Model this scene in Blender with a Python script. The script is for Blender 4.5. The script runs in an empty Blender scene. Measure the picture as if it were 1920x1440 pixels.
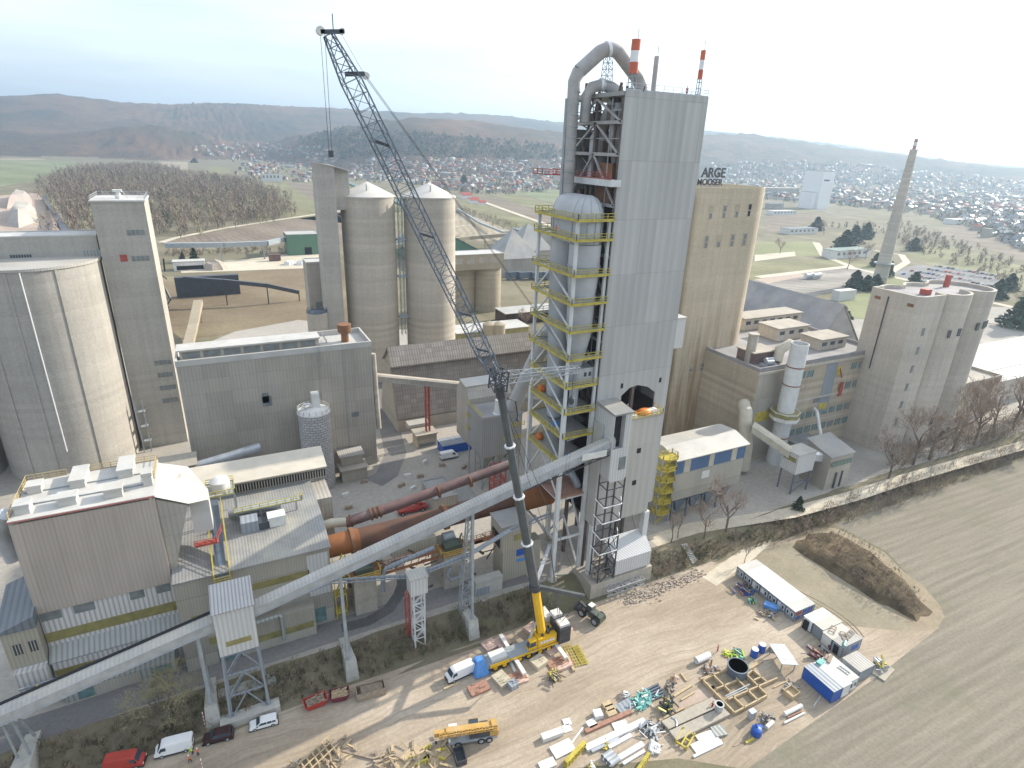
import bpy, bmesh, math, random
import numpy as np
from mathutils import Vector, Matrix
random.seed(7)
rad = math.radians
S = bpy.context.scene
# ------------------------------------------------------------------ camera, sky, sun, exposure
HC = 96.0                                    # the drone hangs 96 m above the building yard
_d = np.array([855.0-960, 3550.0-720, 1119.0]); _d /= np.linalg.norm(_d)
_up = -_d; _f = np.array([0, 0, 1.0]); _Y = _f-_up*_f.dot(_up); _Y /= np.linalg.norm(_Y); _X = np.cross(_Y, _up)
_A = rad(27); _ca, _sa = math.cos(_A), math.sin(_A)
RC = np.array([_X*_ca+_Y*_sa, -_X*_sa+_Y*_ca, _up])   # world axes follow the plant: x along the kiln, y away from the yard
cam = bpy.data.cameras.new("camera"); camo = bpy.data.objects.new("camera", cam); S.collection.objects.link(camo)
cam.sensor_width = 36; cam.lens = 1119/1920*36; cam.clip_start = 0.5; cam.clip_end = 60000
_m = Matrix.Identity(4)
for i in range(3):
    _m[i][0] = RC[i, 0]; _m[i][1] = -RC[i, 1]; _m[i][2] = -RC[i, 2]
_m[0][3], _m[1][3], _m[2][3] = 0, 0, HC
camo.matrix_world = _m
S.camera = camo
SUN_EL, SUN_AZ = 28.0, 7.6                    # azimuth counted from +x towards +y
w = bpy.data.worlds.new("World"); S.world = w; w.use_nodes = True
wt = w.node_tree; bg = wt.nodes["Background"]
sky = wt.nodes.new("ShaderNodeTexSky"); sky.sky_type = 'NISHITA'; sky.sun_disc = False
sky.sun_elevation = rad(SUN_EL); sky.sun_rotation = rad(90-SUN_AZ); sky.altitude = 300; sky.dust_density = 2.5; sky.air_density = 1.0
# thin high cloud veil as part of the sky
tc = wt.nodes.new("ShaderNodeTexCoord"); mp = wt.nodes.new("ShaderNodeMapping"); mp.inputs['Scale'].default_value = (1.2, 3.0, 9.0); mp.inputs['Rotation'].default_value = (0, 0, .6)
nz = wt.nodes.new("ShaderNodeTexNoise"); nz.inputs['Scale'].default_value = 1.6; nz.inputs['Detail'].default_value = 6; nz.inputs['Roughness'].default_value = .6
rp = wt.nodes.new("ShaderNodeValToRGB"); rp.color_ramp.elements[0].position = .35; rp.color_ramp.elements[0].color = (.34, .34, .34, 1); rp.color_ramp.elements[1].position = .72; rp.color_ramp.elements[1].color = (.62, .62, .62, 1)
mx = wt.nodes.new("ShaderNodeMixRGB"); mx.inputs[2].default_value = (9.9, 10.6, 11.6, 1)
wt.links.new(tc.outputs['Generated'], mp.inputs['Vector']); wt.links.new(mp.outputs[0], nz.inputs['Vector']); wt.links.new(nz.outputs['Fac'], rp.inputs[0])
wt.links.new(rp.outputs[0], mx.inputs[0]); wt.links.new(sky.outputs[0], mx.inputs[1]); wt.links.new(mx.outputs[0], bg.inputs[0])
bg.inputs[1].default_value = 0.122
sun = bpy.data.lights.new("sun", 'SUN'); sun.energy = 5.0; sun.angle = rad(.6); sun.color = (1, .925, .80)
suno = bpy.data.objects.new("sun", sun); S.collection.objects.link(suno)
_sd = Vector((math.cos(rad(SUN_EL))*math.cos(rad(SUN_AZ)), math.cos(rad(SUN_EL))*math.sin(rad(SUN_AZ)), math.sin(rad(SUN_EL))))
suno.rotation_euler = (-_sd).to_track_quat('-Z', 'Y').to_euler(); suno.location = _sd*300
S.view_settings.view_transform = 'Standard'; S.view_settings.look = 'None'; S.view_settings.exposure = 0.6; S.view_settings.gamma = 1
S.cycles.max_bounces = 5; S.cycles.diffuse_bounces = 3; S.cycles.glossy_bounces = 2; S.cycles.transmission_bounces = 3; S.cycles.volume_bounces = 0
S.cycles.volume_step_rate = 1; S.cycles.caustics_reflective = False; S.cycles.caustics_refractive = False

# ------------------------------------------------------------------ survey helpers: where a sight line meets a level or a wall plane
def ray(u, v): return RC @ np.array([u-960.0, v-720.0, 1119.0])
def g(u, v, z=0.0):
    r = ray(u, v); t = (z-HC)/r[2]; return (r[0]*t, r[1]*t)
def g3(u, v, z=0.0): return (*g(u, v, z), z)
def onx(u, v, x):
    r = ray(u, v); t = x/r[0]; return (r[1]*t, HC+r[2]*t)
def ony(u, v, y):
    r = ray(u, v); t = y/r[1]; return (r[0]*t, HC+r[2]*t)
ZP = 2.5                                     # level of the plant above the yard

# ------------------------------------------------------------------ mesh helpers
class MB:
    def __init__(s): s.v = []; s.f = []; s.m = []; s.mi = 0; s.pr = []
    def add(s, vs, fs):
        o = len(s.v); s.pr.append((o, len(s.f), len(vs), len(fs))); s.v += [tuple(map(float, p)) for p in vs]; s.f += [tuple(i+o for i in q) for q in fs]; s.m += [s.mi]*len(fs); return s
    def quad(s, *p): return s.add(p, [tuple(range(len(p)))])
    def hexa(s, p):  # 8 points, bottom 4 ccw then top 4
        return s.add(p, [(3, 2, 1, 0), (4, 5, 6, 7), (0, 1, 5, 4), (1, 2, 6, 5), (2, 3, 7, 6), (3, 0, 4, 7)])
    def box(s, x0, x1, y0, y1, z0, z1):
        return s.hexa([(x0, y0, z0), (x1, y0, z0), (x1, y1, z0), (x0, y1, z0), (x0, y0, z1), (x1, y0, z1), (x1, y1, z1), (x0, y1, z1)])
    def prism(s, poly, z0, z1, top=None):
        n = len(poly); t = top or poly
        zz = z1 if hasattr(z1, '__len__') else [z1]*n
        return s.add([(p[0], p[1], z0) for p in poly]+[(p[0], p[1], zz[i]) for i, p in enumerate(t)],
                     [tuple(reversed(range(n))), tuple(range(n, 2*n))]+[(i, (i+1) % n, n+(i+1) % n, n+i) for i in range(n)])
    def sweepx(s, prof, x0, x1):  # profile of (y,z) pulled along x
        n = len(prof)
        return s.add([(x0, a, b) for a, b in prof]+[(x1, a, b) for a, b in prof], [tuple(range(n)), tuple(reversed(range(n, 2*n)))]+[(i, n+i, n+(i+1) % n, (i+1) % n) for i in range(n)])
    def sweepy(s, prof, y0, y1):
        n = len(prof)
        return s.add([(a, y0, b) for a, b in prof]+[(a, y1, b) for a, b in prof], [tuple(range(n)), tuple(reversed(range(n, 2*n)))]+[(i, (i+1) % n, n+(i+1) % n, n+i) for i in range(n)])
    def tube(s, path, r, n=8, caps=True):
        P = [Vector(p) for p in path]; R = r if hasattr(r, '__len__') else [r]*len(P)
        vs = []; fs = []; ref = None
        for i, p in enumerate(P):
            t = (P[min(i+1, len(P)-1)]-P[max(i-1, 0)]).normalized()
            if ref is None:
                ref = t.cross(Vector((0, 0, 1)))
                if ref.length < .05: ref = t.cross(Vector((0, 1, 0)))
            a = (ref-t*ref.dot(t)).normalized(); ref = a; b = t.cross(a)
            vs += [p+(a*math.cos(2*math.pi*k/n+math.pi/n)+b*math.sin(2*math.pi*k/n+math.pi/n))*R[i] for k in range(n)]
        for i in range(len(P)-1):
            fs += [(i*n+k, i*n+(k+1) % n, (i+1)*n+(k+1) % n, (i+1)*n+k) for k in range(n)]
        if caps: fs += [tuple(reversed(range(n))), tuple(range((len(P)-1)*n, len(P)*n))]
        return s.add(vs, fs)
    def beam(s, p0, p1, w=.2, h=None):
        h = h or w; a = Vector(p0); b = Vector(p1); t = (b-a)
        if t.length < 1e-6: return s
        t.normalize(); sd = t.cross(Vector((0, 0, 1)))
        sd = Vector((1, 0, 0)) if sd.length < 1e-3 else sd.normalized()
        u = sd.cross(t).normalized(); o = []
        for q in (a, b): o += [q-sd*w/2-u*h/2, q+sd*w/2-u*h/2, q+sd*w/2+u*h/2, q-sd*w/2+u*h/2]
        return s.hexa(o)
    def lathe(s, cx, cy, prof, n=24, a0=0, a1=2*math.pi):  # prof of (r,z)
        full = abs(a1-a0-2*math.pi) < 1e-6; m = n if full else n+1; vs = []; fs = []
        for r, z in prof: vs += [(cx+r*math.cos(a0+(a1-a0)*k/n), cy+r*math.sin(a0+(a1-a0)*k/n), z) for k in range(m)]
        for i in range(len(prof)-1):
            fs += [(i*m+k, i*m+(k+1) % m, (i+1)*m+(k+1) % m, (i+1)*m+k) for k in range(n)]
        if full:
            if prof[0][0] > 1e-3: fs.append(tuple(reversed(range(n))))
            if prof[-1][0] > 1e-3: fs.append(tuple(range((len(prof)-1)*m, len(prof)*m)))
        return s.add(vs, fs)
    def rail(s, path, h=1.1, step=1.6, w=.09, mid=True, close=False):
        P = [Vector(p) for p in path]
        if close: P.append(P[0])
        for a, b in zip(P, P[1:]):
            L = (b-a).length; k = max(1, round(L/step))
            for i in range(k+1):
                q = a+(b-a)*i/k; s.beam(q, q+Vector((0, 0, h)), w)
            z = Vector((0, 0, h)); s.beam(a+z, b+z, w)
            if mid: s.beam(a+z*.52, b+z*.52, w*.8)
            s.beam(a+Vector((0, 0, .08)), b+Vector((0, 0, .08)), w*.6, .2)
        return s
    def truss(s, p0, p1, w0, w1, h0, h1, bays, r=.09, rc=.13, up=(0, 0, 1)):
        a = Vector(p0); b = Vector(p1); t = (b-a).normalized(); U = Vector(up); sd = t.cross(U).normalized(); U = sd.cross(t)
        def ring(i):
            k = i/bays; c = a+(b-a)*k; W = (w0+(w1-w0)*k)/2; H = (h0+(h1-h0)*k)/2
            return [c-sd*W-U*H, c+sd*W-U*H, c+sd*W+U*H, c-sd*W+U*H]
        pr = ring(0)
        for i in range(1, bays+1):
            q = ring(i)
            for k in range(4):
                s.beam(pr[k], q[k], rc); s.beam(pr[k], q[(k+1) % 4], r) if i % 2 else s.beam(pr[(k+1) % 4], q[k], r)
                s.beam(q[k], q[(k+1) % 4], r)
            pr = q
        return s
    def each(s, name, mat, parent, smooth=False):   # every added shape becomes a part of its own
        for o, fo, nv, nf in s.pr:
            q = MB(); q.v = s.v[o:o+nv]; q.f = [tuple(i-o for i in f) for f in s.f[fo:fo+nf]]; q.m = [0]*nf; q.build(name, mat, parent, smooth)
    def build(s, name, mat, parent=None, smooth=False, loc=None):
        me = bpy.data.meshes.new(name); o = bpy.data.objects.new(name, me)
        off = Vector(loc) if loc is not None else (gloc(parent) if parent else Vector((0, 0, 0)))
        me.from_pydata([(p[0]-off.x, p[1]-off.y, p[2]-off.z) for p in s.v], [], s.f)
        for m in (mat if isinstance(mat, (list, tuple)) else [mat]): me.materials.append(m)
        if isinstance(mat, (list, tuple)): me.polygons.foreach_set('material_index', s.m)
        bm = bmesh.new(); bm.from_mesh(me); bmesh.ops.recalc_face_normals(bm, faces=bm.faces); bm.to_mesh(me); bm.free()
        if smooth:
            me.polygons.foreach_set('use_smooth', [True]*len(me.polygons)); me.set_sharp_from_angle(angle=rad(38))
        S.collection.objects.link(o)
        if parent: o.parent = parent
        else: o.location = off
        return o
def gloc(o):
    v = Vector((0, 0, 0))
    while o: v += o.location; o = o.parent
    return v
def tag(o, label=None, cat=None, group=None, kind=None):
    if label: o['label'] = label
    if cat: o['category'] = cat
    if group: o['group'] = group
    if kind: o['kind'] = kind
    return o
def thing(name, label, cat, loc=(0, 0, 0), group=None, rz=0):
    o = bpy.data.objects.new(name, None); o.empty_display_size = .5; S.collection.objects.link(o); o.location = loc; o.rotation_euler.z = rz
    return tag(o, label, cat, group)
def dup(o, loc=None, rz=None, label=None, group=None, parent=None, scale=None):
    c = o.copy(); S.collection.objects.link(c)
    if parent: c.parent = parent
    if loc is not None: c.location = loc
    if rz is not None: c.rotation_euler.z = rz
    if scale is not None: c.scale = (scale,)*3 if not hasattr(scale, '__len__') else scale
    if label: c['label'] = label
    if group: c['group'] = group
    for ch in list(o.children): dup(ch, parent=c)
    return c
def solo(mb, name, mat, label, cat, loc, group=None, smooth=False, rz=0):
    o = mb.build(name, mat, loc=loc, smooth=smooth); o.rotation_euler.z = rz
    return tag(o, label, cat, group)
def lerp(a, b, t): return tuple(x+(y-x)*t for x, y in zip(a, b))

# ------------------------------------------------------------------ materials
def _new(name):
    m = bpy.data.materials.new(name); m.use_nodes = True; t = m.node_tree
    return m, t, t.nodes['Principled BSDF']
def _math(t, op, a, b=None, c=None):
    n = t.nodes.new('ShaderNodeMath'); n.operation = op
    for i, x in enumerate((a, b, c)):
        if x is None: continue
        if isinstance(x, (int, float)): n.inputs[i].default_value = x
        else: t.links.new(x, n.inputs[i])
    return n.outputs[0]
def _noise(t, scale, detail=4, vec=None, stretch=None, rough=.55, obj=False):
    n = t.nodes.new('ShaderNodeTexNoise'); n.inputs['Scale'].default_value = scale; n.inputs['Detail'].default_value = detail; n.inputs['Roughness'].default_value = rough
    src = vec
    if src is None:
        if obj: src = t.nodes.new('ShaderNodeTexCoord').outputs['Object']
        else: src = t.nodes.new('ShaderNodeNewGeometry').outputs['Position']
    if stretch:
        mm = t.nodes.new('ShaderNodeMapping'); mm.inputs['Scale'].default_value = stretch; t.links.new(src, mm.inputs['Vector']); src = mm.outputs[0]
    t.links.new(src, n.inputs['Vector']); return n.outputs['Fac']
def _ramp(t, fac, stops):
    r = t.nodes.new('ShaderNodeValToRGB'); e = r.color_ramp.elements
    while len(e) < len(stops): e.new(.5)
    for i, (p, c) in enumerate(stops): e[i].position = p; e[i].color = (*c, 1) if len(c) == 3 else c
    t.links.new(fac, r.inputs[0]); return r.outputs[0]
def _mix(t, fac, a, b, mode='MIX'):
    n = t.nodes.new('ShaderNodeMixRGB'); n.blend_type = mode
    for i, x in enumerate((fac, a, b)):
        if isinstance(x, (int, float)): n.inputs[i].default_value = x
        elif isinstance(x, tuple): n.inputs[i].default_value = (*x, 1) if len(x) == 3 else x
        else: t.links.new(x, n.inputs[i])
    return n.outputs[0]
def _bump(t, b, h, strength=.3, dist=.1):
    n = t.nodes.new('ShaderNodeBump'); n.inputs['Strength'].default_value = strength; n.inputs['Distance'].default_value = dist
    t.links.new(h, n.inputs['Height']); t.links.new(n.outputs[0], b.inputs['Normal'])
def sc(c, k): return tuple(min(1, x*k) for x in c)
def paint(name, col, rough=.55, var=.18, scale=.9, metal=0, dirt=None, obj=False):
    m, t, b = _new(name)
    n = _noise(t, scale, 5, obj=obj); c = _ramp(t, n, [(.3, sc(col, 1-var)), (.7, sc(col, 1+var*.5))])
    if dirt:
        d = _noise(t, scale*.35, 6, rough=.7, obj=obj); c = _mix(t, _ramp(t, d, [(.48, (0, 0, 0)), (.72, (.8, .8, .8))]), c, dirt)
    t.links.new(c, b.inputs['Base Color']); b.inputs['Roughness'].default_value = rough; b.inputs['Metallic'].default_value = metal
    return m
def concrete(name, col, streak=.35, ring=.1, stain=None, stain_z=None):
    col = (col[0]*.90, col[1]*.87, col[2]*.83)
    m, t, b = _new(name)
    big = _noise(t, .045, 5, rough=.6); c = _ramp(t, big, [(.3, sc(col, .84)), (.7, sc(col, 1.1))])
    st = _noise(t, 1.0, 6, stretch=(.75, .75, .03), rough=.65)
    c = _mix(t, _ramp(t, st, [(.4, (0, 0, 0)), (.75, (streak,)*3)]), c, sc(col, .5))
    sp = t.nodes.new('ShaderNodeSeparateXYZ'); t.links.new(t.nodes.new('ShaderNodeNewGeometry').outputs['Position'], sp.inputs[0])
    wn = t.nodes.new('ShaderNodeTexWhiteNoise'); wn.noise_dimensions = '1D'; t.links.new(_math(t, 'FLOOR', _math(t, 'DIVIDE', sp.outputs[2], 1.35)), wn.inputs['W'])
    c = _mix(t, ring, c, wn.outputs['Value'], 'OVERLAY')
    fine = _noise(t, 1.7, 5); c = _mix(t, .22, c, fine, 'OVERLAY')
    if stain:
        s1 = _noise(t, 1.0, 6, stretch=(.4, .4, .025), rough=.7)
        zf = t.nodes.new('ShaderNodeMapRange'); zf.inputs[1].default_value = stain_z[0]; zf.inputs[2].default_value = stain_z[1]; t.links.new(sp.outputs[2], zf.inputs[0])
        f = _math(t, 'MULTIPLY', _math(t, 'MULTIPLY', _ramp(t, s1, [(.42, (0, 0, 0)), (.62, (1, 1, 1))]), zf.outputs[0]), .85)
        c = _mix(t, f, c, stain)
    t.links.new(c, b.inputs['Base Color']); b.inputs['Roughness'].default_value = .9
    _bump(t, b, fine, .25, .15); return m
def clad(name, col, period=.6, axis='xy', dark=.7, var=.14, rough=.5, panel=None, dirt=None, soft=1):
    col = (col[0]*.85, col[1]*.82, col[2]*.785)
    m, t, b = _new(name)
    sp = t.nodes.new('ShaderNodeSeparateXYZ'); t.links.new(t.nodes.new('ShaderNodeNewGeometry').outputs['Position'], sp.inputs[0])
    q = {'x': sp.outputs[0], 'y': sp.outputs[1], 'z': sp.outputs[2]}.get(axis) or _math(t, 'ADD', sp.outputs[0], sp.outputs[1])
    s = _math(t, 'SINE', _math(t, 'MULTIPLY', q, 2*math.pi/period)); s = _math(t, 'MULTIPLY_ADD', s, .5, .5)
    c = _ramp(t, s, [(.0, sc(col, dark)), (.55, col), (1, sc(col, 1.05))])
    n = _noise(t, .16, 5, stretch=(1, 1, .35)); c = _mix(t, 1, c, _ramp(t, n, [(.3, (1-var,)*3), (.7, (1+var*.3,)*3)]), 'MULTIPLY')
    st = _noise(t, 1.0, 5, stretch=(.9, .9, .04), rough=.6); c = _mix(t, _ramp(t, st, [(.5, (0, 0, 0)), (.8, (.3*soft,)*3)]), c, sc(col, .62))
    if panel:   # sheet joints: period along the wall, height
        pw, ph = panel
        fx = _math(t, 'LESS_THAN', _math(t, 'FRACT', _math(t, 'DIVIDE', q, pw)), .14/pw) if pw else None
        fz = _math(t, 'LESS_THAN', _math(t, 'FRACT', _math(t, 'DIVIDE', sp.outputs[2], ph)), .16/ph) if ph else None
        fs = [x for x in (fx, fz) if x is not None]; f = fs[0] if len(fs) == 1 else _math(t, 'MAXIMUM', fs[0], fs[1])
        c = _mix(t, _math(t, 'MULTIPLY', f, .45*soft), c, sc(col, .4))
        wn = t.nodes.new('ShaderNodeTexWhiteNoise'); wn.noise_dimensions = '2D'; cv = t.nodes.new('ShaderNodeCombineXYZ')
        t.links.new(_math(t, 'FLOOR', _math(t, 'DIVIDE', q, pw or 1e4)), cv.inputs[0]); t.links.new(_math(t, 'FLOOR', _math(t, 'DIVIDE', sp.outputs[2], ph or 1e4)), cv.inputs[1])
        t.links.new(cv.outputs[0], wn.inputs['Vector']); c = _mix(t, .13*soft, c, wn.outputs['Value'], 'OVERLAY')
    if dirt:
        d = _noise(t, .09, 6, rough=.7); c = _mix(t, _ramp(t, d, [(.45, (0, 0, 0)), (.7, (.75, .75, .75))]), c, dirt)
    t.links.new(c, b.inputs['Base Color']); b.inputs['Roughness'].default_value = rough
    _bump(t, b, s, .35, period*.12); return m
def soil(name, stops, scale=.05, fine=1.2, bump=.5, stretch=None, spots=None, furrow=None, dist=.15, streaks=None):
    m, t, b = _new(name)
    n = _noise(t, scale, 8, stretch=stretch, rough=.62); c = _ramp(t, n, stops)
    n2 = _noise(t, fine, 6, rough=.7); c = _mix(t, .35, c, n2, 'OVERLAY'); n4 = _noise(t, fine*4.3, 4, rough=.7); c = _mix(t, .28, c, n4, 'OVERLAY')
    h = n2
    if furrow:   # (period, angle, strength, wobble)
        pos = t.nodes.new('ShaderNodeNewGeometry').outputs['Position']; sp = t.nodes.new('ShaderNodeSeparateXYZ'); t.links.new(pos, sp.inputs[0])
        q = _math(t, 'ADD', _math(t, 'MULTIPLY', sp.outputs[0], math.sin(furrow[1])), _math(t, 'MULTIPLY', sp.outputs[1], math.cos(furrow[1])))
        q = _math(t, 'ADD', q, _math(t, 'MULTIPLY', _noise(t, .012, 2), furrow[3]))
        s = _math(t, 'SINE', _math(t, 'MULTIPLY', q, 2*math.pi/furrow[0]))
        s2 = _math(t, 'SINE', _math(t, 'MULTIPLY', q, 2*math.pi/(furrow[0]*7.3)))
        s = _math(t, 'ADD', s, _math(t, 'MULTIPLY', s2, .7)); s = _math(t, 'MULTIPLY_ADD', s, .25, .5)
        c = _mix(t, furrow[2], c, s, 'OVERLAY'); h = _math(t, 'ADD', n2, _math(t, 'MULTIPLY', s, .8))
    if streaks:   # ruts and wheel marks drawn out along the traffic, bent by a slow noise
        pos = t.nodes.new('ShaderNodeNewGeometry').outputs['Position']; vm = t.nodes.new('ShaderNodeVectorMath'); vm.operation = 'ADD'; cv = t.nodes.new('ShaderNodeCombineXYZ'); t.links.new(_math(t, 'MULTIPLY', _noise(t, .035, 3), 10), cv.inputs[1]); t.links.new(pos, vm.inputs[0]); t.links.new(cv.outputs[0], vm.inputs[1])
        for sx, sy, st, cc in ((.045, 1.3, .5, streaks), (.03, .7, .5, sc(streaks, 1.85)), (.09, 3.4, .4, sc(streaks, .72))):
            d = _noise(t, 1, 5, vec=vm.outputs[0], stretch=(sx, sy, 1), rough=.6); c = _mix(t, _ramp(t, d, [(.5, (0, 0, 0)), (.68, (st,)*3)]), c, cc)
    if spots:
        d = _noise(t, spots[0], 5, rough=.75); c = _mix(t, _ramp(t, d, [(spots[1], (0, 0, 0)), (spots[1]+.14, (spots[3],)*3)]), c, spots[2])
    t.links.new(c, b.inputs['Base Color']); b.inputs['Roughness'].default_value = .95; b.inputs['Specular IOR Level'].default_value = .15
    _bump(t, b, h, bump, dist); return m
def leafy(name, a, b_, scale=.5):
    m, t, b = _new(name); n = _noise(t, scale, 4); t.links.new(_ramp(t, n, [(.3, a), (.7, b_)]), b.inputs['Base Color']); b.inputs['Roughness'].default_value = .85; b.inputs['Specular IOR Level'].default_value = .2; return m
def glass(name, col=(.05, .07, .09)):
    m, t, b = _new(name); b.inputs['Base Color'].default_value = (*col, 1); b.inputs['Roughness'].default_value = .12; b.inputs['Specular IOR Level'].default_value = .6; return m
M = {}
M['conc_gray'] = concrete('concrete_gray', (.46, .447, .415), .36, .05)
M['conc_tower'] = concrete('concrete_tower', (.47, .455, .415), .32, .05)
M['conc_tan'] = concrete('concrete_tan', (.51, .478, .422), .24, .09)
M['conc_bin'] = concrete('concrete_bin', (.42, .37, .28), .25, .06)
M['conc_big'] = concrete('concrete_big', (.60, .53, .405), .28, .03, stain=(.27, .17, .085), stain_z=(62, 22))
M['conc_right'] = concrete('concrete_right', (.60, .56, .495), .35, .04)
M['conc_pier'] = concrete('concrete_pier', (.50, .50, .47), .25, .05)
M['conc_dust'] = concrete('concrete_dust', (.46, .43, .37), .3, .05)
M['tower_clad'] = clad('tower_cladding', (.50, .515, .52), 1.87, 'x', .975, .08, panel=(3.75, 10.5), soft=.55)
M['bulge_clad'] = clad('lower_tower_cladding', (.52, .525, .50), 1.8, 'x', .965, .08, panel=(0, 9), soft=.3)
M['white_clad'] = clad('white_cladding', (.66, .68, .69), .7, 'xy', .85, .06)
M['gray_clad'] = clad('gray_cladding', (.48, .455, .405), .85, 'x', .94, .2, panel=(6.5, 4.1), soft=.5)
M['brown_clad'] = clad('brown_cladding', (.51, .455, .405), .62, 'x', .94, .12, panel=(4.2, 0), soft=.6)
M['white_rib'] = clad('white_ribbed_cladding', (.70, .71, .72), .75, 'x', .62, .06)
M['pale_rib'] = clad('pale_ribbed_cladding', (.42, .45, .44), .8, 'x', .66, .1)
M['pale_wall'] = clad('pale_wall_cladding', (.47, .455, .40), .5, 'xy', .92, .16, panel=(0, 5.5))
M['cream_clad'] = clad('cream_cladding', (.46, .44, .37), .6, 'xy', .86, .12)
M['factory_wall'] = concrete('factory_wall', (.53, .465, .365), .3, .12)
M['olive_glaz'] = paint('olive_glazing', (.28, .25, .10), .5, .3, .7)
M['roof_gray'] = clad('gray_sheet_roof', (.36, .37, .37), .65, 'x', .84, .2, dirt=(.40, .37, .31))
M['roof_pale'] = clad('pale_sheet_roof', (.52, .52, .50), .65, 'x', .88, .2, dirt=(.50, .46, .38))
M['roof_white'] = paint('white_dust_roof', (.50, .49, .46), .7, .16, .25, dirt=(.46, .43, .37))
M['roof_dark'] = paint('felt_roof', (.30, .29, .29), .9, .25, .12, dirt=(.40, .37, .32))
M['roof_tan'] = paint('tan_felt_roof', (.40, .36, .30), .9, .2, .2, dirt=(.33, .30, .26))
M['roof_slate'] = clad('slate_blue_roof', (.20, .23, .26), 1.1, 'x', .75, .15)
M['tile'] = clad('fibre_cement_tiles', (.37, .34, .31), .9, 'x', .82, .14, panel=(2.4, 1.5))
M['steel_white'] = paint('white_painted_steel', (.62, .63, .62), .5, .12, .6)
M['steel_gray'] = paint('gray_steel', (.33, .36, .37), .5, .2, .6)
M['steel_dark'] = paint('dark_steel', (.06, .065, .075), .5, .3, .5)
M['steel_blue'] = paint('blue_gray_steel', (.12, .15, .19), .45, .2, .6)
M['rusty'] = paint('rusty_steel', (.24, .11, .05), .8, .35, .35, dirt=(.13, .075, .05))
M['duct'] = paint('weathered_duct', (.40, .385, .37), .55, .25, .35, dirt=(.28, .25, .23))
M['duct_light'] = paint('light_gray_duct', (.46, .47, .48), .5, .12, .3, dirt=(.38, .37, .36))
M['duct_tan'] = paint('tan_duct', (.50, .46, .36), .6, .15, .5)
M['galv'] = paint('galvanised_sheet', (.46, .48, .50), .4, .2, .5, metal=.3)
M['kiln'] = paint('rusted_kiln_shell', (.13, .06, .034), .8, .35, .22, dirt=(.08, .05, .042))
M['kiln_orange'] = paint('orange_kiln_end', (.26, .095, .028), .7, .25, .25)
M['kiln_pipe'] = paint('oxide_red_duct', (.17, .10, .09), .7, .3, .3, dirt=(.23, .19, .18))
M['yellow'] = paint('safety_yellow', (.50, .41, .07), .5, .25, .8)
M['crane_yellow'] = paint('crane_yellow', (.78, .46, .02), .4, .1, .6)
M['old_yellow'] = paint('faded_orange_yellow', (.55, .33, .09), .55, .25, .8, dirt=(.45, .34, .2))
M['orange'] = paint('orange_paint', (.70, .20, .03), .5, .15, .8)
M['red'] = paint('red_paint', (.42, .05, .035), .5, .15, .8)
M['red_steel'] = paint('faded_red_steel', (.40, .08, .06), .6, .25, .7)
M['maroon'] = paint('maroon_paint', (.16, .03, .045), .45, .15, .8)
M['white'] = paint('white_paint', (.78, .78, .77), .4, .06, .5)
M['whitish'] = paint('dusty_white', (.68, .67, .63), .6, .12, .7)
M['black'] = paint('black_rubber', (.025, .025, .025), .8, .3, 2)
M['dark'] = paint('dark_interior', (.02, .02, .024), .9, .3, .6)
M['dark_brown'] = paint('dark_red_brown', (.045, .02, .02), .3, .1, .8)
M['blue'] = paint('blue_paint', (.02, .10, .42), .45, .15, .8)
M['blue_wall'] = clad('faded_blue_cladding', (.10, .19, .36), .6, 'x', .8, .15)
M['blue_pale'] = clad('pale_blue_panels', (.34, .39, .45), .9, 'x', .85, .15)
M['tarp'] = paint('blue_tarpaulin', (.10, .28, .62), .5, .18, 1.2)
M['teal'] = paint('teal_film', (.16, .45, .40), .4, .3, 1.5)
M['green'] = paint('dull_green', (.085, .105, .08), .6, .2, .6)
M['green_wall'] = clad('green_cladding', (.13, .27, .19), .9, 'xy', .8, .12)
M['green_roof'] = clad('green_roof', (.20, .28, .24), 1.6, 'x', .8, .12)
M['wood'] = paint('raw_timber', (.50, .39, .24), .8, .25, 1.5)
M['wood_old'] = paint('weathered_timber', (.34, .27, .20), .85, .3, 1.5)
M['wood_red'] = paint('red_brown_timber', (.36, .20, .14), .8, .25, 1.5)
M['ply'] = paint('pale_plywood', (.60, .43, .36), .7, .2, .9)
M['tan'] = paint('tan_canvas', (.50, .44, .33), .8, .15, .8)
M['glass'] = glass('dark_glass'); M['glass_teal'] = paint('teal_glazing', (.15, .24, .24), .25, .35, .9); M['glass_gray'] = paint('dusty_glazing', (.20, .22, .22), .35, .3, .7)
M['skin'] = paint('skin', (.5, .3, .2), .6, .05, 1); M['hivis'] = paint('orange_hivis_cloth', (.80, .16, .05), .8, .1, 3); M['lime'] = paint('lime_hivis_cloth', (.55, .75, .08), .8, .1, 3)
M['navy'] = paint('navy_cloth', (.03, .04, .09), .9, .1, 3); M['redcloth'] = paint('red_work_cloth', (.42, .04, .04), .85, .1, 3)
M['scrap'] = paint('mixed_rubble', (.40, .34, .28), .9, .4, 1.5)
M['pumice'] = paint('insulation_white', (.62, .62, .6), .6, .3, 2)
M['bark'] = leafy('bark', (.13, .10, .08), (.24, .20, .16)); M['twig'] = leafy('bare_twigs', (.22, .165, .13), (.36, .28, .22), .3); M['twig_gray'] = leafy('gray_twigs', (.165, .128, .098), (.29, .232, .18), .05)
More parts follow.
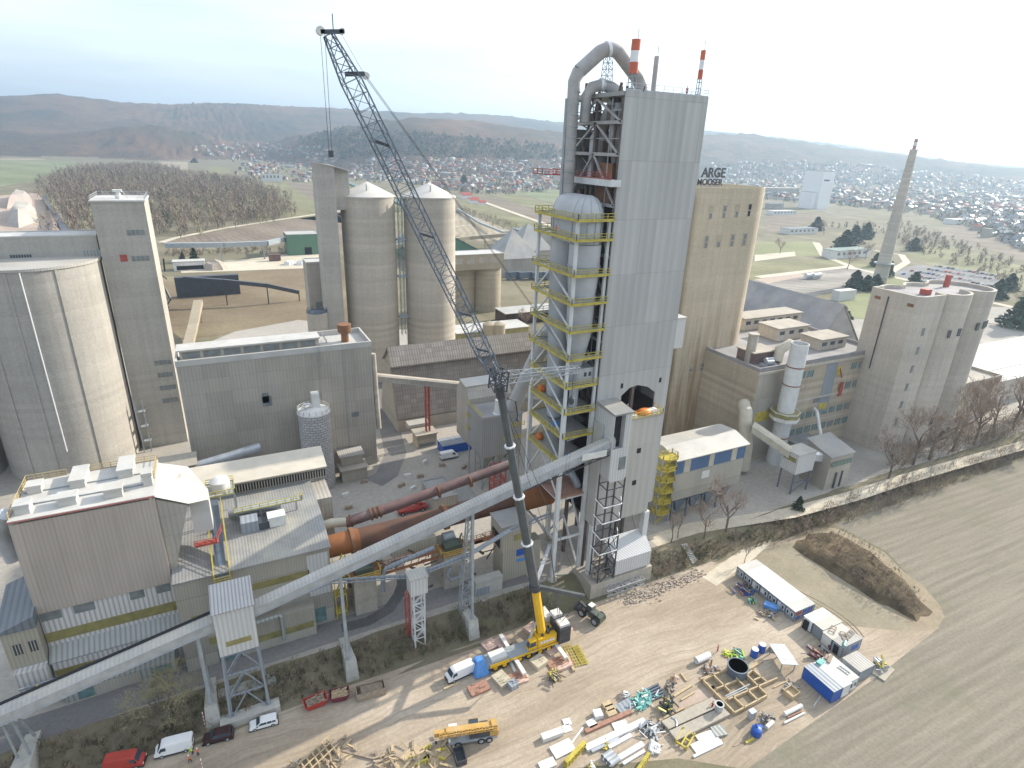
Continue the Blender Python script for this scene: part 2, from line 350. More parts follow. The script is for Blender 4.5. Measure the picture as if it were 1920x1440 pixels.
M['twig_yellow'] = leafy('yellowish_twigs', (.26, .24, .14), (.40, .36, .22), .3); M['needle'] = leafy('dark_needles', (.04, .06, .04), (.085, .11, .07), .4); M['scrub'] = leafy('dry_scrub', (.15, .12, .08), (.31, .25, .165), .3); M['dull_orange'] = paint('dull_orange', (.36, .15, .07), .7, .3, .6, dirt=(.22, .13, .09)); M['grime'] = paint('grimy_steel', (.13, .10, .085), .75, .4, .4); M['tip_red'] = paint('faded_tip_red', (.42, .24, .21), .6, .1, .5)
M['scrub_green'] = leafy('green_scrub', (.07, .08, .035), (.15, .15, .07), .3)
# ------------------------------------------------------------------ terrain
M['ground'] = soil('scrub_ground', [(.3, (.145, .128, .085)), (.5, (.20, .177, .12)), (.7, (.27, .238, .17))], .02, .9, .5, spots=(.05, .5, (.15, .145, .075), .7))
M['forest'] = soil('winter_forest', [(.3, (.05, .05, .04)), (.45, (.09, .07, .05)), (.6, (.16, .102, .068)), (.75, (.045, .058, .04))], .0022, .022, 1.0, spots=(.0035, .56, (.03, .05, .035), .85), dist=8)
M['forest_cliff'] = M['forest']
RIDGE = [  # skyline points of the photographed hills: (u, v, distance, foot length)
 [(-700, 200, 5200, 2100), (-400, 195, 5200, 2100), (0, 181, 5000, 2000), (90, 176, 5000, 1900), (150, 182, 5000, 1900), (235, 193, 5000, 1800), (310, 196, 5000, 1800), (400, 193, 5000, 1700), (470, 196, 5000, 1700), (560, 201, 5000, 1700), (640, 204, 5000, 1700), (760, 212, 5000, 1700), (860, 212, 5200, 1700), (960, 219, 5200, 1700), (1060, 231, 5200, 1700), (1200, 240, 5400, 1700), (1320, 245, 5600, 1700), (1400, 251, 5800, 1700), (1500, 262, 6000, 1700), (1600, 275, 6000, 1700), (1700, 290, 6200, 1700), (1800, 304, 6200, 1700), (1920, 313, 6200, 1700), (2300, 330, 6200, 1700)],
 [(-700, 250, 3500, 700), (-200, 246, 3500, 700), (0, 246, 3500, 700), (100, 252, 3500, 700), (170, 246, 3450, 650), (230, 238, 3400, 650), (300, 236, 3400, 650), (370, 248, 3500, 650), (430, 266, 3600, 600), (500, 268, 3600, 600), (560, 254, 3400, 700), (640, 240, 3000, 850), (720, 226, 2900, 900), (780, 222, 2850, 950), (850, 224, 2850, 950), (920, 232, 2900, 950), (1000, 241, 2900, 950), (1060, 249, 3000, 950), (1150, 256, 3300, 950), (1250, 255, 3600, 950), (1330, 252, 3700, 1000), (1410, 252, 3800, 1000), (1500, 265, 3800, 1000), (1560, 274, 3800, 1000), (1640, 285, 3800, 1000), (1720, 294, 3800, 1000), (1800, 304, 3800, 1000), (1900, 315, 3800, 1000), (2300, 330, 3800, 1000)],
]
RIDGES = []
for R in RIDGE:
    P = []
    for u, v, D, wf in R: q = ray(u, v); P.append((math.atan2(q[1], q[0]), q[2]/math.hypot(q[0], q[1]), D, wf))
    RIDGES.append(np.array(sorted(P)))
def hills_h(X, Y):
    az = np.arctan2(Y, X); r = np.hypot(X, Y); out = np.zeros_like(r)
    for P in RIDGES:
        t = np.interp(az, P[:, 0], P[:, 1]); D = np.interp(az, P[:, 0], P[:, 2]); wf = np.interp(az, P[:, 0], P[:, 3])
        top = HC+D*t-2.5
        k = np.clip((r-(D-wf))/wf, 0, 1); k = k*k*(3-2*k); kb = np.clip(1-(r-D)/2500, .35, 1)
        rough = .5+.5*np.sin(X*.0041+np.sin(Y*.0033)*2)*np.sin(Y*.0047+np.sin(X*.0029)*2)
        h = top*k*kb*(1-.3*rough*np.clip((D-r)/wf, 0, 1)*(k > 0))
        out = np.maximum(out, h)
    return np.where((az > rad(-35)) & (az < rad(165)), np.maximum(out, 0), 0)
def axis_lines(a, b, near, step0, grow):
    L = list(near); s = step0; x = near[-1]
    while x < b: x += s; s = min(s*grow, 45); L.append(x)
    s = step0; x = near[0]; pre = []
    while x > a: x -= s; s = min(s*grow, 160); pre.append(x)
    return np.array(sorted(pre)+L)
gx = axis_lines(-3800, 7600, list(np.arange(-80, 300, 10.)), 10, 1.06)
gy = axis_lines(-1500, 7600, list(np.arange(80, 102, .8)), 1.2, 1.06)
GX, GY = np.meshgrid(gx, gy); HH = hills_h(GX, GY)
rng = np.random.default_rng(3)
k = np.clip((GY-88)/7.5, 0, 1); GZ = 2.5*k*k*(3-2*k)
wob = rng.normal(0, 1, GX.shape); GZ = GZ+HH+np.where(HH > 12, wob*4.0, 0)+np.where((HH < 1) & (GY > 86.5) & (GY < 96.5), wob*.10*np.sin((GY-86.5)/10*math.pi), 0)
ny, nx = GX.shape; V = np.stack([GX.ravel(), GY.ravel(), GZ.ravel()], 1); hv = HH.ravel()
ii = (np.arange(ny-1)[:, None]*nx+np.arange(nx-1)[None, :]).ravel(); F = np.stack([ii, ii+1, ii+nx+1, ii+nx], 1)
ishill = hv[F].max(1) > 7
def grid_obj(name, faces, mat, smooth=True):
    used, inv = np.unique(faces, return_inverse=True); vv = V[used]; ff = inv.reshape(faces.shape)
    me = bpy.data.meshes.new(name); me.from_pydata(vv.tolist(), [], ff.tolist()); me.materials.append(mat); me.polygons.foreach_set('use_smooth', [smooth]*len(me.polygons))
    o = bpy.data.objects.new(name, me); S.collection.objects.link(o); o['kind'] = 'structure'; return o
grid_obj('ground', F[~ishill], M['ground']); grid_obj('hills', F[ishill], M['forest'])
# the plain beyond and behind, so the ground reaches the horizon on every side (a ring that butts the grid's edge)
b = MB(); X0, X1, Y0, Y1 = gx[0], gx[-1], gy[0], gy[-1]; B = 14000
for q in (((-B, -B), (B, -B), (B, Y0), (-B, Y0)), ((-B, Y0), (X0, Y0), (X0, Y1), (-B, Y1)), ((X1, Y0), (B, Y0), (B, Y1), (X1, Y1)), ((-B, Y1), (B, Y1), (B, B), (-B, B))):
    b.quad(*[(x, y, 0.0 if y < 50 else 2.0) for x, y in q])
tag(b.build('plain', M['ground']), kind='structure')

def sheet(name, pts, z, mat, pix=True, lift=.004):
    P = [g(u, v, z) for u, v in pts] if pix else pts
    bm = bmesh.new(); f = bm.faces.new([bm.verts.new((x, y, z+lift)) for x, y in P]); f.normal_update(); bmesh.ops.triangulate(bm, faces=[f], quad_method='BEAUTY', ngon_method='EAR_CLIP'); bmesh.ops.recalc_face_normals(bm, faces=bm.faces)
    if bm.faces and bm.faces[:][0].normal.z < 0: bmesh.ops.reverse_faces(bm, faces=bm.faces)
    me = bpy.data.meshes.new(name); bm.to_mesh(me); bm.free(); me.materials.append(mat); o = bpy.data.objects.new(name, me); S.collection.objects.link(o); o['kind'] = 'structure'; return o
def ribbon(name, path, wd, z, mat, lift=.008):
    P = [Vector((*g(u, v, z), z+lift)) for u, v in path]; b = MB(); L = []
    for i, p in enumerate(P):
        t = (P[min(i+1, len(P)-1)]-P[max(i-1, 0)]).normalized(); s = Vector((-t.y, t.x, 0))*wd/2; L.append((p-s, p+s))
    for (a, c), (d, e) in zip(L, L[1:]): b.quad(a, d, e, c)
    return tag(b.build(name, mat), kind='structure')
M['yard'] = soil('sandy_yard', [(.28, (.28, .23, .17)), (.45, (.37, .30, .225)), (.6, (.46, .385, .30)), (.75, (.56, .485, .395))], .055, 1.3, .45, stretch=(.6, 1.3, 1), spots=(.11, .56, (.335, .29, .215), .5), streaks=(.26, .22, .165))
M['dust'] = soil('dusty_pavement', [(.3, (.31, .285, .25)), (.55, (.39, .36, .315)), (.75, (.47, .435, .38))], .03, .8, .25, spots=(.05, .55, (.26, .245, .22), .55))
M['asphalt'] = soil('dusty_asphalt', [(.3, (.17, .165, .165)), (.6, (.23, .22, .21)), (.75, (.32, .30, .28))], .05, 1.2, .2, stretch=(.25, 1.6, 1))
M['tracks'] = soil('dark_wheel_tracks', [(.3, (.10, .10, .10)), (.7, (.17, .165, .16))], .1, 1.2, .2)
M['field'] = soil('ploughed_field', [(.3, (.19, .17, .133)), (.5, (.232, .207, .163)), (.72, (.285, .255, .2))], .3, 1.4, .6, stretch=(.1, 2.4, 1), furrow=(2.5, rad(3), .08, 6), spots=(.03, .52, (.165, .165, .105), .5))
M['field_green'] = soil('green_field', [(.3, (.16, .18, .095)), (.7, (.23, .245, .14))], .008, .08, .2, furrow=(18, rad(60), .2, 20))
M['field_olive'] = soil('olive_field', [(.3, (.165, .16, .085)), (.7, (.25, .235, .135))], .008, .08, .2, furrow=(9, rad(60), .22, 20))
M['field_brown'] = soil('brown_field', [(.3, (.17, .138, .105)), (.7, (.245, .20, .155))], .008, .1, .2, furrow=(7, rad(70), .22, 30))
M['field_tan'] = soil('tan_field', [(.3, (.29, .24, .17)), (.7, (.38, .33, .24))], .008, .1, .2, furrow=(8, rad(-70), .25, 30))
M['meadow'] = soil('winter_meadow', [(.3, (.15, .115, .075)), (.5, (.205, .16, .105)), (.7, (.27, .23, .145))], .014, .35, .3)
M['lawn'] = soil('lawn', [(.3, (.19, .20, .10)), (.7, (.27, .275, .15))], .012, .3, .2)
M['track'] = soil('sandy_track', [(.3, (.48, .42, .32)), (.7, (.60, .54, .43))], .03, .4, .2)
M['redsand'] = soil('reddish_sand', [(.3, (.38, .29, .23)), (.7, (.48, .39, .32))], .012, .3, .3)
M['gravelgrey'] = soil('rail_gravel', [(.3, (.25, .23, .20)), (.7, (.34, .31, .27))], .02, .5, .3, furrow=(5, rad(8), .4, 6))
M['mound'] = soil('weedy_earth', [(.3, (.06, .048, .032)), (.5, (.115, .09, .058)), (.68, (.22, .165, .105))], .22, 1.5, .8, spots=(.3, .6, (.36, .27, .16), .7), dist=.4)
M['earth'] = soil('light_earth', [(.3, (.26, .215, .15)), (.7, (.35, .29, .205))], .2, 1.2, .5)
# yard and fields in front
sheet('building_yard', [(-140, 87.9), (-140, 71), (10, 63), (10, 30), (140, 30), (140, 55), (149, 72), (147, 84), (140, 87.9)], 0, M['yard'], False)
sheet('ploughed_field', [(16, -80), (700, -80), (700, 84), (148, 86), (150, 72), (142, 56), (134, 49.5), (109, 46.7), (90, 45.2), (69.5, 43.6), (16, 40)], 0, M['field'], False, .008)
sheet('grass_verge', [(-160, 69.5), (-60, 66.5), (12, 62), (40, 57), (60, 50), (69, 43.7), (30, 39), (-160, 36)], 0, M['ground'], False, .010)
b = MB()      # the strip of dry grass and scuffed earth round the site huts
sheet('worn_grass', [(113, 60), (126, 52), (134, 49.8), (142, 56), (149, 72), (146.5, 83), (112, 87), (113.5, 70)], 0, soil('worn_grass', [(.3, (.23, .205, .145)), (.7, (.34, .295, .22))], .09, 1.2, .4), False, .012)
sheet('plant_pavement', [(-150, 96), (560, 96), (560, 200), (330, 270), (330, 250), (150, 262), (130, 300), (-150, 330)], ZP, M['dust'], False, .006)
ribbon('plant_road', [(-400, 1545), (-150, 1452), (0, 1388), (200, 1322), (420, 1248), (620, 1185), (760, 1140), (860, 1108), (985, 1075)], 6.0, ZP, M['asphalt'], .010)
ribbon('wheel_tracks', [(640, 1178), (690, 1165), (728, 1143), (748, 1115), (755, 1095), (753, 1075), (742, 1050)], 2.6, ZP, M['tracks'], .014)
ribbon('service_lane', [(700, 905), (725, 890), (742, 850), (730, 800), (715, 750), (705, 700)], 7, ZP, M['asphalt'], .010)
ribbon('sunlit_road', [(1222, 1015), (1300, 990), (1480, 962), (1600, 930), (1690, 900), (1800, 868), (2000, 812)], 4.6, ZP, M['track'], .012)
ribbon('dirt_path', [(1330, 1090), (1400, 1040), (1445, 1000), (1475, 975)], 4.0, 0, M['track'], .016)
b = MB()
for k in range(5):     # curved ruts behind the huts
    P = [(lerp(g(1478, 1107+k*3.5), g(1560, 1112+k*4), t) if t < 1 else None) for t in (0, .5)]
    c0 = g(1490, 1105+k*7); c1 = g(1590-k*6, 1150+k*3); c2 = g(1620-k*8, 1195)
    L = [tuple((1-t)**2*c0[i]+2*t*(1-t)*c1[i]+t*t*c2[i] for i in (0, 1)) for t in np.linspace(0, 1, 14)]
    for p, q in zip(L, L[1:]):
        d = Vector((q[0]-p[0], q[1]-p[1], 0)).normalized(); n = Vector((-d.y, d.x, 0))*.11
        b.quad((p[0]-n.x, p[1]-n.y, .020), (q[0]-n.x, q[1]-n.y, .020), (q[0]+n.x, q[1]+n.y, .020), (p[0]+n.x, p[1]+n.y, .020))
tag(b.build('wheel_ruts', M['mound']), kind='structure')
# far fields
FZ = ZP
for n, pts, m, l in (
 ('green_field', [(-300, 330), (-60, 300), (50, 301), (150, 304), (100, 322), (60, 340), (-300, 400)], 'field_green', .05),
 ('stubble_field', [(-300, 280), (0, 283), (90, 292), (85, 300), (-300, 300)], 'field_tan', .05),
 ('tan_field', [(285, 303), (352, 304), (352, 335), (292, 330)], 'field_tan', .05),
 ('meadow_field', [(395, 312), (432, 313), (430, 336), (385, 330)], 'field_olive', .05),
 ('olive_strip', [(470, 345), (535, 343), (660, 420), (540, 408)], 'field_olive', .05),
 ('brown_strip', [(536, 343), (575, 343), (760, 440), (662, 420)], 'field_brown', .05),
 ('green_strip', [(576, 343), (640, 342), (800, 380), (762, 440)], 'field_olive', .05),
 ('wide_field', [(300, 456), (420, 432), (530, 414), (660, 396), (760, 450), (640, 460), (500, 461), (310, 462)], 'field_brown', .05),
 ('winter_meadow', [(300, 520), (560, 503), (660, 500), (700, 600), (540, 610), (395, 632), (280, 640)], 'meadow', .05),
 ('sandy_lot', [(335, 497), (480, 484), (600, 470), (640, 490), (600, 502), (340, 512)], 'track', .09),
 ('sandy_apron', [(360, 655), (440, 622), (560, 600), (660, 612), (650, 670), (380, 680)], 'dust', .09),
 ('right_green_field', [(960, 360), (1060, 356), (1150, 400), (1050, 383)], 'field_green', .05),
 ('right_brown_field', [(878, 372), (930, 370), (1200, 460), (1150, 470), (1000, 408)], 'field_brown', .05),
 ('right_olive_field', [(930, 368), (962, 362), (1160, 418), (1200, 455)], 'field_olive', .05),
 ('grass_strip', [(856, 380), (876, 373), (1080, 445), (1060, 470)], 'field_olive', .05),
 ('lower_field', [(852, 400), (872, 400), (1000, 448), (900, 452), (850, 440)], 'field_tan', .05),
 ('meadow_patch', [(1400, 455), (1530, 452), (1545, 478), (1490, 482), (1400, 478)], 'lawn', .05),
 ('meadow_patch', [(1400, 490), (1600, 486), (1640, 500), (1400, 530)], 'field_olive', .05),
 ('lawn', [(1560, 572), (1620, 548), (1700, 560), (1660, 600), (1560, 596)], 'lawn', .09),
 ('lawn', [(1590, 505), (1640, 495), (1720, 520), (1700, 545), (1600, 540)], 'lawn', .09),
 ('verge', [(1690, 480), (1820, 520), (1920, 560), (1920, 500), (1760, 455)], 'field_olive', .05),
 ('brown_plot', [(1440, 398), (1540, 404), (1480, 432), (1438, 436)], 'field_brown', .05),
 ('far_plot', [(1800, 420), (1990, 470), (2000, 510), (1760, 440)], 'field_brown', .05),
 ('rail_yard', [(1380, 530), (1500, 512), (1600, 500), (1660, 512), (1560, 548), (1400, 580)], 'gravelgrey', .12),
 ('car_park', [(1672, 510), (1720, 496), (1850, 510), (1905, 545), (1840, 560), (1700, 530)], 'asphalt', .12),
 ('orange_sand', [(1415, 524), (1500, 512), (1508, 518), (1440, 532)], 'redsand', .16),
 ('white_lot', [(1415, 478), (1490, 472), (1492, 480), (1415, 490)], 'track', .10),
 ('quarry_floor', [(-200, 380), (70, 362), (115, 395), (125, 455), (-200, 470)], 'redsand', .09)):
    sheet(n, pts, FZ, M[m], True, l)
ribbon('field_track', [(302, 455), (330, 446), (420, 428), (530, 411), (640, 395)], 7, FZ, M['track'], .14)
ribbon('field_path', [(905, 378), (960, 398), (1040, 426), (1100, 450)], 9, FZ, M['track'], .14)
ribbon('lane', [(1420, 520), (1520, 508), (1590, 500), (1640, 512), (1700, 525), (1790, 552), (1960, 590)], 8, FZ, M['track'], .18)
ribbon('lane', [(1530, 455), (1545, 480), (1590, 498), (1600, 505)], 8, FZ, M['track'], .20)
ribbon('lane', [(1640, 470), (1690, 478), (1700, 492), (1670, 510)], 7, FZ, M['track'], .22)
ribbon('lane', [(855, 425), (900, 420), (1000, 452)], 6, FZ, M['track'], .2)
ribbon('town_road', [(1440, 378), (1500, 384), (1560, 400), (1620, 405)], 14, FZ, M['asphalt'], .2)
ribbon('town_road', [(1780, 592), (1900, 610), (2100, 640)], 12, FZ, M['dust'], .2)
# quarry heaps and the weedy mound
def heap(name, pts, z, h, mat, label, cat, pix=True, top=.35, n=26, jit=.15):
    P = [Vector((*(g(u, v, z) if pix else (u, v)), z)) for u, v in pts]; c = sum(P, Vector())/len(P); rr = random.Random(len(name)+int(c.x))
    R = []
    for i, p in enumerate(P):
        q = P[(i+1) % len(P)]; R += [p.lerp(q, t) for t in (0, .34, .67)]
    b = MB(); m = len(R); rings = ((1, -.1), (.86, .35), (.66, .78), (top, 1.0))
    for s_, hh in rings:
        for p in R: q = c+(p-c)*s_*(1+rr.uniform(-jit, jit)*.5); b.v.append((q.x, q.y, z+hh*h*(1+rr.uniform(-jit, jit))))
    for k in range(len(rings)-1):
        for i in range(m): b.f.append((k*m+i, k*m+(i+1) % m, (k+1)*m+(i+1) % m, (k+1)*m+i)); b.m.append(0)
    b.f.append(tuple(range((len(rings)-1)*m, len(rings)*m))); b.m.append(0)
    return solo(b, name, mat, label, cat, (c.x, c.y, z), smooth=True)
sheet('mound_foot', [(134, 87), (141, 87.4), (146.4, 85), (148, 78), (147.6, 72), (146, 66), (145.4, 60), (142, 54), (139, 51), (133, 49.4), (128, 51), (130, 60), (131, 74)], 0, M['earth'], False, .016)
heap('earth_mound', [(128, 84), (137, 86), (145, 83), (146.5, 74), (143, 62), (138, 53), (131, 51.5), (129, 60), (127.5, 72)], 0, 2.3, M['mound'], 'long earth mound overgrown with dark dead weeds beside the ploughed field', 'mound', False, .3, jit=.16)
heap('gravel_heap', [(12, 420), (35, 428), (75, 415), (70, 398), (32, 392)], ZP, 15, soil('gravel_heap_soil', [(.3, (.36, .33, .29)), (.7, (.48, .45, .40))], .03, .4), 'flat-topped grey gravel heap in the quarry, nearer of the two large heaps', 'heap', top=.5, jit=.06)
heap('gravel_heap', [(12, 392), (30, 388), (62, 384), (60, 374), (30, 368)], ZP, 14, soil('gravel_heap_pink', [(.3, (.33, .28, .25)), (.7, (.42, .37, .33))], .03, .4), 'flat-topped pinkish gravel heap in the quarry, farther of the two large heaps', 'heap', top=.5, jit=.06)
for (u, v), s_, lb in (((403, 504), 9, 'grey sand pile beside the flat white shed on the sandy lot'), ((377, 503), 6, 'brown sand pile between the flat shed and the grey sand pile'), ((543, 496), 5, 'small white sand cone left of the white cone beside the grey tower'), ((566, 496), 5, 'small white sand cone right beside the tall grey box tower')):
    x, y = g(u, v, ZP); heap('sand_pile', [(x+math.cos(a)*s_, y+math.sin(a)*s_) for a in np.linspace(0, 2*math.pi, 8)[:-1]], ZP, s_*.7, M['whitish'] if v == 496 else M['scrap'], lb, 'sand pile', False, .12)
# ------------------------------------------------------------------ the air between
hz = bpy.data.materials.new('hazy_air'); hz.use_nodes = True; t = hz.node_tree; t.nodes.remove(t.nodes['Principled BSDF'])
pv = t.nodes.new('ShaderNodeVolumePrincipled'); pv.inputs['Color'].default_value = (.60, .80, 1, 1); pv.inputs['Density'].default_value = HAZE = .00015; pv.inputs['Anisotropy'].default_value = .45
t.links.new(pv.outputs[0], t.nodes['Material Output'].inputs['Volume'])
b = MB(); b.box(-14500, 14500, -14500, 14500, -1.0, 620)
tag(b.build('haze', hz), kind='stuff')
# ------------------------------------------------------------------ the preheater tower
T = thing('preheater_tower', 'very tall grey clad tower with open steel side and an arched hole above a platform', 'tower', (68.7, 95, ZP))
x0, x1, y0, y1, zt = 68.7, 87.6, 95.0, 113.0, 106.2
notch = [ony(u, v, 95) for u, v in ((1164, 759), (1165, 742), (1181, 727), (1196, 722), (1214, 725), (1228, 735), (1226, 757))]
nz0 = 43.3
b = MB(); b.sweepy([(x0, 17.7), (x0, zt), (x1, zt), (x1, 17.7), (notch[-1][0], 17.7), (notch[-1][0], notch[-1][1])]+[p for p in reversed(notch[1:-1])]+[(notch[0][0], notch[0][1]), (notch[0][0], 17.7)], y0, y0+.35)
b.build('front_cladding', M['tower_clad'], T)
b = MB(); b.box(x1-.35, x1, y0+.35, y1, 17.7, zt); b.box(x0, x1-.35, y1-.35, y1, 17.7, 100); b.build('side_cladding', M['white_clad'], T)
b = MB(); b.box(x0-.2, x1, y0+.35, y1, zt-.9, zt-.2); b.build('roof', M['roof_gray'], T)
lv = [17.5, 25, 33, 41, 43.0, 52, 60, 69, 77, 86.5, 95.5, 101]
b = MB()
for z in lv: b.box(x0+.6, x1-.4, y0+.4, y1-.4, z-.3, z)
b.each('floor', M['dark_brown'], T)
b = MB()
for y in (y0+.7, (y0+y1)/2, y1-.7):
    for x in (x0+.4, (x0+x1)/2, x1-.8): b.box(x-.35, x+.35, y-.35, y+.35, ZP, zt-.9)
b.each('column', M['grime'], T)
b = MB()
for i, (za, zb) in enumerate(zip(lv[5:], lv[6:]+[105])):
    ym = (y0+y1)/2
    for a, c in ((y0+.7, ym), (y1-.7, ym)): b.beam((x0+.1, a, za), (x0+.1, ym if i % 2 else ym, zb), .35)
    b.beam((x0+.1, y0+.5, za), (x0+.1, y1-.5, za), .35, .6); b.beam((x0+2, y0+.7, za), (x0+2, y1-.7, zb), .2); b.beam((x0+.1, y0+4, za), (x0+.1, y0+4, zb), .16); b.beam((x0+.2, y0+1, (za+zb)/2), (x0+.2, y1-1, (za+zb)/2), .14)
for za, zb in ((ZP, 17.5),): 
    b.beam((x1-.8, y0+.5, za+1), (x1-6, y0+.5, zb), .4); b.beam((x0+.5, y1-.5, za), (x1-.5, y1-.5, zb), .4)
b.each('brace', M['duct'], T)
b = MB(); b.box(x0-1.6, x0+.6, y0-.2, y1+3.2, 90.0, 91.2); b.build('service_gallery', M['steel_white'], T)
b = MB(); b.rail([(x0-1.6, y0, 91.2), (x0-1.6, y1+3.2, 91.2)], w=.1); b.rail([(x0-3, y1-3, 91.2), (x0-6, y1, 91.2), (x0-6, y1+4, 91.2)], w=.12); b.build('railing', M['red_steel'], T)
b = MB(); b.rail([(x0, y0+.3, zt), (x1, y0+.3, zt), (x1-.3, y1, zt)], w=.07, step=2.2); b.build('roof_railing', M['galv'], T)
b = MB(); rr = random.Random(5)       # plant inside the open side, seen through the frames
for i in range(170):
    z = rr.choice(lv[4:]); y = rr.uniform(y0+1, y1-2); x = x0+rr.uniform(.6, 4); s_ = rr.uniform(.3, 1.2)
    if rr.random() < .5: b.box(x, x+s_, y, y+s_*1.4, z, z+rr.uniform(.8, 3.2))
    else: b.tube([(x, y, z), (x+.3, y+rr.uniform(-2, 2), z+rr.uniform(3, 8))], rr.uniform(.08, .35), 6)
b.each('machinery', M['grime'], T)
b = MB()
for yy, za, zb in ((y0+3, 86.5, 94), (y0+6, 60, 66), (y0+5, 69, 76)): b.box(x0+.6, x0+5, yy, yy+5, za, zb)
b.each('refractory_vessel', M['rusty'], T)
# cyclones behind the bracing
for (cy, r, zb, zt_) in ((105.5, 2.0, 91.3, 98.5), (99.8, 1.7, 98, 103)):
    c = MB(); c.lathe(x0+2.4, cy, [(.7, zb-4), (r, zb), (r, zt_), (r*.6, zt_+1.4)], 20); c.build('cyclone', M['duct_light'] if r > 1.9 else M['duct'], T, True)
c = MB(); c.tube([(x0+2.2, 105.6, 98), (x0+2.2, 105, 100), (x0+2.4, 101.5, 104.8)], 1.25, 14); c.build('riser_duct', M['duct'], T, True)
# lower bulge with the loading platform on top
BG = (68.4, 83.7)
b = MB(); b.box(BG[0], BG[1], 92, 95, 17.7, 42.6); b.build('bulge', M['bulge_clad'], T)
b = MB(); b.box(73.8, 84.3, 91.7, 96.5, 42.6, 43.0); b.build('platform', M['roof_tan'], T)
b = MB(); b.rail([(74.8, 91.8, 43), (84.2, 91.8, 43), (84.2, 95, 43)], w=.1, h=1.2); b.build('platform_railing', M['yellow'], T)
b = MB()
for (u, v), s_ in (((1198, 823+22), 1), ((1189, 905), 1)):
    x, z = ony(u, v, 91.98); b.box(x-.55, x+.55, 91.95, 92.1, z-.6, z+.6)
for u, v in ((1166, 724), (1238, 713)): x, z = ony(u, v, 94.98); b.box(x-.3, x+.3, 94.96, 95.1, z-.5, z+.6)
b.each('window', M['dark'], T)
b = MB(); b.box(83.0, 84.4, 91.8, 93.2, ZP, 17.7); b.box(68.4, 69.6, 92, 93.2, ZP, 17.7); b.box(83.0, 84.4, 111, 112.6, ZP, 17.7); b.each('leg', M['steel_white'], T)
b = MB(); b.box(67.2, 84.6, 88.6, 95.6, .2, 4.2); b.build('plinth', M['conc_dust'], T)
b = MB(); b.hexa([(73.8, 88.9, 4.6), (84.0, 88.9, 4.6), (84.2, 93.4, 4.6), (73.8, 93.4, 4.6), (73.8, 88.9, 8.6), (84.0, 88.9, 8.6), (84.2, 93.2, 12.4), (72.6, 93.2, 12.4)]); b.build('entrance_cover', M['white_clad'], T)
rub = MB(); rr = random.Random(2)
for i in range(60):
    x = rr.uniform(68, 73.5); y = rr.uniform(89, 92.5); s_ = rr.uniform(.3, .9); rub.hexa([(x+rr.uniform(-s_, s_)*.3+dx*s_, y+dy*s_, 4.2+dz*s_*.6+(73-x)*.12+rr.random()*.8) for dz in (0, 1) for dx, dy in ((0, 0), (1, 0), (1, 1), (0, 1))])
solo(rub, 'broken_brick_heap', M['scrap'], 'heap of broken pale bricks inside the open bay at the tower foot', 'rubble', (70.5, 91, 4.2))
o = MB(); rr = random.Random(4); o.lathe(0, 0, [(1.9, 0), (2.0, .5), (1.5, 1.0), (.6, 1.25), (.05, 1.3)], 12); o.box(-2.3, -1.2, -.5, .5, 0, .7)
q = solo(o, 'tarp_bundle', M['orange'], 'bright orange covered bundle lying on the platform under the arched hole', 'bundle', (0, 0, 0), smooth=True); q.location = (80.2, 93.4, 43.0); q.scale = (1, .6, .9)
for i, (x, y) in enumerate(((76.2, 92.7), (77.6, 93.4))): o = MB(); o.box(-1.6, 1.6, -.25, .25, 0, .35); q = solo(o, 'board_stack', M['whitish'], ('pale board stack at the platform edge near the lift shaft', 'pale board stack between lift shaft and the orange bundle')[i], 'boards', (0, 0, 0)); q.location = (x, y, 43.0)
o = MB(); o.box(-1.2, 1.2, -.9, .9, 0, .5); q = solo(o, 'pallet_load', M['white'], 'white sheet covered load right of the orange bundle on the tower platform', 'pallet', (0, 0, 0)); q.location = (82.7, 93.6, 43.0)

# lift shaft hung on the front, open lattice mast below it
L = thing('lift_shaft', 'narrow pale clad lift shaft standing on an open steel mast before the tower', 'lift shaft', (70.6, 90, ZP))
lx0, lx1, ly0, ly1, lz0, lz1 = 69.0, 73.4, 88.8, 91.95, 30.5, 46.2
b = MB(); b.box(lx0, lx0+.15, ly0, ly1, 31, lz1); b.box(lx0+.15, lx1, ly0+.15, ly1, lz0, 38.2); b.box(lx0+2.8, lx1, ly0+.15, ly1, 38.2, lz1); b.box(lx0+.15, lx0+2.8, ly1-.2, ly1, 38.2, lz1); b.box(lx0+.15, lx1, ly0, ly0+.15, lz0, 38.4); b.box(lx0+2.8, lx1, ly0, ly0+.15, 38.4, lz1); b.box(lx0, lx1, ly1+.01, 95, 42, lz1); b.build('cladding', M['white_clad'], L)
b = MB(); b.prism([(lx0-.3, ly0-.3), (lx1+.3, ly0-.3), (lx1+.3, 94.9), (lx0-.3, 94.9)], lz1, [lz1+.35, lz1+.35, lz1+.9, lz1+.9]); b.build('roof', M['roof_gray'], L)
b = MB(); b.box(lx0+.2, lx0+2.7, ly0+1.2, ly1-.3, 38.3, lz1-.2); b.build('opening', M['dark'], L)
b = MB(); b.box(71.2, 73.0, ly0-.06, ly0, 33.2, 36.2); b.build('door', M['glass_gray'], L)
b = MB()
for x in (lx0, lx1):
    for y in (ly0, ly1): b.beam((x, y, 2.7), (x, y, 31), .26)
z = 3.5
while z < 30:
    zz = min(z+4.2, 30.5)
    for (xa, ya), (xb, yb) in (((lx0, ly0), (lx1, ly0)), ((lx1, ly0), (lx1, ly1)), ((lx1, ly1), (lx0, ly1)), ((lx0, ly1), (lx0, ly0))):
        b.beam((xa, ya, z), (xb, yb, z), .16)
        if z < 13: b.beam((xa, ya, z), (xb, yb, zz), .13)
    z = zz
b.build('mast', M['steel_dark'], L)
b = MB()
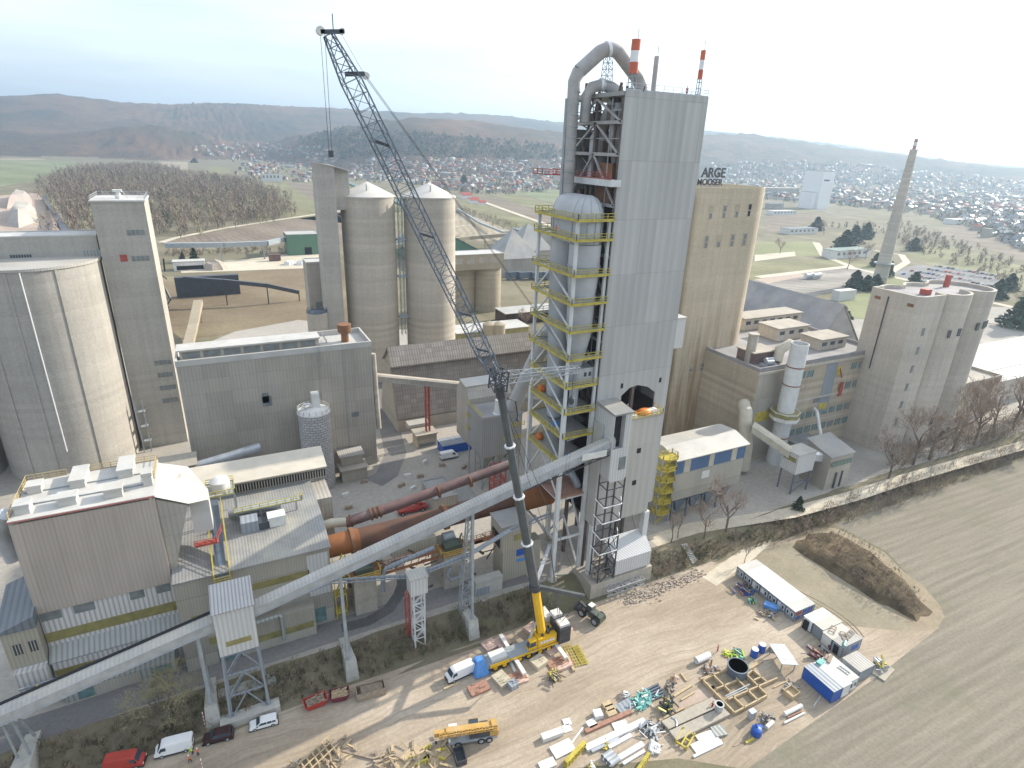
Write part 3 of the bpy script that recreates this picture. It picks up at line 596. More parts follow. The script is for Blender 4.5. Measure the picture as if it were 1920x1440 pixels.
for z in (12.3, 16.4, 20.5, 24.6): b.tube([(lx0-1.0, ly1-.5, z+.8), (lx0-.6, ly0-.3, z), (lx1-.3, ly0-.3, z), (lx1+.4, ly0+1.2, z+.8)], .13, 6)
b.each('guard_ring', M['white'], L)

# red and white stacks and the grey one on the roof
def roof_stack(x, y, r, zp, z1, lb, colours, mast=True):
    s_ = thing('roof_stack', lb, 'stack', (x, y, zt))
    b = MB()
    for k in range(4): a = math.pi/4+k*math.pi/2; b.beam((x+math.cos(a)*r*.9, y+math.sin(a)*r*.9, zt-.2), (x+math.cos(a)*r*.9, y+math.sin(a)*r*.9, zp+.1), .12)
    for k in range(3): z = zt+(zp-zt)*(k+.5)/3; b.box(x-r*.7, x+r*.7, y-r*.7, y+r*.7, z-.05, z+.05)
    b.build('pedestal', M['steel_gray'], s_); b = MB(); b.beam((x+r*.4, y, z1), (x+r*.4, y, z1+1.9), .08); b.beam((x, y, z1+1.3), (x+r*.8, y, z1+1.3), .06); b.build('lightning_rod', M['steel_gray'], s_)
    n = len(colours)
    for k, c in enumerate(colours):
        b = MB(); b.lathe(x, y, [(r, zp+(z1-zp)*k/n), (r, zp+(z1-zp)*(k+1)/n)], 18); b.build('band', c, s_, True)
    return s_
M['signal_red'] = paint('signal_red', (.55, .12, .05), .5, .12, .8)
roof_stack(71.2, 97, .80, 109.0, 114.3, 'thick red and white banded stack on the tower roof before the arched duct', [M['signal_red'], M['white'], M['signal_red']])
roof_stack(86.6, 97, .46, 109.2, 114.0, 'thin red and white banded mast at the far right roof corner of the tower', [M['signal_red'], M['white'], M['signal_red']])
roof_stack(76.8, 98, .45, 106.6, 112.3, 'short plain grey stack standing upright beside the arched duct foot', [M['duct']])
# big weathered gas duct arching over the roof, and the smaller arch beside it
D = thing('gas_duct', 'large weathered grey duct climbing the open side and arching over the tower roof', 'duct', (64.9, 106, 84))
P = [(64.9, 106, 84.5), (64.7, 106, 100), (64.6, 106, 107.9), (65.5, 106, 109.6), (69.2, 105, 113.0), (70.7, 104.8, 113.7), (72.8, 104.6, 113.4), (77.6, 104, 109.2), (78.6, 104, 107.8), (78.8, 104, 105.6)]
b = MB(); b.tube(P[:4], [1.1, 1.1, 1.15, 1.3], 16); b.build('riser', M['duct'], D, True)
b = MB(); b.tube(P[3:], [1.3, 1.3, 1.3, 1.3, 1.3, 1.3, 1.35], 16); b.build('arch', M['duct'], D, True)
b = MB()
for z in range(86, 108, 2): b.lathe(64.8, 106, [(1.08, z), (1.2, z+.05), (1.2, z+.2), (1.08, z+.25)], 16)
b.each('stiffener_ring', M['steel_gray'], D, True)
b = MB(); b.tube([(70.4, 104.84, 113.55), (71.0, 104.76, 113.7)], 1.4, 16); b.build('expansion_joint', M['white'], D, True)
b = MB(); b.truss((70.9, 104.7, 106), (70.9, 104.7, 112.4), 1.8, 1.2, 1.8, 1.2, 6, .07, .1, up=(1, 0, 0)); b.build('support_mast', M['steel_gray'], D)
b = MB(); b.tube([(63.6, 106.6, 84), (63.6, 106.6, 105)], .3, 6); b.beam((63.6, 106.6, 104.6), (66.4, 106, 104.6), .3); b.build('bracket', M['steel_gray'], D)
D = thing('gas_duct', 'shorter grey duct bending over the roof edge under the big arch', 'duct', (67.3, 105.5, 104))
b = MB(); b.tube([(67.2, 105.5, 101), (67.2, 105.5, 105.6), (68.2, 105.3, 107.1), (70.2, 105, 107.7), (72.2, 104.6, 107.2), (73.3, 104.3, 106.4), (73.4, 104.3, 106)], [1.0, 1.0, 1.05, 1.05, 1.1, 1.3, 1.4], 16); b.build('pipe', M['duct'], D, True)
b = MB(); b.tube([(69.7, 105.08, 107.65), (70.5, 104.95, 107.65)], 1.14, 16); b.build('expansion_joint', M['white'], D, True)

# ------------------------------------------------------------------ calciner and its white steel frame
C = thing('calciner_vessel', 'twin light grey process vessels with a domed top between yellow railed platforms', 'vessel', (65, 101, 44))
def stadium(cy0, cy1, cx, r, n=10):
    return [(cx+r*math.sin(-math.pi/2+math.pi*k/n)*1.0, cy0-r*math.cos(-math.pi/2+math.pi*k/n)) for k in range(n+1)]+[(cx+r*math.sin(math.pi/2+math.pi*k/n), cy1-r*math.cos(math.pi/2+math.pi*k/n)) for k in range(n+1)]
b = MB(); rings = []
for z, d in ((79.5, .05), (84.2, 0), (85.6, .18), (86.8, .65), (87.7, 1.4), (88.2, 2.4)): rings.append([(p[0], p[1], z) for p in stadium(98.6, 105.6, 64.9, 3.15-d)])
n = len(rings[0]); b.v = [q for r in rings for q in r]
for k in range(len(rings)-1):
    for i in range(n): b.f.append((k*n+i, k*n+(i+1) % n, (k+1)*n+(i+1) % n, (k+1)*n+i)); b.m.append(0)
b.f.append(tuple(range(n))); b.m.append(0); b.f.append(tuple(range((len(rings)-1)*n, len(rings)*n))); b.m.append(0)
b.build('dome', M['duct_light'], C, True); b = MB()
for i in range(0, n, 2): b.tube([rings[k][i] for k in range(1, len(rings))], .07, 4)
b.each('dome_rib', M['steel_gray'], C)
b = MB(); b.lathe(64.9, 98.4, [(.9, 45), (1.1, 54), (1.5, 56), (2.65, 61.5), (2.75, 70), (3.05, 73), (3.1, 79.4)], 26); b.build('front_vessel', M['duct_light'], C, True)
b = MB(); b.lathe(64.9, 105.8, [(1.6, 40), (2.1, 47), (2.5, 60), (2.95, 74), (3.0, 79.4)], 26); b.build('rear_vessel', M['duct_light'], C, True)
b = MB()
for z, r in ((75.0, 3.14), (69.0, 2.85)): b.lathe(64.9, 98.4, [(r, z), (r+.14, z+.05), (r+.14, z+.3), (r, z+.35)], 26)
for p in stadium(98.6, 105.6, 64.9, 3.2, 6): b.beam((p[0], p[1], 79.6), (p[0], p[1], 85.2), .12)
b.each('flange', M['steel_gray'], C)
FR = thing('platform_tower', 'tall white steel frame with stacked yellow railed platforms on the tower flank', 'steel frame', (65, 103, ZP))
fx0, fx1, fy0, fy1 = 61.2, 68.2, 95.8, 110.4
for (x, y) in ((fx0, fy0), (fx1, fy0), (fx0, fy1), (fx1, fy1)):
    b = MB(); b.box(x-.42, x+.42, y-.42, y+.42, ZP+1, 46); b.box(x-.28, x+.28, y-.28, y+.28, 46, 84); b.build('column', M['steel_white'], FR)
    b = MB(); b.lathe(x, y, [(1.3, ZP), (1.2, ZP+.5), (.75, ZP+1)], 8); b.build('footing', M['conc_dust'], FR)
PZ = [84.2, 80.6, 74.0, 68.5, 63.0, 57.2, 51.0, 45.2, 39.6, 33.2]
for i, z in enumerate(PZ):
    b = MB(); d = .28
    if i < 6:   # gangways round the vessels
        b.box(fx0-.8, fx1+.3, fy0-1.2, fy0-.05, z-d, z); b.box(fx0-.8, fx0+.25, fy0-.05, fy1+.8, z-d, z); b.box(fx0+.25, fx1+.3, fy1-.3, fy1+.8, z-d, z)
    else: b.box(fx0-.3, fx1+.4, fy0-.5, fy1+.5, z-d, z)
    pl = b.build('platform', M['roof_gray'] if i > 5 else M['steel_gray'], FR)
    e = .8 if i < 6 else .3; yf = fy0-(1.2 if i < 6 else .5)
    b = MB(); b.rail([(fx1+.3, yf, z), (fx0-e, yf, z), (fx0-e, fy1+.6, z), (fx1, fy1+.6, z)], w=.11, step=1.5); b.box(fx0-e-.08, fx1+.3, yf-.1, yf, z-.34, z-.04); b.box(fx0-e-.1, fx0-e, yf, fy1+.6, z-.34, z-.04)
    b.build('railing', M['yellow'], pl)
b = MB()
for za, zb in zip(PZ[2:], PZ[3:]+[24.5]):
    ym = (fy0+fy1)/2+1.5; b.beam((fx0, fy0, zb), (fx0, ym, za-.3), .3); b.beam((fx0, fy1, zb), (fx0, ym, za-.3), .3)
    b.beam((fx1, fy0+.2, za-.3), (fx1, ym, zb), .28); b.beam((fx0, fy0, za-.45), (fx1, fy0, za-.45), .25, .4); b.beam((fx0, fy0, za-.45), (fx0, fy1, za-.45), .25, .4)
for za, zb in ((3.6, 13.5), (13.5, 24.2)): b.beam((fx1, fy0, za), (fx1, fy0+8, zb), .4); b.beam((fx0, fy0, zb), (fx1, fy0, zb), .4, .5); b.beam((fx0, fy0, zb), (fx0, fy1, zb), .4, .5); b.beam((fx1-.4, fy1, za), (fx0+.5, fy1-4, zb), .4)
b.each('brace', M['steel_white'], FR)
b = MB(); b.box(fx0-.2, fx1+.2, fy0-.2, fy1-3, 24.3, 24.8); b.build('timber_deck', M['wood_red'], FR)
b = MB(); b.rail([(fx0-.2, fy1-3, 24.8), (fx0-.2, fy1-8, 24.8)], w=.1); b.rail([(62.8, 94.9, 33.2), (68.3, 94.9, 33.2)], w=.12); b.build('deck_railing', M['yellow'], FR)
b = MB()     # switch cabin on a middle platform
b.box(63.9, 68.0, 96.2, 99.4, 51.0, 54.4); cb = solo(b, 'site_cabin', M['galv'], 'pale grey equipment cabin with two small windows on a frame platform', 'cabin', (66, 97.8, 51.0))
b = MB(); b.box(65.6, 66.2, 96.14, 96.2, 52.6, 53.5); b.box(66.7, 67.3, 96.14, 96.2, 52.6, 53.5); b.each('window', M['glass'], cb)
for i, (x, y, z, m, lb) in enumerate(((62.8, 108.6, 45.2, 'orange', 'orange covered load on the platform above the blue crate'), (62.9, 108.4, 33.2, 'orange', 'orange covered load on the lowest railed platform behind the conveyor'))):
    o = MB(); o.lathe(0, 0, [(1.0, 0), (1.1, .6), (.7, 1.2), (.2, 1.4)], 9); q = solo(o, 'covered_load', M[m], lb, 'load', (0, 0, 0), smooth=True); q.location = (x, y, z)
for i, (x, y, z, lb) in enumerate(((62.6, 101.4, 39.6, 'small light blue crate on the platform below the big grey deck'), (63.4, 97.2, 33.2, 'blue machine crate on the frame platform just above the conveyor'))):
    o = MB(); o.box(-.8, .8, -.5, .5, .1, .9); o.box(-.9, .9, -.6, .6, 0, .1); o.box(-.6, .6, -.3, .3, .9, 1.1); q = solo(o, 'crate', M['tarp'], lb, 'crate', (0, 0, 0)); q.location = (x, y, z)
# tertiary ducts near the tower foot
D = thing('inclined_duct', 'thick dull grey duct sloping from the vessel frame down to the filter house', 'duct', (63, 120, 40))
e = ony(957, 772, 142); b = MB(); b.tube([(66.5, 108.5, 62), (66, 112, 57.5), (e[0], 142, e[1])], 2.0, 18); b.build('pipe', M['duct_light'], D, True)
D = thing('inclined_duct', 'blue grey pipe curving through the frame above the rusty kiln head', 'duct', (66, 100, 24)); b = MB(); b.tube([(55, 104, 22.6), (60, 103, 25.6), (64, 101, 28.5), (66.5, 99, 28.0), (67.8, 98, 25)], [.75, .75, .9, .9, .9], 12); b.build('pipe', M['blue_pale'], D, True)

# ------------------------------------------------------------------ long inclined conveyor in two flights with its corner house
def gallery(name, p0, p1, wd, hh, lb, mroof, mside, ribs=1, dust=None):
    a = Vector(p0); c = Vector(p1); r = thing(name, lb, 'conveyor', (a.x, a.y, min(a.z, c.z)))
    t = (c-a); Lh = math.hypot(t.x, t.y); n = Vector((-t.y/Lh, t.x/Lh, 0)); z = Vector((0, 0, 1))
    b = MB()
    def sec(p): return [p-n*wd/2, p+n*wd/2, p+n*wd/2+z*hh*.75, p+n*wd*.3+z*hh, p-n*wd*.3+z*hh, p-n*wd/2+z*hh*.75]
    A = sec(a); B_ = sec(c); b.add(A+B_, [(0, 5, 4, 3, 2, 1), (6, 7, 8, 9, 10, 11)]+[(i, (i+1) % 6, 6+(i+1) % 6, 6+i) for i in range(6)]); b.build('housing', mside, r)
    b = MB(); k = 0
    b.add([A[5]-n*.02+z*.02, A[4]+z*.03, A[3]+z*.03, A[2]+n*.02+z*.02, B_[5]-n*.02+z*.02, B_[4]+z*.03, B_[3]+z*.03, B_[2]+n*.02+z*.02], [(0, 1, 5, 4), (1, 2, 6, 5), (2, 3, 7, 6)]); b.build('cover', mroof, r)
    b = MB(); m = int(t.length/(2.9*ribs))
    for i in range(1, m):
        p = a+t*(i/m); Q = sec(p); b.beam(Q[0]-n*.03, Q[5]-n*.03, .09); b.beam(Q[5]+z*.05, Q[4]+z*.05, .07)
    b.beam(A[0]-n*.05, B_[0]-n*.05, .16); b.beam(A[5]-n*.05+z*.04, B_[5]-n*.05+z*.04, .10); b.build('joint_rib', M['galv'], r)
    return r
ptop = ony(1140, 835, 90.4); plow = ony(470, 1152, 91.2)
K = gallery('conveyor', (plow[0]-.5, 91.2, plow[1]), (70.2, 90.4, ptop[1]), 2.3, 2.0, 'long pale conveyor gallery climbing from the corner house to the lift shaft', M['roof_pale'], M['galv'])
b = MB(); b.truss((49, 90.8, 33.6), (69, 90.4, ptop[1]-1.0), 2.2, 2.2, 1.6, 1.6, 8, .12, .16); b.build('head_truss', M['steel_dark'], K)
b = MB(); b.box(62, 68, 89.0, 89.2, 37.2, 38.6); b.build('drive_guard', M['whitish'], K)
pa = ony(0, 1348, 91.2); pb = ony(402, 1170, 91.2); ex = lerp((pa[0], pa[1]), (pb[0], pb[1]), -.9)
K = gallery('conveyor', (ex[0], 91.2, ex[1]), (pb[0]+1, 91.2, pb[1]), 2.7, 2.2, 'lower conveyor gallery with a dark belt slot running out of the left frame edge', M['roof_pale'], M['galv'])
b = MB(); t0 = Vector((ex[0], 91.8, ex[1]+2.22)); t1 = Vector((pb[0], 91.8, pb[1]+2.22)); b.beam(t0, t1, .55, .12); b.build('belt_slot', M['dark'], K)
H = thing('corner_house', 'white conveyor house with a ribbed roof standing on a steel trestle', 'transfer house', (-4.8, 91, 1.2))
hx0, hx1, hy0, hy1 = -7.7, -1.7, 88.2, 93.6
b = MB(); b.box(hx0, hx1, hy0, hy1, 15.4, 24.4); b.build('walls', M['white_clad'], H)
b = MB(); b.prism([(hx0-.25, hy0-.4), (hx1+.25, hy0-.4), (hx1+.25, hy1+.3), (hx0-.25, hy1+.3)], 24.4, [24.6, 24.6, 26.0, 26.0]); b.build('roof', clad('corner_house_roof', (.50, .51, .52), .55, 'x', .6, .1), H)
b = MB(); b.box(-6.5, -2.6, hy0-.05, hy0, 17.2, 18.2); b.build('window', M['olive_glaz'], H)
b = MB()
for x in (hx0+.3, hx1-.3):
    for y in (hy0+.4, hy1-.4): b.beam((x-(.9 if x < -5 else -.9)*.6, y, 1.0), (x, y, 15.4), .38)
for za, zb in ((1.2, 6), (6, 10.7), (10.7, 15.2)):
    for y in (hy0+.4, hy1-.4): b.beam((hx0+.1, y, za), ((hx0+hx1)/2, y, zb), .2); b.beam((hx1-.1, y, za), ((hx0+hx1)/2, y, zb), .2); b.beam((hx0, y, zb), (hx1, y, zb), .22)
    for x in (hx0+.1, hx1-.1): b.beam((x, hy0+.4, za), (x, hy1-.4, zb), .18)
b.build('trestle', M['blue_pale'], H)
b = MB(); b.box(-9.6, .2, 87.4, 89.6, -.1, 1.3); b.box(-9.6, .2, 92.4, 94.4, .8, 2.6); b.each('footing', M['conc_pier'], H)
def pier(px, ztop, lb, w=2.0, ya=88.6, yb=97.4):
    r = thing('concrete_pier', lb, 'pier', (px, ya, 0)); b = MB()
    b.hexa([(px-w*.62, ya, -.2), (px+w*.62, ya, -.2), (px+w*.5, yb, 1.2), (px-w*.5, yb, 1.2), (px-w*.5, ya+.7, 4.6), (px+w*.5, ya+.7, 4.6), (px+w*.4, yb, 3.0), (px-w*.4, yb, 3.0)]); b.build('base', M['conc_pier'], r)
    return r
R_ = pier(13.4, 23, 'concrete wedge pier carrying a thin conveyor column, between corner house and small lattice tower')
b = MB(); b.beam((13.0, 90.0, 4.4), (13.0, 90.9, 24.6), .55); b.beam((13.6, 92.2, 4.2), (13.0, 91.0, 24), .3); b.build('column', M['steel_gray'], R_)
R_ = pier(-10.6, 19, 'concrete wedge pier with a slim steel column left of the corner house trestle')
b = MB(); b.beam((-10.6, 90.2, 4.4), (-10.6, 91, 19.0), .6); b.beam((-10.2, 92.6, 4.2), (-10.6, 91.4, 18), .25); b.build('column', M['steel_gray'], R_)
R_ = pier(38.6, 27, 'concrete wedge pier under the tall lattice pylon beside the crane')
b = MB(); b.truss((38.6, 94.4, 3.0), (38.6, 91.4, 31.0), 1.5, 1.0, 2.4, 1.0, 14, .09, .2, up=(1, 0, 0)); b.beam((38.6, 90.0, 4.4), (38.6, 90.6, 31.6), .5); b.build('pylon', M['steel_gray'], R_)
R_ = pier(-37.2, 12, 'rounded concrete wedge pier with four steel struts at the far left road edge', 2.6)
b = MB()
for dx in (-.6, .6):
    for dy in (92.0, 95.5): b.beam((-37.2+dx*1.3, dy, 4.0), (-37.2+dx, 91.2+(dy-93)*.3, 13.4), .3)
b.each('strut', M['steel_gray'], R_)
TW = thing('pipe_tower', 'small white box on a slim white lattice tower beside the pipe bridge', 'tower', (27.2, 91.5, 1.5))
b = MB(); b.box(25.7, 29.1, 90, 92.8, 14.6, 18.4); b.build('cabin', M['white_clad'], TW)
b = MB(); b.box(25.5, 29.3, 89.8, 93.0, 18.4, 18.7); b.build('roof', M['roof_pale'], TW)
b = MB(); b.truss((27.4, 91.4, 1.2), (27.4, 91.4, 14.6), 2.0, 2.2, 2.0, 2.2, 6, .14, .26, up=(1, 0, 0)); b.build('lattice', M['steel_white'], TW)
b = MB(); b.truss((25.6, 92.4, 3), (25.6, 92.4, 14), .8, .8, .8, .8, 9, .07, .09, up=(1, 0, 0)); b.build('ladder', M['red_steel'], TW)
P_ = thing('pipe_bridge', 'bundle of thin grey pipes crossing from the annex past the small white tower', 'pipes', (28, 94, 12)); b = MB()
for dy, dz in ((0, 0), (.7, .1), (.3, .7)): b.tube([(-39, 102+dy, 7.6+dz), (-16, 102+dy, 8.4+dz), (12.5, 102.2+dy, 13+dz), (27.5, 93+dy*.6, 16.5+dz), (39, 93.5+dy*.6, 17.5+dz), (50, 97+dy, 18+dz), (62, 99+dy, 18+dz)], .16, 6)
b.each('pipe', M['blue_pale'], P_)
b = MB(); b.beam((39, 93.6, 17.8), (50.5, 97.4, 18.3), .8, .12); b.build('tray', M['galv'], P_)
# ------------------------------------------------------------------ plant buildings
def bldg(name, lb, cat, x0, x1, y0, y1, z0, z1, wall, roof, par=.5, over=0, group=None):
    r = thing(name, lb, cat, ((x0+x1)/2, (y0+y1)/2, z0), group)
    b = MB(); b.box(x0, x1, y0, y1, z0, z1); b.build('walls', wall, r)
    b = MB()
    if par:
        w_ = .35; o = .12
        b.box(x0-o, x1+o, y0-o, y0+w_, z1+.02, z1+par); b.box(x0-o, x1+o, y1-w_, y1+o, z1+.02, z1+par); b.box(x0-o, x0+w_, y0+w_, y1-w_, z1+.02, z1+par); b.box(x1-w_, x1+o, y0+w_, y1-w_, z1+.02, z1+par); b.box(x0+w_, x1-w_, y0+w_, y1-w_, z1+.02, z1+.12)
    else: b.box(x0-over, x1+over, y0-over, y1+over, z1+.01, z1+.3)
    b.build('roof', roof, r); return r
def strip(parent, x0, x1, y, z0, z1, mat, name='window', d=.05, mull=0):
    b = MB(); b.box(x0, x1, y-d, y+.05, z0, z1); o = b.build(name, mat, parent)
    if mull:
        b = MB(); n = max(1, round((x1-x0)/mull))
        for i in range(n+1): x = x0+(x1-x0)*i/n; b.box(x-.06, x+.06, y-d-.04, y-d, z0, z1)
        b.build('frame', M['conc_dust'], o)
    return o
def hood(parent, x, y, z, sx, sy, sz, m, name='roof_vent'):
    b = MB(); b.box(x-sx/2, x+sx/2, y-sy/2, y+sy/2, z, z+sz*.75); b.box(x-sx/2-.15, x+sx/2+.15, y-sy/2-.15, y+sy/2+.15, z+sz*.75, z+sz); return b.build(name, m, parent)
# -- cooler building (brown, white ribbed storeys below)
H = thing('cooler_building', 'large brown clad building with white roof and white ribbed storeys in the lower left', 'building', (-25, 112, ZP))
hx0, hx1 = -35.0, -14.6
b = MB(); b.sweepx([(106.6, 19.2), (106.6, 30.4), (106.9, 37.0), (120.5, 37.4), (120.5, 28), (112, 19.2)], hx0, hx1); b.build('upper_walls', M['brown_clad'], H)
b = MB(); b.box(hx0+.1, hx1-.1, 107, 120, 11.5, 19.19); b.build('white_storey', M['white_rib'], H)
b = MB(); b.box(hx0, hx1, 106.7, 120.7, 37.42, 37.8); b.build('roof', M['roof_white'], H)
b = MB(); b.box(hx0-.1, hx1+.1, 106.56, 106.69, 37.56, 37.66); b.build('eaves_strip', M['red_steel'], H)
b = MB()
for y in (111.2, 115.6): b.box(hx0+.5, hx1-.5, y-.08, y+.08, 37.81, 38.05)
b.each('roof_seam', M['steel_gray'], H)
for x, y, sx, sy, sz in ((-32.8, 116, 2, 2.2, 1.6), (-26.5, 117, 2.2, 5.6, 1.7), (-19.4, 118, 2.3, 5.6, 1.7), (-33.2, 109.4, 2.0, 2.2, 1.8), (-27.2, 109.6, 2.6, 2.2, 1.7), (-20.6, 109.4, 2.6, 2.2, 1.8), (-15.6, 111.5, 1.4, 2.2, 2.6)): hood(H, x, y, 37.81, sx, sy, sz, M['roof_white'])
b = MB(); b.rail([(hx0+.1, 107.4, 37.8), (hx0+.1, 120.4, 37.8), (hx0+6, 120.4, 37.8)], w=.1, step=1.3); b.rail([(hx0+8, 120.5, 37.8), (hx1-6, 120.5, 37.8)], w=.1); b.rail([(hx1-4, 120.5, 37.8), (hx1-.2, 120.5, 37.8), (hx1-.2, 113, 37.8)], w=.1); b.build('roof_railing', paint('tan_yellow_rail', (.50, .38, .18), .6), H)
strip(H, hx0+.1, hx1-.1, 107, 12.6, 14.6, M['olive_glaz'])
for xa, xb in ((-34.8, -31.8), (-30, -26.9), (-21.6, -19.3), (-17.4, -15.1)): strip(H, xa, xb, 107, 17.2, 19.18, M['glass_gray'])
b = MB(); b.sweepx([(105, ZP), (105, 9.7), (107, 11.4), (107, ZP)], hx0+.4, hx1); b.build('lower_storey', M['white_rib'], H)
b = MB(); b.sweepx([(104.7, 9.6), (107.0, 11.55), (107.0, 11.75), (104.7, 9.85)], hx0+.2, hx1+.1); b.build('lean_to_roof', M['pale_rib'], H)
strip(H, hx0+.5, hx1-4, 105, 6.4, 7.9, M['olive_glaz'])
b = MB(); b.sweepx([(102.2, ZP), (102.2, 5.2), (104.95, 6.0), (104.95, ZP)], -33.4, -16.2); b.build('annex_wall', M['pale_rib'], H)
for xa, xb in ((-31.5, -29.2), (-20.2, -17)): strip(H, xa, xb, 102.2, ZP+.1, 4.8, M['glass_teal'], 'gate')
strip(H, -29, -22, 102.2, ZP+.1, 4.9, M['pale_wall'], 'gate')
b = MB(); b.hexa([(hx1+.02, 107.2, 20), (hx1+.5, 107.2, 20), (hx1+.5, 111, 20), (hx1+.02, 111, 20), (hx1+.02, 107.2, 36.6), (-9.9, 107.2, 34.2), (-9.9, 119, 35.4), (hx1+.02, 119, 37.1)]); b.build('side_bay', M['gray_clad'], H)
b = MB(); b.add([(hx1, 107, 37.3), (-9.7, 107.1, 34.6), (-6.6, 109, 33.6), (-6.6, 113, 33.6), (-9.7, 119, 36), (hx1, 120, 37.4)], [(0, 1, 2, 3, 4, 5)]); b.sweepx([(109, 33.5), (113, 33.5), (113, 27), (109, 27)], -9.8, -6.6); b.build('sloped_hood', M['roof_white'], H)
b = MB(); b.tube([(-36.5, 112, 36.5), (-38.4, 113, 33), (-37.6, 113, 27)], 1.3, 12); b.build('side_duct', M['galv'], H, True)
b = MB(); b.rail([(-10, 107, 25.4), (-6.4, 107, 25.4), (-5.2, 109, 26.8)], w=.1); b.box(-10, -6, 107, 108.4, 25.1, 25.35); b.build('side_walkway', M['red_steel'], H)
Cb = thing('stair_house', 'small cream house with blue grey pitched roof and two barred windows at far left', 'house', (-37.4, 105.5, ZP))
b = MB(); b.box(-40.0, -35.05, 105, 110, 10.4, 18.5); b.build('walls', M['cream_clad'], Cb)
b = MB(); b.prism([(-40.5, 104.5), (-34.9, 104.5), (-34.9, 115), (-40.5, 115)], 18.2, [18.5, 20.6, 23, 21.0]); b.build('roof', M['roof_slate'], Cb)
for xa in (-38.9, -36.8): strip(Cb, xa, xa+1.3, 105, 13.2, 15.4, M['glass'], mull=.43)
b = MB(); b.box(-39.4, -35.05, 103.5, 110, ZP, 10.39); b.build('lower_walls', M['white_rib'], Cb)
b = MB(); b.rail([(-41, 98, 8.4), (-36.6, 98, 8.4), (-35.4, 99.4, 9.6)], w=.16, step=1.4); b.box(-41, -36.4, 98, 99.5, 8.1, 8.35); solo(b, 'yellow_walkway', M['yellow'], 'short yellow railed walkway over the road at the left frame edge', 'walkway', (-39, 98, 8))
# -- burner house annex: dusty roof, olive glazing bands
A_ = thing('annex_building', 'long low dusty roofed annex with olive glazing bands below the conveyor', 'building', (0, 112, ZP))
ax0, ax1 = -14.4, 13.2
b = MB(); b.box(ax0, ax1, 104, 128.5, ZP, 20.4); b.box(ax0, 9, 101, 103.98, ZP, 9.4); b.build('walls', M['pale_wall'], A_)
b = MB(); b.sweepx([(103.6, 20.42), (111.8, 22.4), (128.5, 22.6), (128.5, 22.9), (111.8, 22.8), (103.6, 20.8)], ax0, ax1+.3); b.build('roof', clad('annex_roof', (.33, .34, .345), .55, 'x', .86, .25, dirt=(.42, .39, .31)), A_)
for xa, xb, z, y in ((-3.2, 9, 14.8, 104), (-12.6, 9.2, 10.9, 104), (-10, -3, 7.4, 101), (-2, 8.6, 4.6, 101)): strip(A_, xa, xb, y, z, z+1.5, M['olive_glaz'])
strip(A_, 8.8, 12.9, 104, 9.6, 19.6, M['white_clad'], 'pale_panel'); strip(A_, 6, 11.5, 104, ZP+.1, 6.2, M['glass_teal'], 'gate'); strip(A_, -9, -5, 101, ZP+.1, 6, M['glass_teal'], 'gate')
b = MB(); b.tube([(-4, 100.6, 9.6), (2.4, 100.6, 10), (2.8, 100.5, 9.6), (2.8, 100.4, 4)], .38, 8); b.build('exhaust_pipe', M['pale_rib'], A_)
b = MB(); b.sweepx([(127.8, 22.9), (127.8, 25.2), (127.4, 25.3), (127.4, 25.7), (134.4, 27.4), (134.4, 22.9)], -14.5, 17.2); b.build('roof_gallery', M['conc_dust'], A_)
b = MB(); b.sweepx([(127.1, 25.72), (134.6, 27.5), (134.6, 27.7), (127.1, 25.95)], -14.6, 17.4); b.build('gallery_roof', paint('dusty_cream_roof', (.55, .50, .41), .9, .12, .3), A_)
b = MB(); b.box(-12, 17, 127.7, 127.79, 23.2, 25.0); lv_ = b.build('louvre', M['dark'], A_)
b = MB()
for i in range(50): x = -12+29*i/50; b.box(x, x+.22, 127.6, 127.69, 23.2, 25.0)
b.build('louvre_bars', M['conc_dust'], lv_)
b = MB(); b.box(13.3, 16.8, 119.5, 128, 12, 22.3); b.build('end_wall', M['gray_clad'], A_)
# yellow stair and ductwork on the annex roof
Q = thing('roof_fan_unit', 'dust collector fan with yellow railed platforms and stair on the annex roof', 'machinery', (-3, 116, 22.8))
b = MB(); b.box(-7.4, -2.2, 117, 122.5, 29.0, 29.3); b.box(-3, 10.2, 115.4, 117.4, 25.4, 25.6)
for x in (-7.2, -2.4):
    for y in (117.3, 122.2): b.beam((x, y, 22.7), (x, y, 29.1), .3)
for x in (2, 9): b.beam((x, 116.4, 22.7), (x, 116.4, 25.5), .3)
b.each('deck', M['steel_gray'], Q)
b = MB(); b.rail([(-7.4, 117, 29.3), (-2.2, 117, 29.3), (-2.2, 122.5, 29.3), (-7.4, 122.5, 29.3)], w=.12, close=True); b.rail([(-3, 115.4, 25.6), (10.2, 115.4, 25.6), (10.2, 117.4, 25.6)], w=.12)
for x in (-7.6, -4.9): b.beam((x, 115.5, 28.6), (x, 103, 19.6), .22, .4); b.rail([(x, 115.5, 28.8), (x, 103, 19.8)], w=.12, step=2)
b.rail([(-7.6, 102.6, 19.4), (-4.9, 102.6, 19.4)], w=.14, step=1)
b.build('railing', M['yellow'], Q)
b = MB(); b.beam((-6.25, 116.5, 29.0), (-6.25, 103, 19.5), 1.7, .12); b.build('stair_flight', M['steel_blue'], Q)
b = MB(); b.lathe(-4.8, 120, [(1.9, 29.3), (1.9, 31.2), (.7, 32.0)], 16); b.build('fan_casing', M['whitish'], Q, True)
b = MB(); b.tube([(-4, 118.5, 24), (0, 118, 24.2), (6, 117.9, 24.0)], .9, 12); b.build('duct', M['galv'], Q, True)
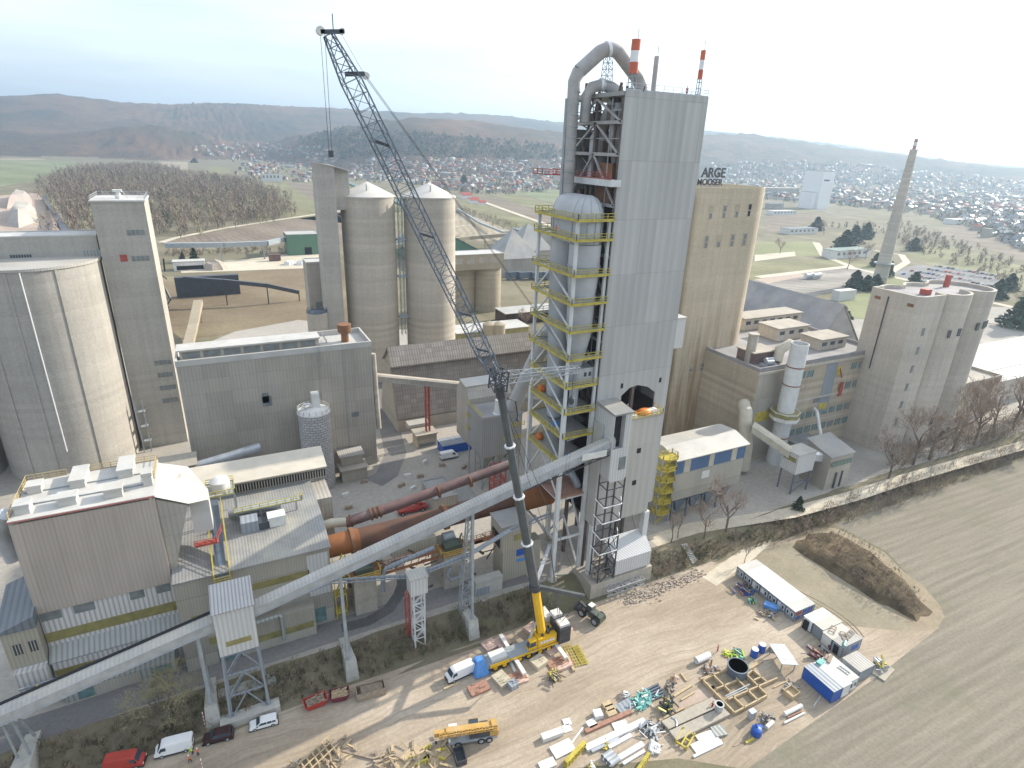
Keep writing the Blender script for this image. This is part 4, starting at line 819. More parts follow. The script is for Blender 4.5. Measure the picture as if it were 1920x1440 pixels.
b = MB(); b.box(-2, 1.2, 111.6, 114.6, 22.7, 25.2); b.build('motor_box', M['blue_pale'], Q); b = MB(); b.box(3, 6.4, 111.8, 114.4, 22.7, 25.0); b.build('filter_box', M['whitish'], Q); b = MB(); b.box(.9, 3.2, 111.7, 114.2, 22.7, 24.4); b.build('drive', M['steel_dark'], Q)
D = thing('elbow_duct', 'pale elbow pipe joining the annex end wall to the dark red duct', 'duct', (14, 114, 18)); b = MB(); b.tube([(12.6, 113, 19.5), (15.5, 114, 19.2), (19, 114.8, 18)], 1.0, 14); b.build('pipe', M['duct_tan'], D, True)
# -- rotary kiln
kz = lambda x: 17.3+(x-16)*.016
K = thing('rotary_kiln', 'long rust brown rotary kiln tube running from the annex to the tower foot', 'kiln', (40, 108.5, 14))
b = MB(); b.tube([(13.5, 108.5, kz(13)), (20, 108.5, kz(20))], 2.35, 28); b.build('outlet_end', M['kiln_orange'], K, True)
b = MB(); b.tube([(20, 108.5, kz(20)), (56, 108.5, kz(56))], 2.3, 28); b.build('shell', M['kiln'], K, True)
b = MB(); b.tube([(56, 108.5, kz(56)), (58, 108.5, kz(58)), (60, 108.5, kz(60)), (66.5, 108.5, kz(66))], [2.3, 2.9, 3.3, 3.3], 28); b.build('inlet_end', M['kiln_orange'], K, True)
for x in (18.6, 39.4, 57.2):
    b = MB(); b.tube([(x-.45, 108.5, kz(x)), (x+.45, 108.5, kz(x))], 2.8 if x < 50 else 3.4, 28); b.build('tyre', M['rusty'], K, True)
D = thing('tertiary_duct', 'dark oxide red duct running behind and above the rusty kiln', 'duct', (38, 115, 17))
b = MB(); b.tube([(18.6, 114.6, 18), (30, 115, 19.3), (60, 116, 23.2)], 1.15, 16); b.build('pipe', M['kiln_pipe'], D, True)
b = MB()
for x in (19.5, 24, 25, 26, 40, 48): zz = 18+(x-18.6)*.118; b.tube([(x, 114.7, zz), (x+.4, 114.7, zz+.05)], 1.4, 16)
b.each('flange', M['rusty'], D, True)
b = MB(); b.rail([(22.4, 103.1, 13.1), (36, 103.1, 13.7)], w=.1, step=1.2); b.rail([(42.6, 102.9, 13.6), (49.4, 102.9, 14)], w=.1, step=1.2); solo(b, 'kiln_walkway_railing', M['dull_orange'], 'orange railing along the walkway below the rusty kiln', 'railing', (30, 103, 13))
b = MB(); kk = random.Random(31)
for i in range(60): x = kk.uniform(16, 62); y = kk.uniform(103.6, 107); z = kk.uniform(ZP, 13.6); b.beam((x, y, z), (x+kk.uniform(-3, 3), y+kk.uniform(-.6, .6), z+kk.uniform(-1, 3)), kk.uniform(.12, .5))
tag(b.build('kiln_pipework', M['grime'], loc=(40, 105, ZP)), 'tangle of grimy pipes and struts under the kiln', 'pipework', kind='stuff')
def kpier(x, lb):
    r = thing('kiln_pier', lb, 'pier', (x, 106, ZP)); b = MB(); b.box(x-2.3, x+2.3, 102.6, 112, ZP, 12.4); b.build('base', M['conc_dust'], r)
    b = MB(); b.box(x-3.2, x+3.2, 101.2, 105.8, 12.41, 12.7); b.build('deck', M['dull_orange'], r)
    b = MB(); b.rail([(x-3.2, 105.5, 12.7), (x-3.2, 101.2, 12.7), (x+3.2, 101.2, 12.7), (x+3.2, 105.5, 12.7)], w=.11, step=1.3); b.build('railing', M['yellow'], r)
    b = MB(); b.tube([(x-1.3, 106.2, 14.1), (x+1.3, 106.2, 14.1)], 1.0, 14); b.build('support_roller', M['steel_gray'], r, True)
    b = MB(); b.box(x-2, x+2, 102.6, 105, 12.7, 13.9); b.tube([(x+1.6, 103.2, 13.7), (x+1.8, 103.4, 15.4), (x+2.4, 104, 15.6)], .22, 6); b.build('drive_unit', M['green'], r)
    return r
kpier(19.6, 'concrete kiln pier nearest the annex, with stained rails on its front'); kpier(39.4, 'concrete kiln pier with yellow railed drive deck beside the lattice pylon')
b = MB()
for z in (10.4, 12.0): b.beam((22.2, 103.4, z+.4), (36, 103.4, z+1), .35, .5)
for i in range(9): x = 23+i*1.6; b.beam((x, 103.4, 10.6), (x+.8, 103.4, 12.9), .12)
solo(b, 'walkway_girder', M['dull_orange'], 'long orange girder walkway strung between the two kiln piers', 'girder', (29, 103.4, 12))
b = MB()
for x in (44, 47): b.beam((x-2.5, 103, 13), (x+2.5, 103, 13.2), .5, .8)
b.beam((41, 103.4, 12.2), (51, 103.2, 13.4), .3, .5); solo(b, 'walkway_girder', M['dull_orange'], 'orange girder under the kiln beside the white control house', 'girder', (46, 103, 13))
b = MB(); b.tube([(23, 101.6, 8), (23.2, 101.6, 12.6), (24, 101.6, 13.6), (34.4, 101.6, 15.6)], .5, 10); solo(b, 'water_pipe', M['blue_pale'], 'pale blue grey pipe with an elbow along the front of the kiln', 'pipe', (26, 101.6, 12), smooth=True)
b = MB(); b.tube([(38, 101.4, 9.4), (37.2, 101, 7.6), (38, 100.8, 6.4), (40, 100.8, 6.8), (40.6, 100.9, 9.4)], .4, 10); solo(b, 'loop_pipe', M['blue_pale'], 'looped pale pipe on the kiln pier beside the lattice pylon', 'pipe', (39, 101, 7), smooth=True)
b = MB(); b.rail([(13.8, 104.6, z_) for z_ in (13,)]+[(15.8, 104.6, 13)], w=.12)
for z in (4, 8.5, 13): b.box(13.4, 15.8, 103.2, 105.4, z-.15, z); b.rail([(13.4, 103.2, z), (15.8, 103.2, z), (15.8, 105.4, z)], w=.12)
for x in (13.5, 15.7): b.beam((x, 103.3, ZP), (x, 103.3, 18), .16)
for za, zb in ((ZP, 8.5), (8.5, 13), (13, 18)): b.beam((13.6, 104, za), (15.6, 104, zb), .5, .12)
solo(b, 'yellow_stair_tower', M['yellow'], 'narrow yellow stair tower between the annex corner and the orange kiln end', 'stair', (14.6, 104, ZP))
b = MB(); b.box(26, 36, 104.6, 106, 13.4, 16); solo(b, 'heat_shield', M['cream_clad'], 'plain grey heat shield panel hung before the rusty kiln', 'shield', (31, 105, 13.4))
CH = thing('control_house', 'cream cabin on a block tower beside the boom, roof of plain grey sheet', 'house', (53, 101, ZP))
b = MB(); b.box(49.6, 57.0, 99.4, 105.4, 11.0, 17.6); b.build('upper_walls', M['cream_clad'], CH); b = MB(); b.box(50.2, 57.4, 99.8, 105, ZP, 10.99); b.build('lower_walls', M['cream_clad'], CH)
b = MB(); b.box(49.3, 57.4, 99.1, 105.7, 17.62, 17.95); b.build('roof', M['roof_gray'], CH); strip(CH, 52.6, 56.8, 99.4, 13.4, 15, M['olive_glaz']); strip(CH, 53.6, 57.2, 99.8, 8.6, 10.4, M['blue'], 'blue_panel'); strip(CH, 53.6, 57.2, 99.8, 7.0, 7.8, M['tarp'], 'blue_panel')
b = MB(); b.box(49.5, 49.59, 100.4, 104.4, 11.6, 15.2); b.build('doorway', M['dark'], CH)
bw = thing('retaining_box', 'low pale concrete block wall with a grey panel beside the plant road', 'wall', (45, 98.4, ZP)); b = MB(); b.box(42.6, 49.2, 97.6, 99.6, ZP, 6.4); b.build('block', M['conc_pier'], bw); strip(bw, 42.8, 46, 97.6, ZP+.2, 4.6, M['blue_pale'], 'panel')
b = MB(); b.box(57.6, 60.4, 100.5, 103.5, ZP, 11); solo(b, 'concrete_column', M['conc_dust'], 'square concrete column behind the white frame foot', 'column', (59, 102, ZP))
# -- the large grey box behind
Bx = bldg('grinding_hall', 'huge grey panel clad box building with a roof monitor and rusty funnel', 'building', -12, 38, 165.6, 180.5, ZP, 41, M['gray_clad'], M['roof_white'], 1.6)
b = MB(); b.box(-11, 24, 169, 174, 41.1, 44); b.build('roof_monitor', M['conc_dust'], Bx); b = MB(); b.box(-11.4, 24.4, 168.4, 174.6, 44.01, 44.4); b.build('monitor_roof', M['roof_white'], Bx)
for i in range(7): strip(Bx, -10.4+i*4.9, -6.2+i*4.9, 169, 41.9, 43.6, M['glass_gray'])
b = MB(); b.lathe(32, 172.5, [(1.1, 41), (1.1, 43.6), (2.0, 44.2), (2.0, 46.4)], 18); b.lathe(32, 172.5, [(1.7, 46.41), (.1, 46.42)], 18); b.build('funnel', M['rusty'], Bx, True)
b = MB(); b.tube([(38.7, 166.6, 38.4), (39.0, 166.6, 22), (39.3, 166.6, 14)], .75, 10); b.build('downpipe', M['conc_tan'], Bx, True)
b = MB(); b.rail([(23, 168, 42.6), (26, 168, 42.6), (26, 176, 42.6)], w=.1); b.beam((23, 165.3, 37), (23, 165.3, 43), .1); b.beam((23.5, 165.3, 37), (23.5, 165.3, 43), .1); b.build('ladder', M['galv'], Bx)
b = MB(); b.box(22.9, 23.0, 165.4, 165.58, 4, 41); b.box(29.8, 29.9, 165.4, 165.58, 8, 42.5); b.each('conduit', M['steel_gray'], Bx)
rr = random.Random(9)
for i in range(9): x = rr.uniform(-10, 35); z = rr.uniform(10, 34); strip(Bx, x, x+rr.uniform(1.4, 4), 165.6, z, z+rr.choice((1.6, 3.0)), rr.choice([M['glass_gray'], M['pale_wall'], M['cream_clad']]), 'cladding_patch', .04)
strip(Bx, 31.6, 36.4, 165.6, ZP+.1, 8, M['pale_wall'], 'gate'); strip(Bx, -8.5, -2.2, 165.6, 17, 20, M['cream_clad'], 'cladding_patch')
b = MB(); b.tube([(-11, 159, 15.5), (-3.6, 159, 16.5), (5, 159, 18)], 1.3, 14); solo(b, 'horizontal_duct', M['galv'], 'fat dusty grey duct lying in front of the grinding hall wall', 'duct', (-3, 159, 15), smooth=True)
b = MB(); b.box(-19, -11, 157, 161, ZP, 17); b.prism([(-19.6, 156.4), (-10.6, 156.4), (-10.6, 162), (-19.6, 162)], 17, [17.3, 17.3, 18.4, 18.4]); solo(b, 'lean_to_shed', M['conc_dust'], 'dusty lean-to shed between concrete tower and fat grey duct', 'shed', (-15, 159, ZP))
# -- block silo with ring railing
BS = thing('block_silo', 'round block-built silo with ring railing and hoppers on its roof', 'silo', (19.6, 159.2, ZP))
mb_, t_, bb_ = _new('silo_blockwork'); bk = t_.nodes.new('ShaderNodeTexBrick'); bk.inputs['Color1'].default_value = (.50, .49, .48, 1); bk.inputs['Color2'].default_value = (.40, .385, .37, 1); bk.inputs['Mortar'].default_value = (.16, .15, .14, 1); bk.inputs['Scale'].default_value = 1; bk.inputs['Mortar Size'].default_value = .07; bk.inputs['Brick Width'].default_value = 1.5; bk.inputs['Row Height'].default_value = .75
tcn = t_.nodes.new('ShaderNodeTexCoord'); sx = t_.nodes.new('ShaderNodeSeparateXYZ'); t_.links.new(tcn.outputs['Object'], sx.inputs[0]); an = _math(t_, 'MULTIPLY', _math(t_, 'ARCTAN2', sx.outputs[1], sx.outputs[0]), 4.4); cv = t_.nodes.new('ShaderNodeCombineXYZ'); t_.links.new(an, cv.inputs[0]); t_.links.new(sx.outputs[2], cv.inputs[1]); t_.links.new(cv.outputs[0], bk.inputs['Vector']); t_.links.new(bk.outputs[0], bb_.inputs['Base Color']); bb_.inputs['Roughness'].default_value = .9
b = MB(); b.lathe(19.6, 159.2, [(4.3, ZP), (4.3, 26)], 32); b.build('shell', mb_, BS, True)
b = MB(); b.lathe(19.6, 159.2, [(4.5, 26.01), (4.5, 26.4), (.1, 27.6)], 32); b.build('roof', M['whitish'], BS, True)
b = MB(); b.rail([(19.6+4.3*math.cos(a), 159.2+4.3*math.sin(a), 26.4) for a in np.linspace(0, 2*math.pi, 17)[:-1]], w=.1, step=1.7, close=True); b.build('railing', M['whitish'], BS)
b = MB(); b.box(19.4, 21.4, 158.6, 160.8, 27, 31.4); b.build('filter_box', M['whitish'], BS); b = MB(); b.tube([(16.6, 159, 27.2), (17.4, 159, 28.6), (18.6, 159, 28.6), (19.4, 159, 27.6)], .4, 8); b.build('filling_pipe', M['whitish'], BS)
# small huts on the yard side
r = bldg('dusty_hut', 'small stepped hut with dusty ribbed roof beside the block silo', 'hut', 25.6, 33, 157.6, 162, ZP, 6.4, M['conc_dust'], M['roof_tan'], 0, .5); b = MB(); b.box(26, 32.4, 160, 164.6, 6.8, 9.6); b.build('upper_room', M['conc_dust'], r); b = MB(); b.box(25.6, 33, 159.6, 165, 9.61, 9.95); b.build('upper_roof', M['roof_pale'], r)
r = bldg('dusty_hut', 'flat roofed masonry hut before the tiled storage hall', 'hut', 52.4, 59.2, 170, 175, ZP, 7, M['factory_wall'], M['roof_tan'], 0, .4); b = MB(); b.box(51.6, 59, 176, 180, 6.8, 8.4); b.build('rear_canopy', M['roof_pale'], r); strip(r, 53, 58.6, 170, ZP+.4, 4.0, M['glass_gray'])
r = bldg('square_kiosk', 'square grey flat roofed kiosk behind the kiln', 'kiosk', 44.6, 51.2, 130.9, 141.4, ZP, 7.6, M['gray_clad'], M['roof_gray'], .3)
r = bldg('grey_plinth', 'lower grey slab roof beside the square kiosk', 'kiosk', 51.4, 57, 130.5, 138, ZP, 5.6, M['gray_clad'], M['roof_gray'], .2)
# -- filter house
Fh = thing('filter_house', 'grey dust filter house on steel legs behind the crane boom', 'building', (66, 142, ZP))
b = MB(); b.box(61.6, 74, 138, 149, 13, 25.2); b.build('walls', clad('filter_cladding', (.36, .37, .37), .6, 'xy', .8, .15), Fh)
b = MB(); b.box(61.4, 74.2, 137.8, 138.1, 25.21, 25.9); b.box(61.4, 61.8, 138.1, 149, 25.21, 25.9); b.box(61.8, 74, 138.1, 149, 25.21, 25.3); b.build('roof', M['roof_dark'], Fh)
b = MB(); b.sweepx([(149.1, 12), (149.1, 27), (151.5, 30), (156, 30.6), (159, 27), (159, 12)], 62, 76); b.build('arched_bay', M['gray_clad'], Fh); b = MB(); b.sweepx([(151.2, 30), (156.1, 30.8), (156.1, 31), (151.2, 30.2)], 61.8, 76); b.build('bay_roof', M['roof_pale'], Fh)
for x in (63.6, 67.6, 71.6):
    b = MB(); b.prism([(x-1.9, 138.4), (x+1.9, 138.4), (x+1.9, 144), (x-1.9, 144)], 12.99, 13.0); b.v = []; b.f = []; b.m = []
    b.add([(x-1.9, 138.4, 13), (x+1.9, 138.4, 13), (x+1.9, 144, 13), (x-1.9, 144, 13), (x-.4, 140.8, 8), (x+.4, 140.8, 8), (x+.4, 141.6, 8), (x-.4, 141.6, 8)], [(0, 1, 5, 4), (1, 2, 6, 5), (2, 3, 7, 6), (3, 0, 4, 7), (4, 5, 6, 7)]); b.build('dust_hopper', M['gray_clad'], Fh)
b = MB()
for x in (62, 66, 70, 73.8):
    for y in (138.4, 144, 148.6): b.beam((x, y, ZP), (x, y, 13), .35)
for x in (62, 66, 70): b.beam((x, 138.4, ZP+.5), (x+4, 138.4, 12.8), .25); b.beam((x+4, 138.4, ZP+.5), (x, 138.4, 12.8), .25)
b.each('leg', M['steel_gray'], Fh)
b = MB(); b.lathe(67.5, 140.5, [(1.6, 25.3), (1.2, 19+6.6), (1.0, 29), (1.0, 29.5)], 14); b.build('outlet', M['whitish'], Fh, True)
b = MB()
for z in (18, 22): b.rail([(61.2, 147, z), (61.2, 149, z)], w=.14, step=1); b.rail([(68, 137.2, z), (74.5, 137.2, z)], w=.12, step=1.2)
b.rail([(61.6, 138, 25.9), (61.6, 149, 25.9)], w=.08); b.build('railing', M['yellow'], Fh)
b = MB()
for x in (62.5, 66): b.beam((x, 131.5, ZP), (x, 131.5, 12), .3); b.beam((x, 134.5, ZP), (x, 134.5, 12), .3)
for z in (5, 8, 11.8): b.rail([(62.5, 131.5, z), (66, 131.5, z), (66, 134.5, z), (62.5, 134.5, z)], w=.16, close=True)
solo(b, 'red_stair_frame', M['red_steel'], 'faded red steel frame standing below the filter house', 'steel frame', (64, 133, ZP))
# -- storage hall with tiled flanks
Sh = thing('storage_hall', 'long storage hall with steep tiled flank and a small ridge roof', 'hall', (85, 190, ZP))
b = MB(); b.sweepx([(184.5, ZP), (184.5, 7.5), (190, 24.6), (191, 31), (199, 24.6), (206, 6), (206, ZP)], 50, 128); b.build('body', M['conc_dust'], Sh)
b = MB(); b.sweepx([(184.0, 7.3), (189.85, 25.0), (190.1, 24.9), (184.25, 7.1)], 49.6, 128.4); b.build('tiled_flank', M['tile'], Sh)
b = MB(); b.sweepx([(187.4, 25.2), (191.3, 31.3), (198.6, 25), (198.6, 25.3), (191.3, 31.7), (187.4, 25.6)], 49.2, 128.6); b.build('ridge_roof', M['tile'], Sh)
b = MB(); b.box(50, 128, 183.9, 184.45, ZP, 6.9); b.build('base_wall', M['roof_tan'], Sh)
G_ = gallery('conveyor', (38.2, 172, 28.4), (72, 172, 20.2), 2.2, 2.1, 'dusty brown conveyor gallery sloping from the grinding hall past the tiled flank', M['roof_tan'], M['conc_dust'])
b = MB(); b.truss((56.8, 172, ZP), (56.8, 172, 23.6), 1.0, 1.0, 1.2, 1.2, 8, .12, .24, up=(1, 0, 0)); b.build('trestle', M['red_steel'], G_)
G_ = gallery('conveyor', (72, 168, 19.8), (97, 168, 12.4), 2.2, 2.1, 'dusty brown conveyor gallery continuing behind the white steel frame', M['roof_tan'], M['conc_dust'])
# -- concrete head house tower and big silo
Ct = thing('concrete_tower', 'tall pale square concrete tower with strip windows and a flat railed roof', 'tower', (-21.6, 212, ZP))
b = MB(); b.box(-28, -15.2, 203.6, 221, ZP, 78.2); b.build('shaft', M['conc_tower'], Ct); b = MB(); b.box(-28.3, -14.9, 203.3, 221.3, 78.21, 78.7); b.build('roof', M['roof_white'], Ct)
b = MB(); b.rail([(-28.1, 205, 78.7), (-28.1, 221, 78.7), (-15.1, 221, 78.7), (-15.1, 206, 78.7)], w=.1, step=2.4); b.build('railing', M['galv'], Ct)
b = MB(); b.lathe(-21.6, 209, [(.9, 78.7), (.9, 79.6), (.6, 79.8), (.6, 80.6)], 14); b.box(-22.8, -20.6, 208.2, 209.8, 80.6, 81.2); b.beam((-20.4, 208.6, 80.8), (-19.4, 208.6, 78.8), .15); b.build('roof_vent', M['whitish'], Ct)
for (u0, v0, u1, v1) in ((238, 432, 271, 440), (247, 481, 280, 488), (290, 675, 321, 684), (296, 699, 324, 706), (300, 723, 330, 730), (305, 746, 334, 754)):
    (xa, za), (xb, zb) = ony(u0, v1, 203.6), ony(u1, v0, 203.6); z = (za+zb)/2; o = strip(Ct, xa, xb, 203.6, z-.75, z+.75, M['glass_gray'], mull=1.1)
x, z = ony(232, 484, 203.6); strip(Ct, x-.9, x+.9, 203.6, z-1, z+1, M['red_steel'], 'red_sign_panel')
b = MB()
for i in range(3): b.box(-27+i*0, -25, 200.4, 203.2, 6+i*5, 6.2+i*5)
for x in (-27.4, -25.4): b.beam((x, 200.4, ZP), (x, 200.4, 20), .25)
b.build('service_ladder', M['steel_gray'], Ct)
def big_silo(cx, lb):
    s_ = thing('clinker_silo', lb, 'silo', (cx, 205.5, ZP)); b = MB(); b.lathe(cx, 205.5, [(16.6, ZP), (16.6, 62.6)], 56); b.build('shell', M['conc_gray'], s_, True)
    b = MB(); b.lathe(cx, 205.5, [(16.9, 62.61), (16.9, 63.3), (.2, 63.6)], 56); b.build('roof', M['roof_pale'], s_, True)
    b = MB()
    for a in (240, 263, 300):  # raised strips added to stand for the dark bands down the shell
        a = rad(a); p = Vector((cx+16.7*math.cos(a), 205.5+16.7*math.sin(a), 0)); t = Vector((-math.sin(a), math.cos(a), 0))*.35; n = Vector((math.cos(a), math.sin(a), 0))*.12
        b.hexa([tuple(q)+() for q in (p-t-n+Vector((0, 0, ZP)), p+t-n+Vector((0, 0, ZP)), p+t+n+Vector((0, 0, ZP)), p-t+n+Vector((0, 0, ZP)), p-t-n+Vector((0, 0, 62.5)), p+t-n+Vector((0, 0, 62.5)), p+t+n+Vector((0, 0, 62.5)), p-t+n+Vector((0, 0, 62.5)))])
    b.each('raised_strip', M['conc_gray'], s_); return s_
s_ = big_silo(-45.2, 'giant pale concrete silo with raised vertical strips at the left edge, beside the square tower'); big_silo(-79.6, 'second giant concrete silo mostly beyond the left frame edge')
a = rad(274); b = MB(); b.tube([(-45.2+16.95*math.cos(a), 205.5+16.95*math.sin(a), 62.5), (-45.2+16.95*math.cos(a), 205.5+16.95*math.sin(a), 12)], .16, 6); b.build('white_pipe', M['white'], s_)
Gg = bldg('silo_gallery', 'long flat gallery house on top of the giant silos', 'gallery', -96, -28.6, 206, 217, 63.3, 68.9, M['conc_gray'], M['roof_white'], .4)
(xa, za) = ony(40, 483, 206); strip(Gg, xa-2.4, xa+2.4, 206, za-.8, za+.8, M['glass'], mull=.6); strip(Gg, xa+14, xa+19, 206, za-1.6, za+1.4, M['pale_rib'], 'door')
# -- twin silos with conical roofs and the slanted bucket elevator house
for i, (cx, cy) in enumerate(((57.4, 243), (81.6, 239.6))):
    s_ = thing('twin_silo', ('tall tan round silo with cone roof, left of the pair behind the crane jib', 'tall tan round silo with cone roof, right of the pair, crossed by the jib')[i], 'silo', (cx, cy, ZP))
    b = MB(); b.lathe(cx, cy, [(10.4, ZP), (10.4, 76.6)], 48); b.build('shell', M['conc_tan'], s_, True)
    b = MB(); b.lathe(cx, cy, [(10.6, 76.61), (10.65, 77.0), (1.2, 81.6), (.2, 82.0)], 48); b.build('cone_roof', paint('cone_roof_%d' % i, (.56, .53, .48), .7, .1, .3), s_, True)
    b = MB(); b.tube([(cx-1.5, cy-6, 78.5), (cx-1.5, cy-6, 81.4)], .28, 6); b.tube([(cx-7.5, cy-4, 77.5), (cx-7.5, cy-4, 80)], .2, 6); b.each('vent_pipe', M['steel_gray'], s_)
b = MB(); b.truss((69.4, 240, 20), (69.4, 240, 76), 1.6, 1.6, 1.6, 1.6, 22, .1, .16, up=(1, 0, 0))
for z in (28, 45, 60, 76): b.box(67.6, 71.4, 238, 242, z, z+.5)
solo(b, 'link_ladder_tower', M['steel_gray'], 'slim ladder tower standing in the gap between the twin tan silos', 'ladder tower', (69.4, 240, 20))
E_ = thing('elevator_house', 'tall slim grey elevator house with a slanted roof left of the twin silos', 'tower', (43, 238, ZP))
b = MB(); b.prism([(37.8, 236), (44.2, 236), (44.2, 246), (37.8, 246)], ZP, [88.6, 87.9, 87.9, 88.6]); b.build('shaft', M['conc_gray'], E_)
b = MB(); b.prism([(44.21, 238), (49.6, 238), (49.6, 246), (44.21, 246)], 72, [87.4, 85.9, 85.9, 87.4]); b.build('head_bay', M['conc_gray'], E_); b = MB(); b.prism([(37.5, 235.6), (50, 235.6), (50, 246.4), (37.5, 246.4)], 87.0, [89.1, 86.4, 86.4, 89.1], None); b.v = []; b.f = []; b.m = []
b.hexa([(37.5, 235.7, 88.65), (50, 235.7, 86.2), (50, 246.3, 86.2), (37.5, 246.3, 88.65), (37.5, 235.7, 89.0), (50, 235.7, 86.5), (50, 246.3, 86.5), (37.5, 246.3, 89.0)]); b.build('roof', M['roof_white'], E_)
Bt = bldg('box_tower', 'grey clad box tower with pale roof left of the elevator house', 'tower', 33.6, 42.4, 252, 262, ZP, 50, M['gray_clad'], M['roof_white'], .5)
strip(Bt, 36, 39.5, 252, 31, 34, M['glass_gray'])
sx_ = g(600, 640, ZP); s_ = thing('small_silo', 'small round concrete silo with railed top before the grey box tower', 'silo', (34.5, 236, ZP)); b = MB(); b.lathe(33.8, 236, [(3.9, ZP), (3.9, 34)], 24); b.build('shell', M['conc_tan'], s_, True); b = MB(); b.rail([(33.8+3.8*math.cos(a), 236+3.8*math.sin(a), 34.1) for a in np.linspace(0, 2*math.pi, 11)[:-1]], close=True, w=.12); b.lathe(33.8, 236, [(3.95, 34.01), (.1, 34.4)], 24); b.build('top', M['steel_blue'], s_)
# ------------------------------------------------------------------ right hand plant
Bs = thing('concrete_silo', 'massive tan concrete silo with rust stains and rows of small windows behind the tower', 'silo', (155.3, 153.1, ZP))
def rrect(x0, x1, y0, y1, rs, n=10):   # outline with its own radius at each corner: front left, front right, back right, back left
    P = []
    for (cx, cy, a0), r in zip(((x0, y0, 180), (x1, y0, 270), (x1, y1, 0), (x0, y1, 90)), rs):
        ox, oy = (cx+r if cx == x0 else cx-r), (cy+r if cy == y0 else cy-r); P += [(ox+r*math.cos(rad(a0+90*k/n)), oy+r*math.sin(rad(a0+90*k/n))) for k in range(n+1)]
    return P
def open_top(parent, name, x0, x1, y0, y1, rs, zt, dep):
    o_ = rrect(x0, x1, y0, y1, rs); i_ = rrect(x0+.5, x1-.5, y0+.5, y1-.5, [r-.45 for r in rs]); n = len(o_); b = MB(); b.add([(*p, ZP) for p in o_]+[(*p, zt) for p in o_]+[(*p, zt) for p in i_]+[(*p, zt-dep) for p in i_], [(k*n+i, k*n+(i+1) % n, (k+1)*n+(i+1) % n, (k+1)*n+i) for k in range(3) for i in range(n)]+[tuple(range(3*n, 4*n))]); b.build(name, M['conc_big'], parent, True)
open_top(Bs, 'shell', 133.6, 167.2, 143.6, 172, (2.2, 9.5, 9, 4), 86.9, 2.8)
open_top(Bs, 'side_shell', 104, 131.8, 145.4, 172, (4, 3, 3, 4), 85.6, 1.6)
b = MB(); b.box(131.6, 132.6, 143.9, 145.2, ZP, 85); b.build('joint_rib', M['conc_big'], Bs)
for row, (us, v) in enumerate((((1333, 1358, 1382, 1405), 399), ((1324, 1348, 1373, 1396), 454), ((1296, 1316, 1342, 1361), 690))):
    for i, u in enumerate(us):
        x, z = ony(u, v-i*1.6, 143.6); hh = 2.1 if row < 2 else 1.6; w_ = strip(Bs, x-.95, x+.95, 143.6, z-hh, z+hh, M['factory_wall'], d=.06); b = MB(); b.box(x-.5, x+.5, 143.5, 143.53, z-hh+.3, z-.2)
        if (i+row) % 2 or i == 3: b.box(x-.5, x+.6, 143.5, 143.53, z+.2, z+hh-.3)
        b.each('opening', M['dark'] if i == 3 and row == 0 else M['glass_gray'], w_)
def letters(txt, size, x, y, z, mat, name='sign_letters'):
    cu = bpy.data.curves.new(name, 'FONT'); cu.body = txt; cu.size = size; cu.extrude = .12; cu.align_x = 'RIGHT'; cu.offset = .02*size; cu.space_character = 1.0
    o = bpy.data.objects.new(name, cu); S.collection.objects.link(o); dg = bpy.context.evaluated_depsgraph_get(); me = bpy.data.meshes.new_from_object(o.evaluated_get(dg)); bpy.data.objects.remove(o)
    o = bpy.data.objects.new(name, me); me.materials.clear(); me.materials.append(mat); S.collection.objects.link(o); o.rotation_euler = (rad(90), 0, 0); o.location = (x, y, z); return o
Sg = thing('roof_sign', 'dark letter sign reading ARGE MOOSER on the roof of the tan silo', 'sign', (150, 158, 84.4))
for tx, sz, xr, zz in (('ARGE', 4.1, 156.6, 89.4), ('MOOSER', 2.75, 155.8, 86.9)):
    o = letters(tx, sz, xr, 157, zz, M['steel_dark']); o.parent = Sg; o.location = Vector((xr, 157, zz))-Sg.location
b = MB()
for x in (145.5, 149.5, 153.6): b.beam((x, 157.3, 84.4), (x, 157.3, 92.2), .16); b.beam((x, 157.3, 91), (x, 161, 84.4), .14)
for z in (86.7, 89.2): b.beam((142, 157.3, z), (157, 157.3, z), .14)
b.build('scaffold', M['steel_gray'], Sg)
o = MB(); o.box(-3.5, 3.5, -2.5, 2.5, 0, 24); q = thing('silo_annex', 'small pale box bay bridging the gap between clad tower and tan silo', 'bay', (116, 140, 36)); x, z = ony(1281, 597, 128); b = MB(); b.box(96, x+1.2, 128, 133, z-9, z); b.build('walls', M['white_clad'], q); b = MB(); b.box(96, x+1.4, 127.8, 133.2, z+.01, z+.3); b.build('roof', M['roof_white'], q)
# blue banded loading building
Bb = thing('loading_building', 'grey loading building with a blue panelled band and pale ribbed roof by the tower', 'building', (115, 108, ZP))
b = MB(); b.box(102.6, 127.6, 104, 114, 8.4, 21); b.box(103.4, 127, 107, 114, ZP, 8.39); b.build('walls', M['pale_wall'], Bb)
b = MB(); b.prism([(101.9, 103.2), (128.2, 103.2), (128.2, 109), (101.9, 109)], 21.02, [21.3, 21.3, 23.0, 23.0]); b.prism([(101.9, 109.02), (128.2, 109.02), (128.2, 115), (101.9, 115)], 21.02, [23.0, 23.0, 22.4, 22.4]); b.build('roof', M['roof_pale'], Bb)
for xa, xb in ((102.65, 105.4), (107.6, 114.2), (116, 122.4), (124.4, 127.55)): strip(Bb, xa, xb, 104, 16.8, 20.9, M['blue_wall'], 'blue_panel')
for xa, xb in ((105.41, 107.59), (114.21, 115.99), (122.41, 124.39)): strip(Bb, xa, xb, 104, 16.8, 20.9, M['duct_tan'], 'tan_panel', .04)
b = MB(); b.box(112.3, 115, 103.92, 103.99, 13.4, 15.6); b.build('white_plate', M['whitish'], Bb)
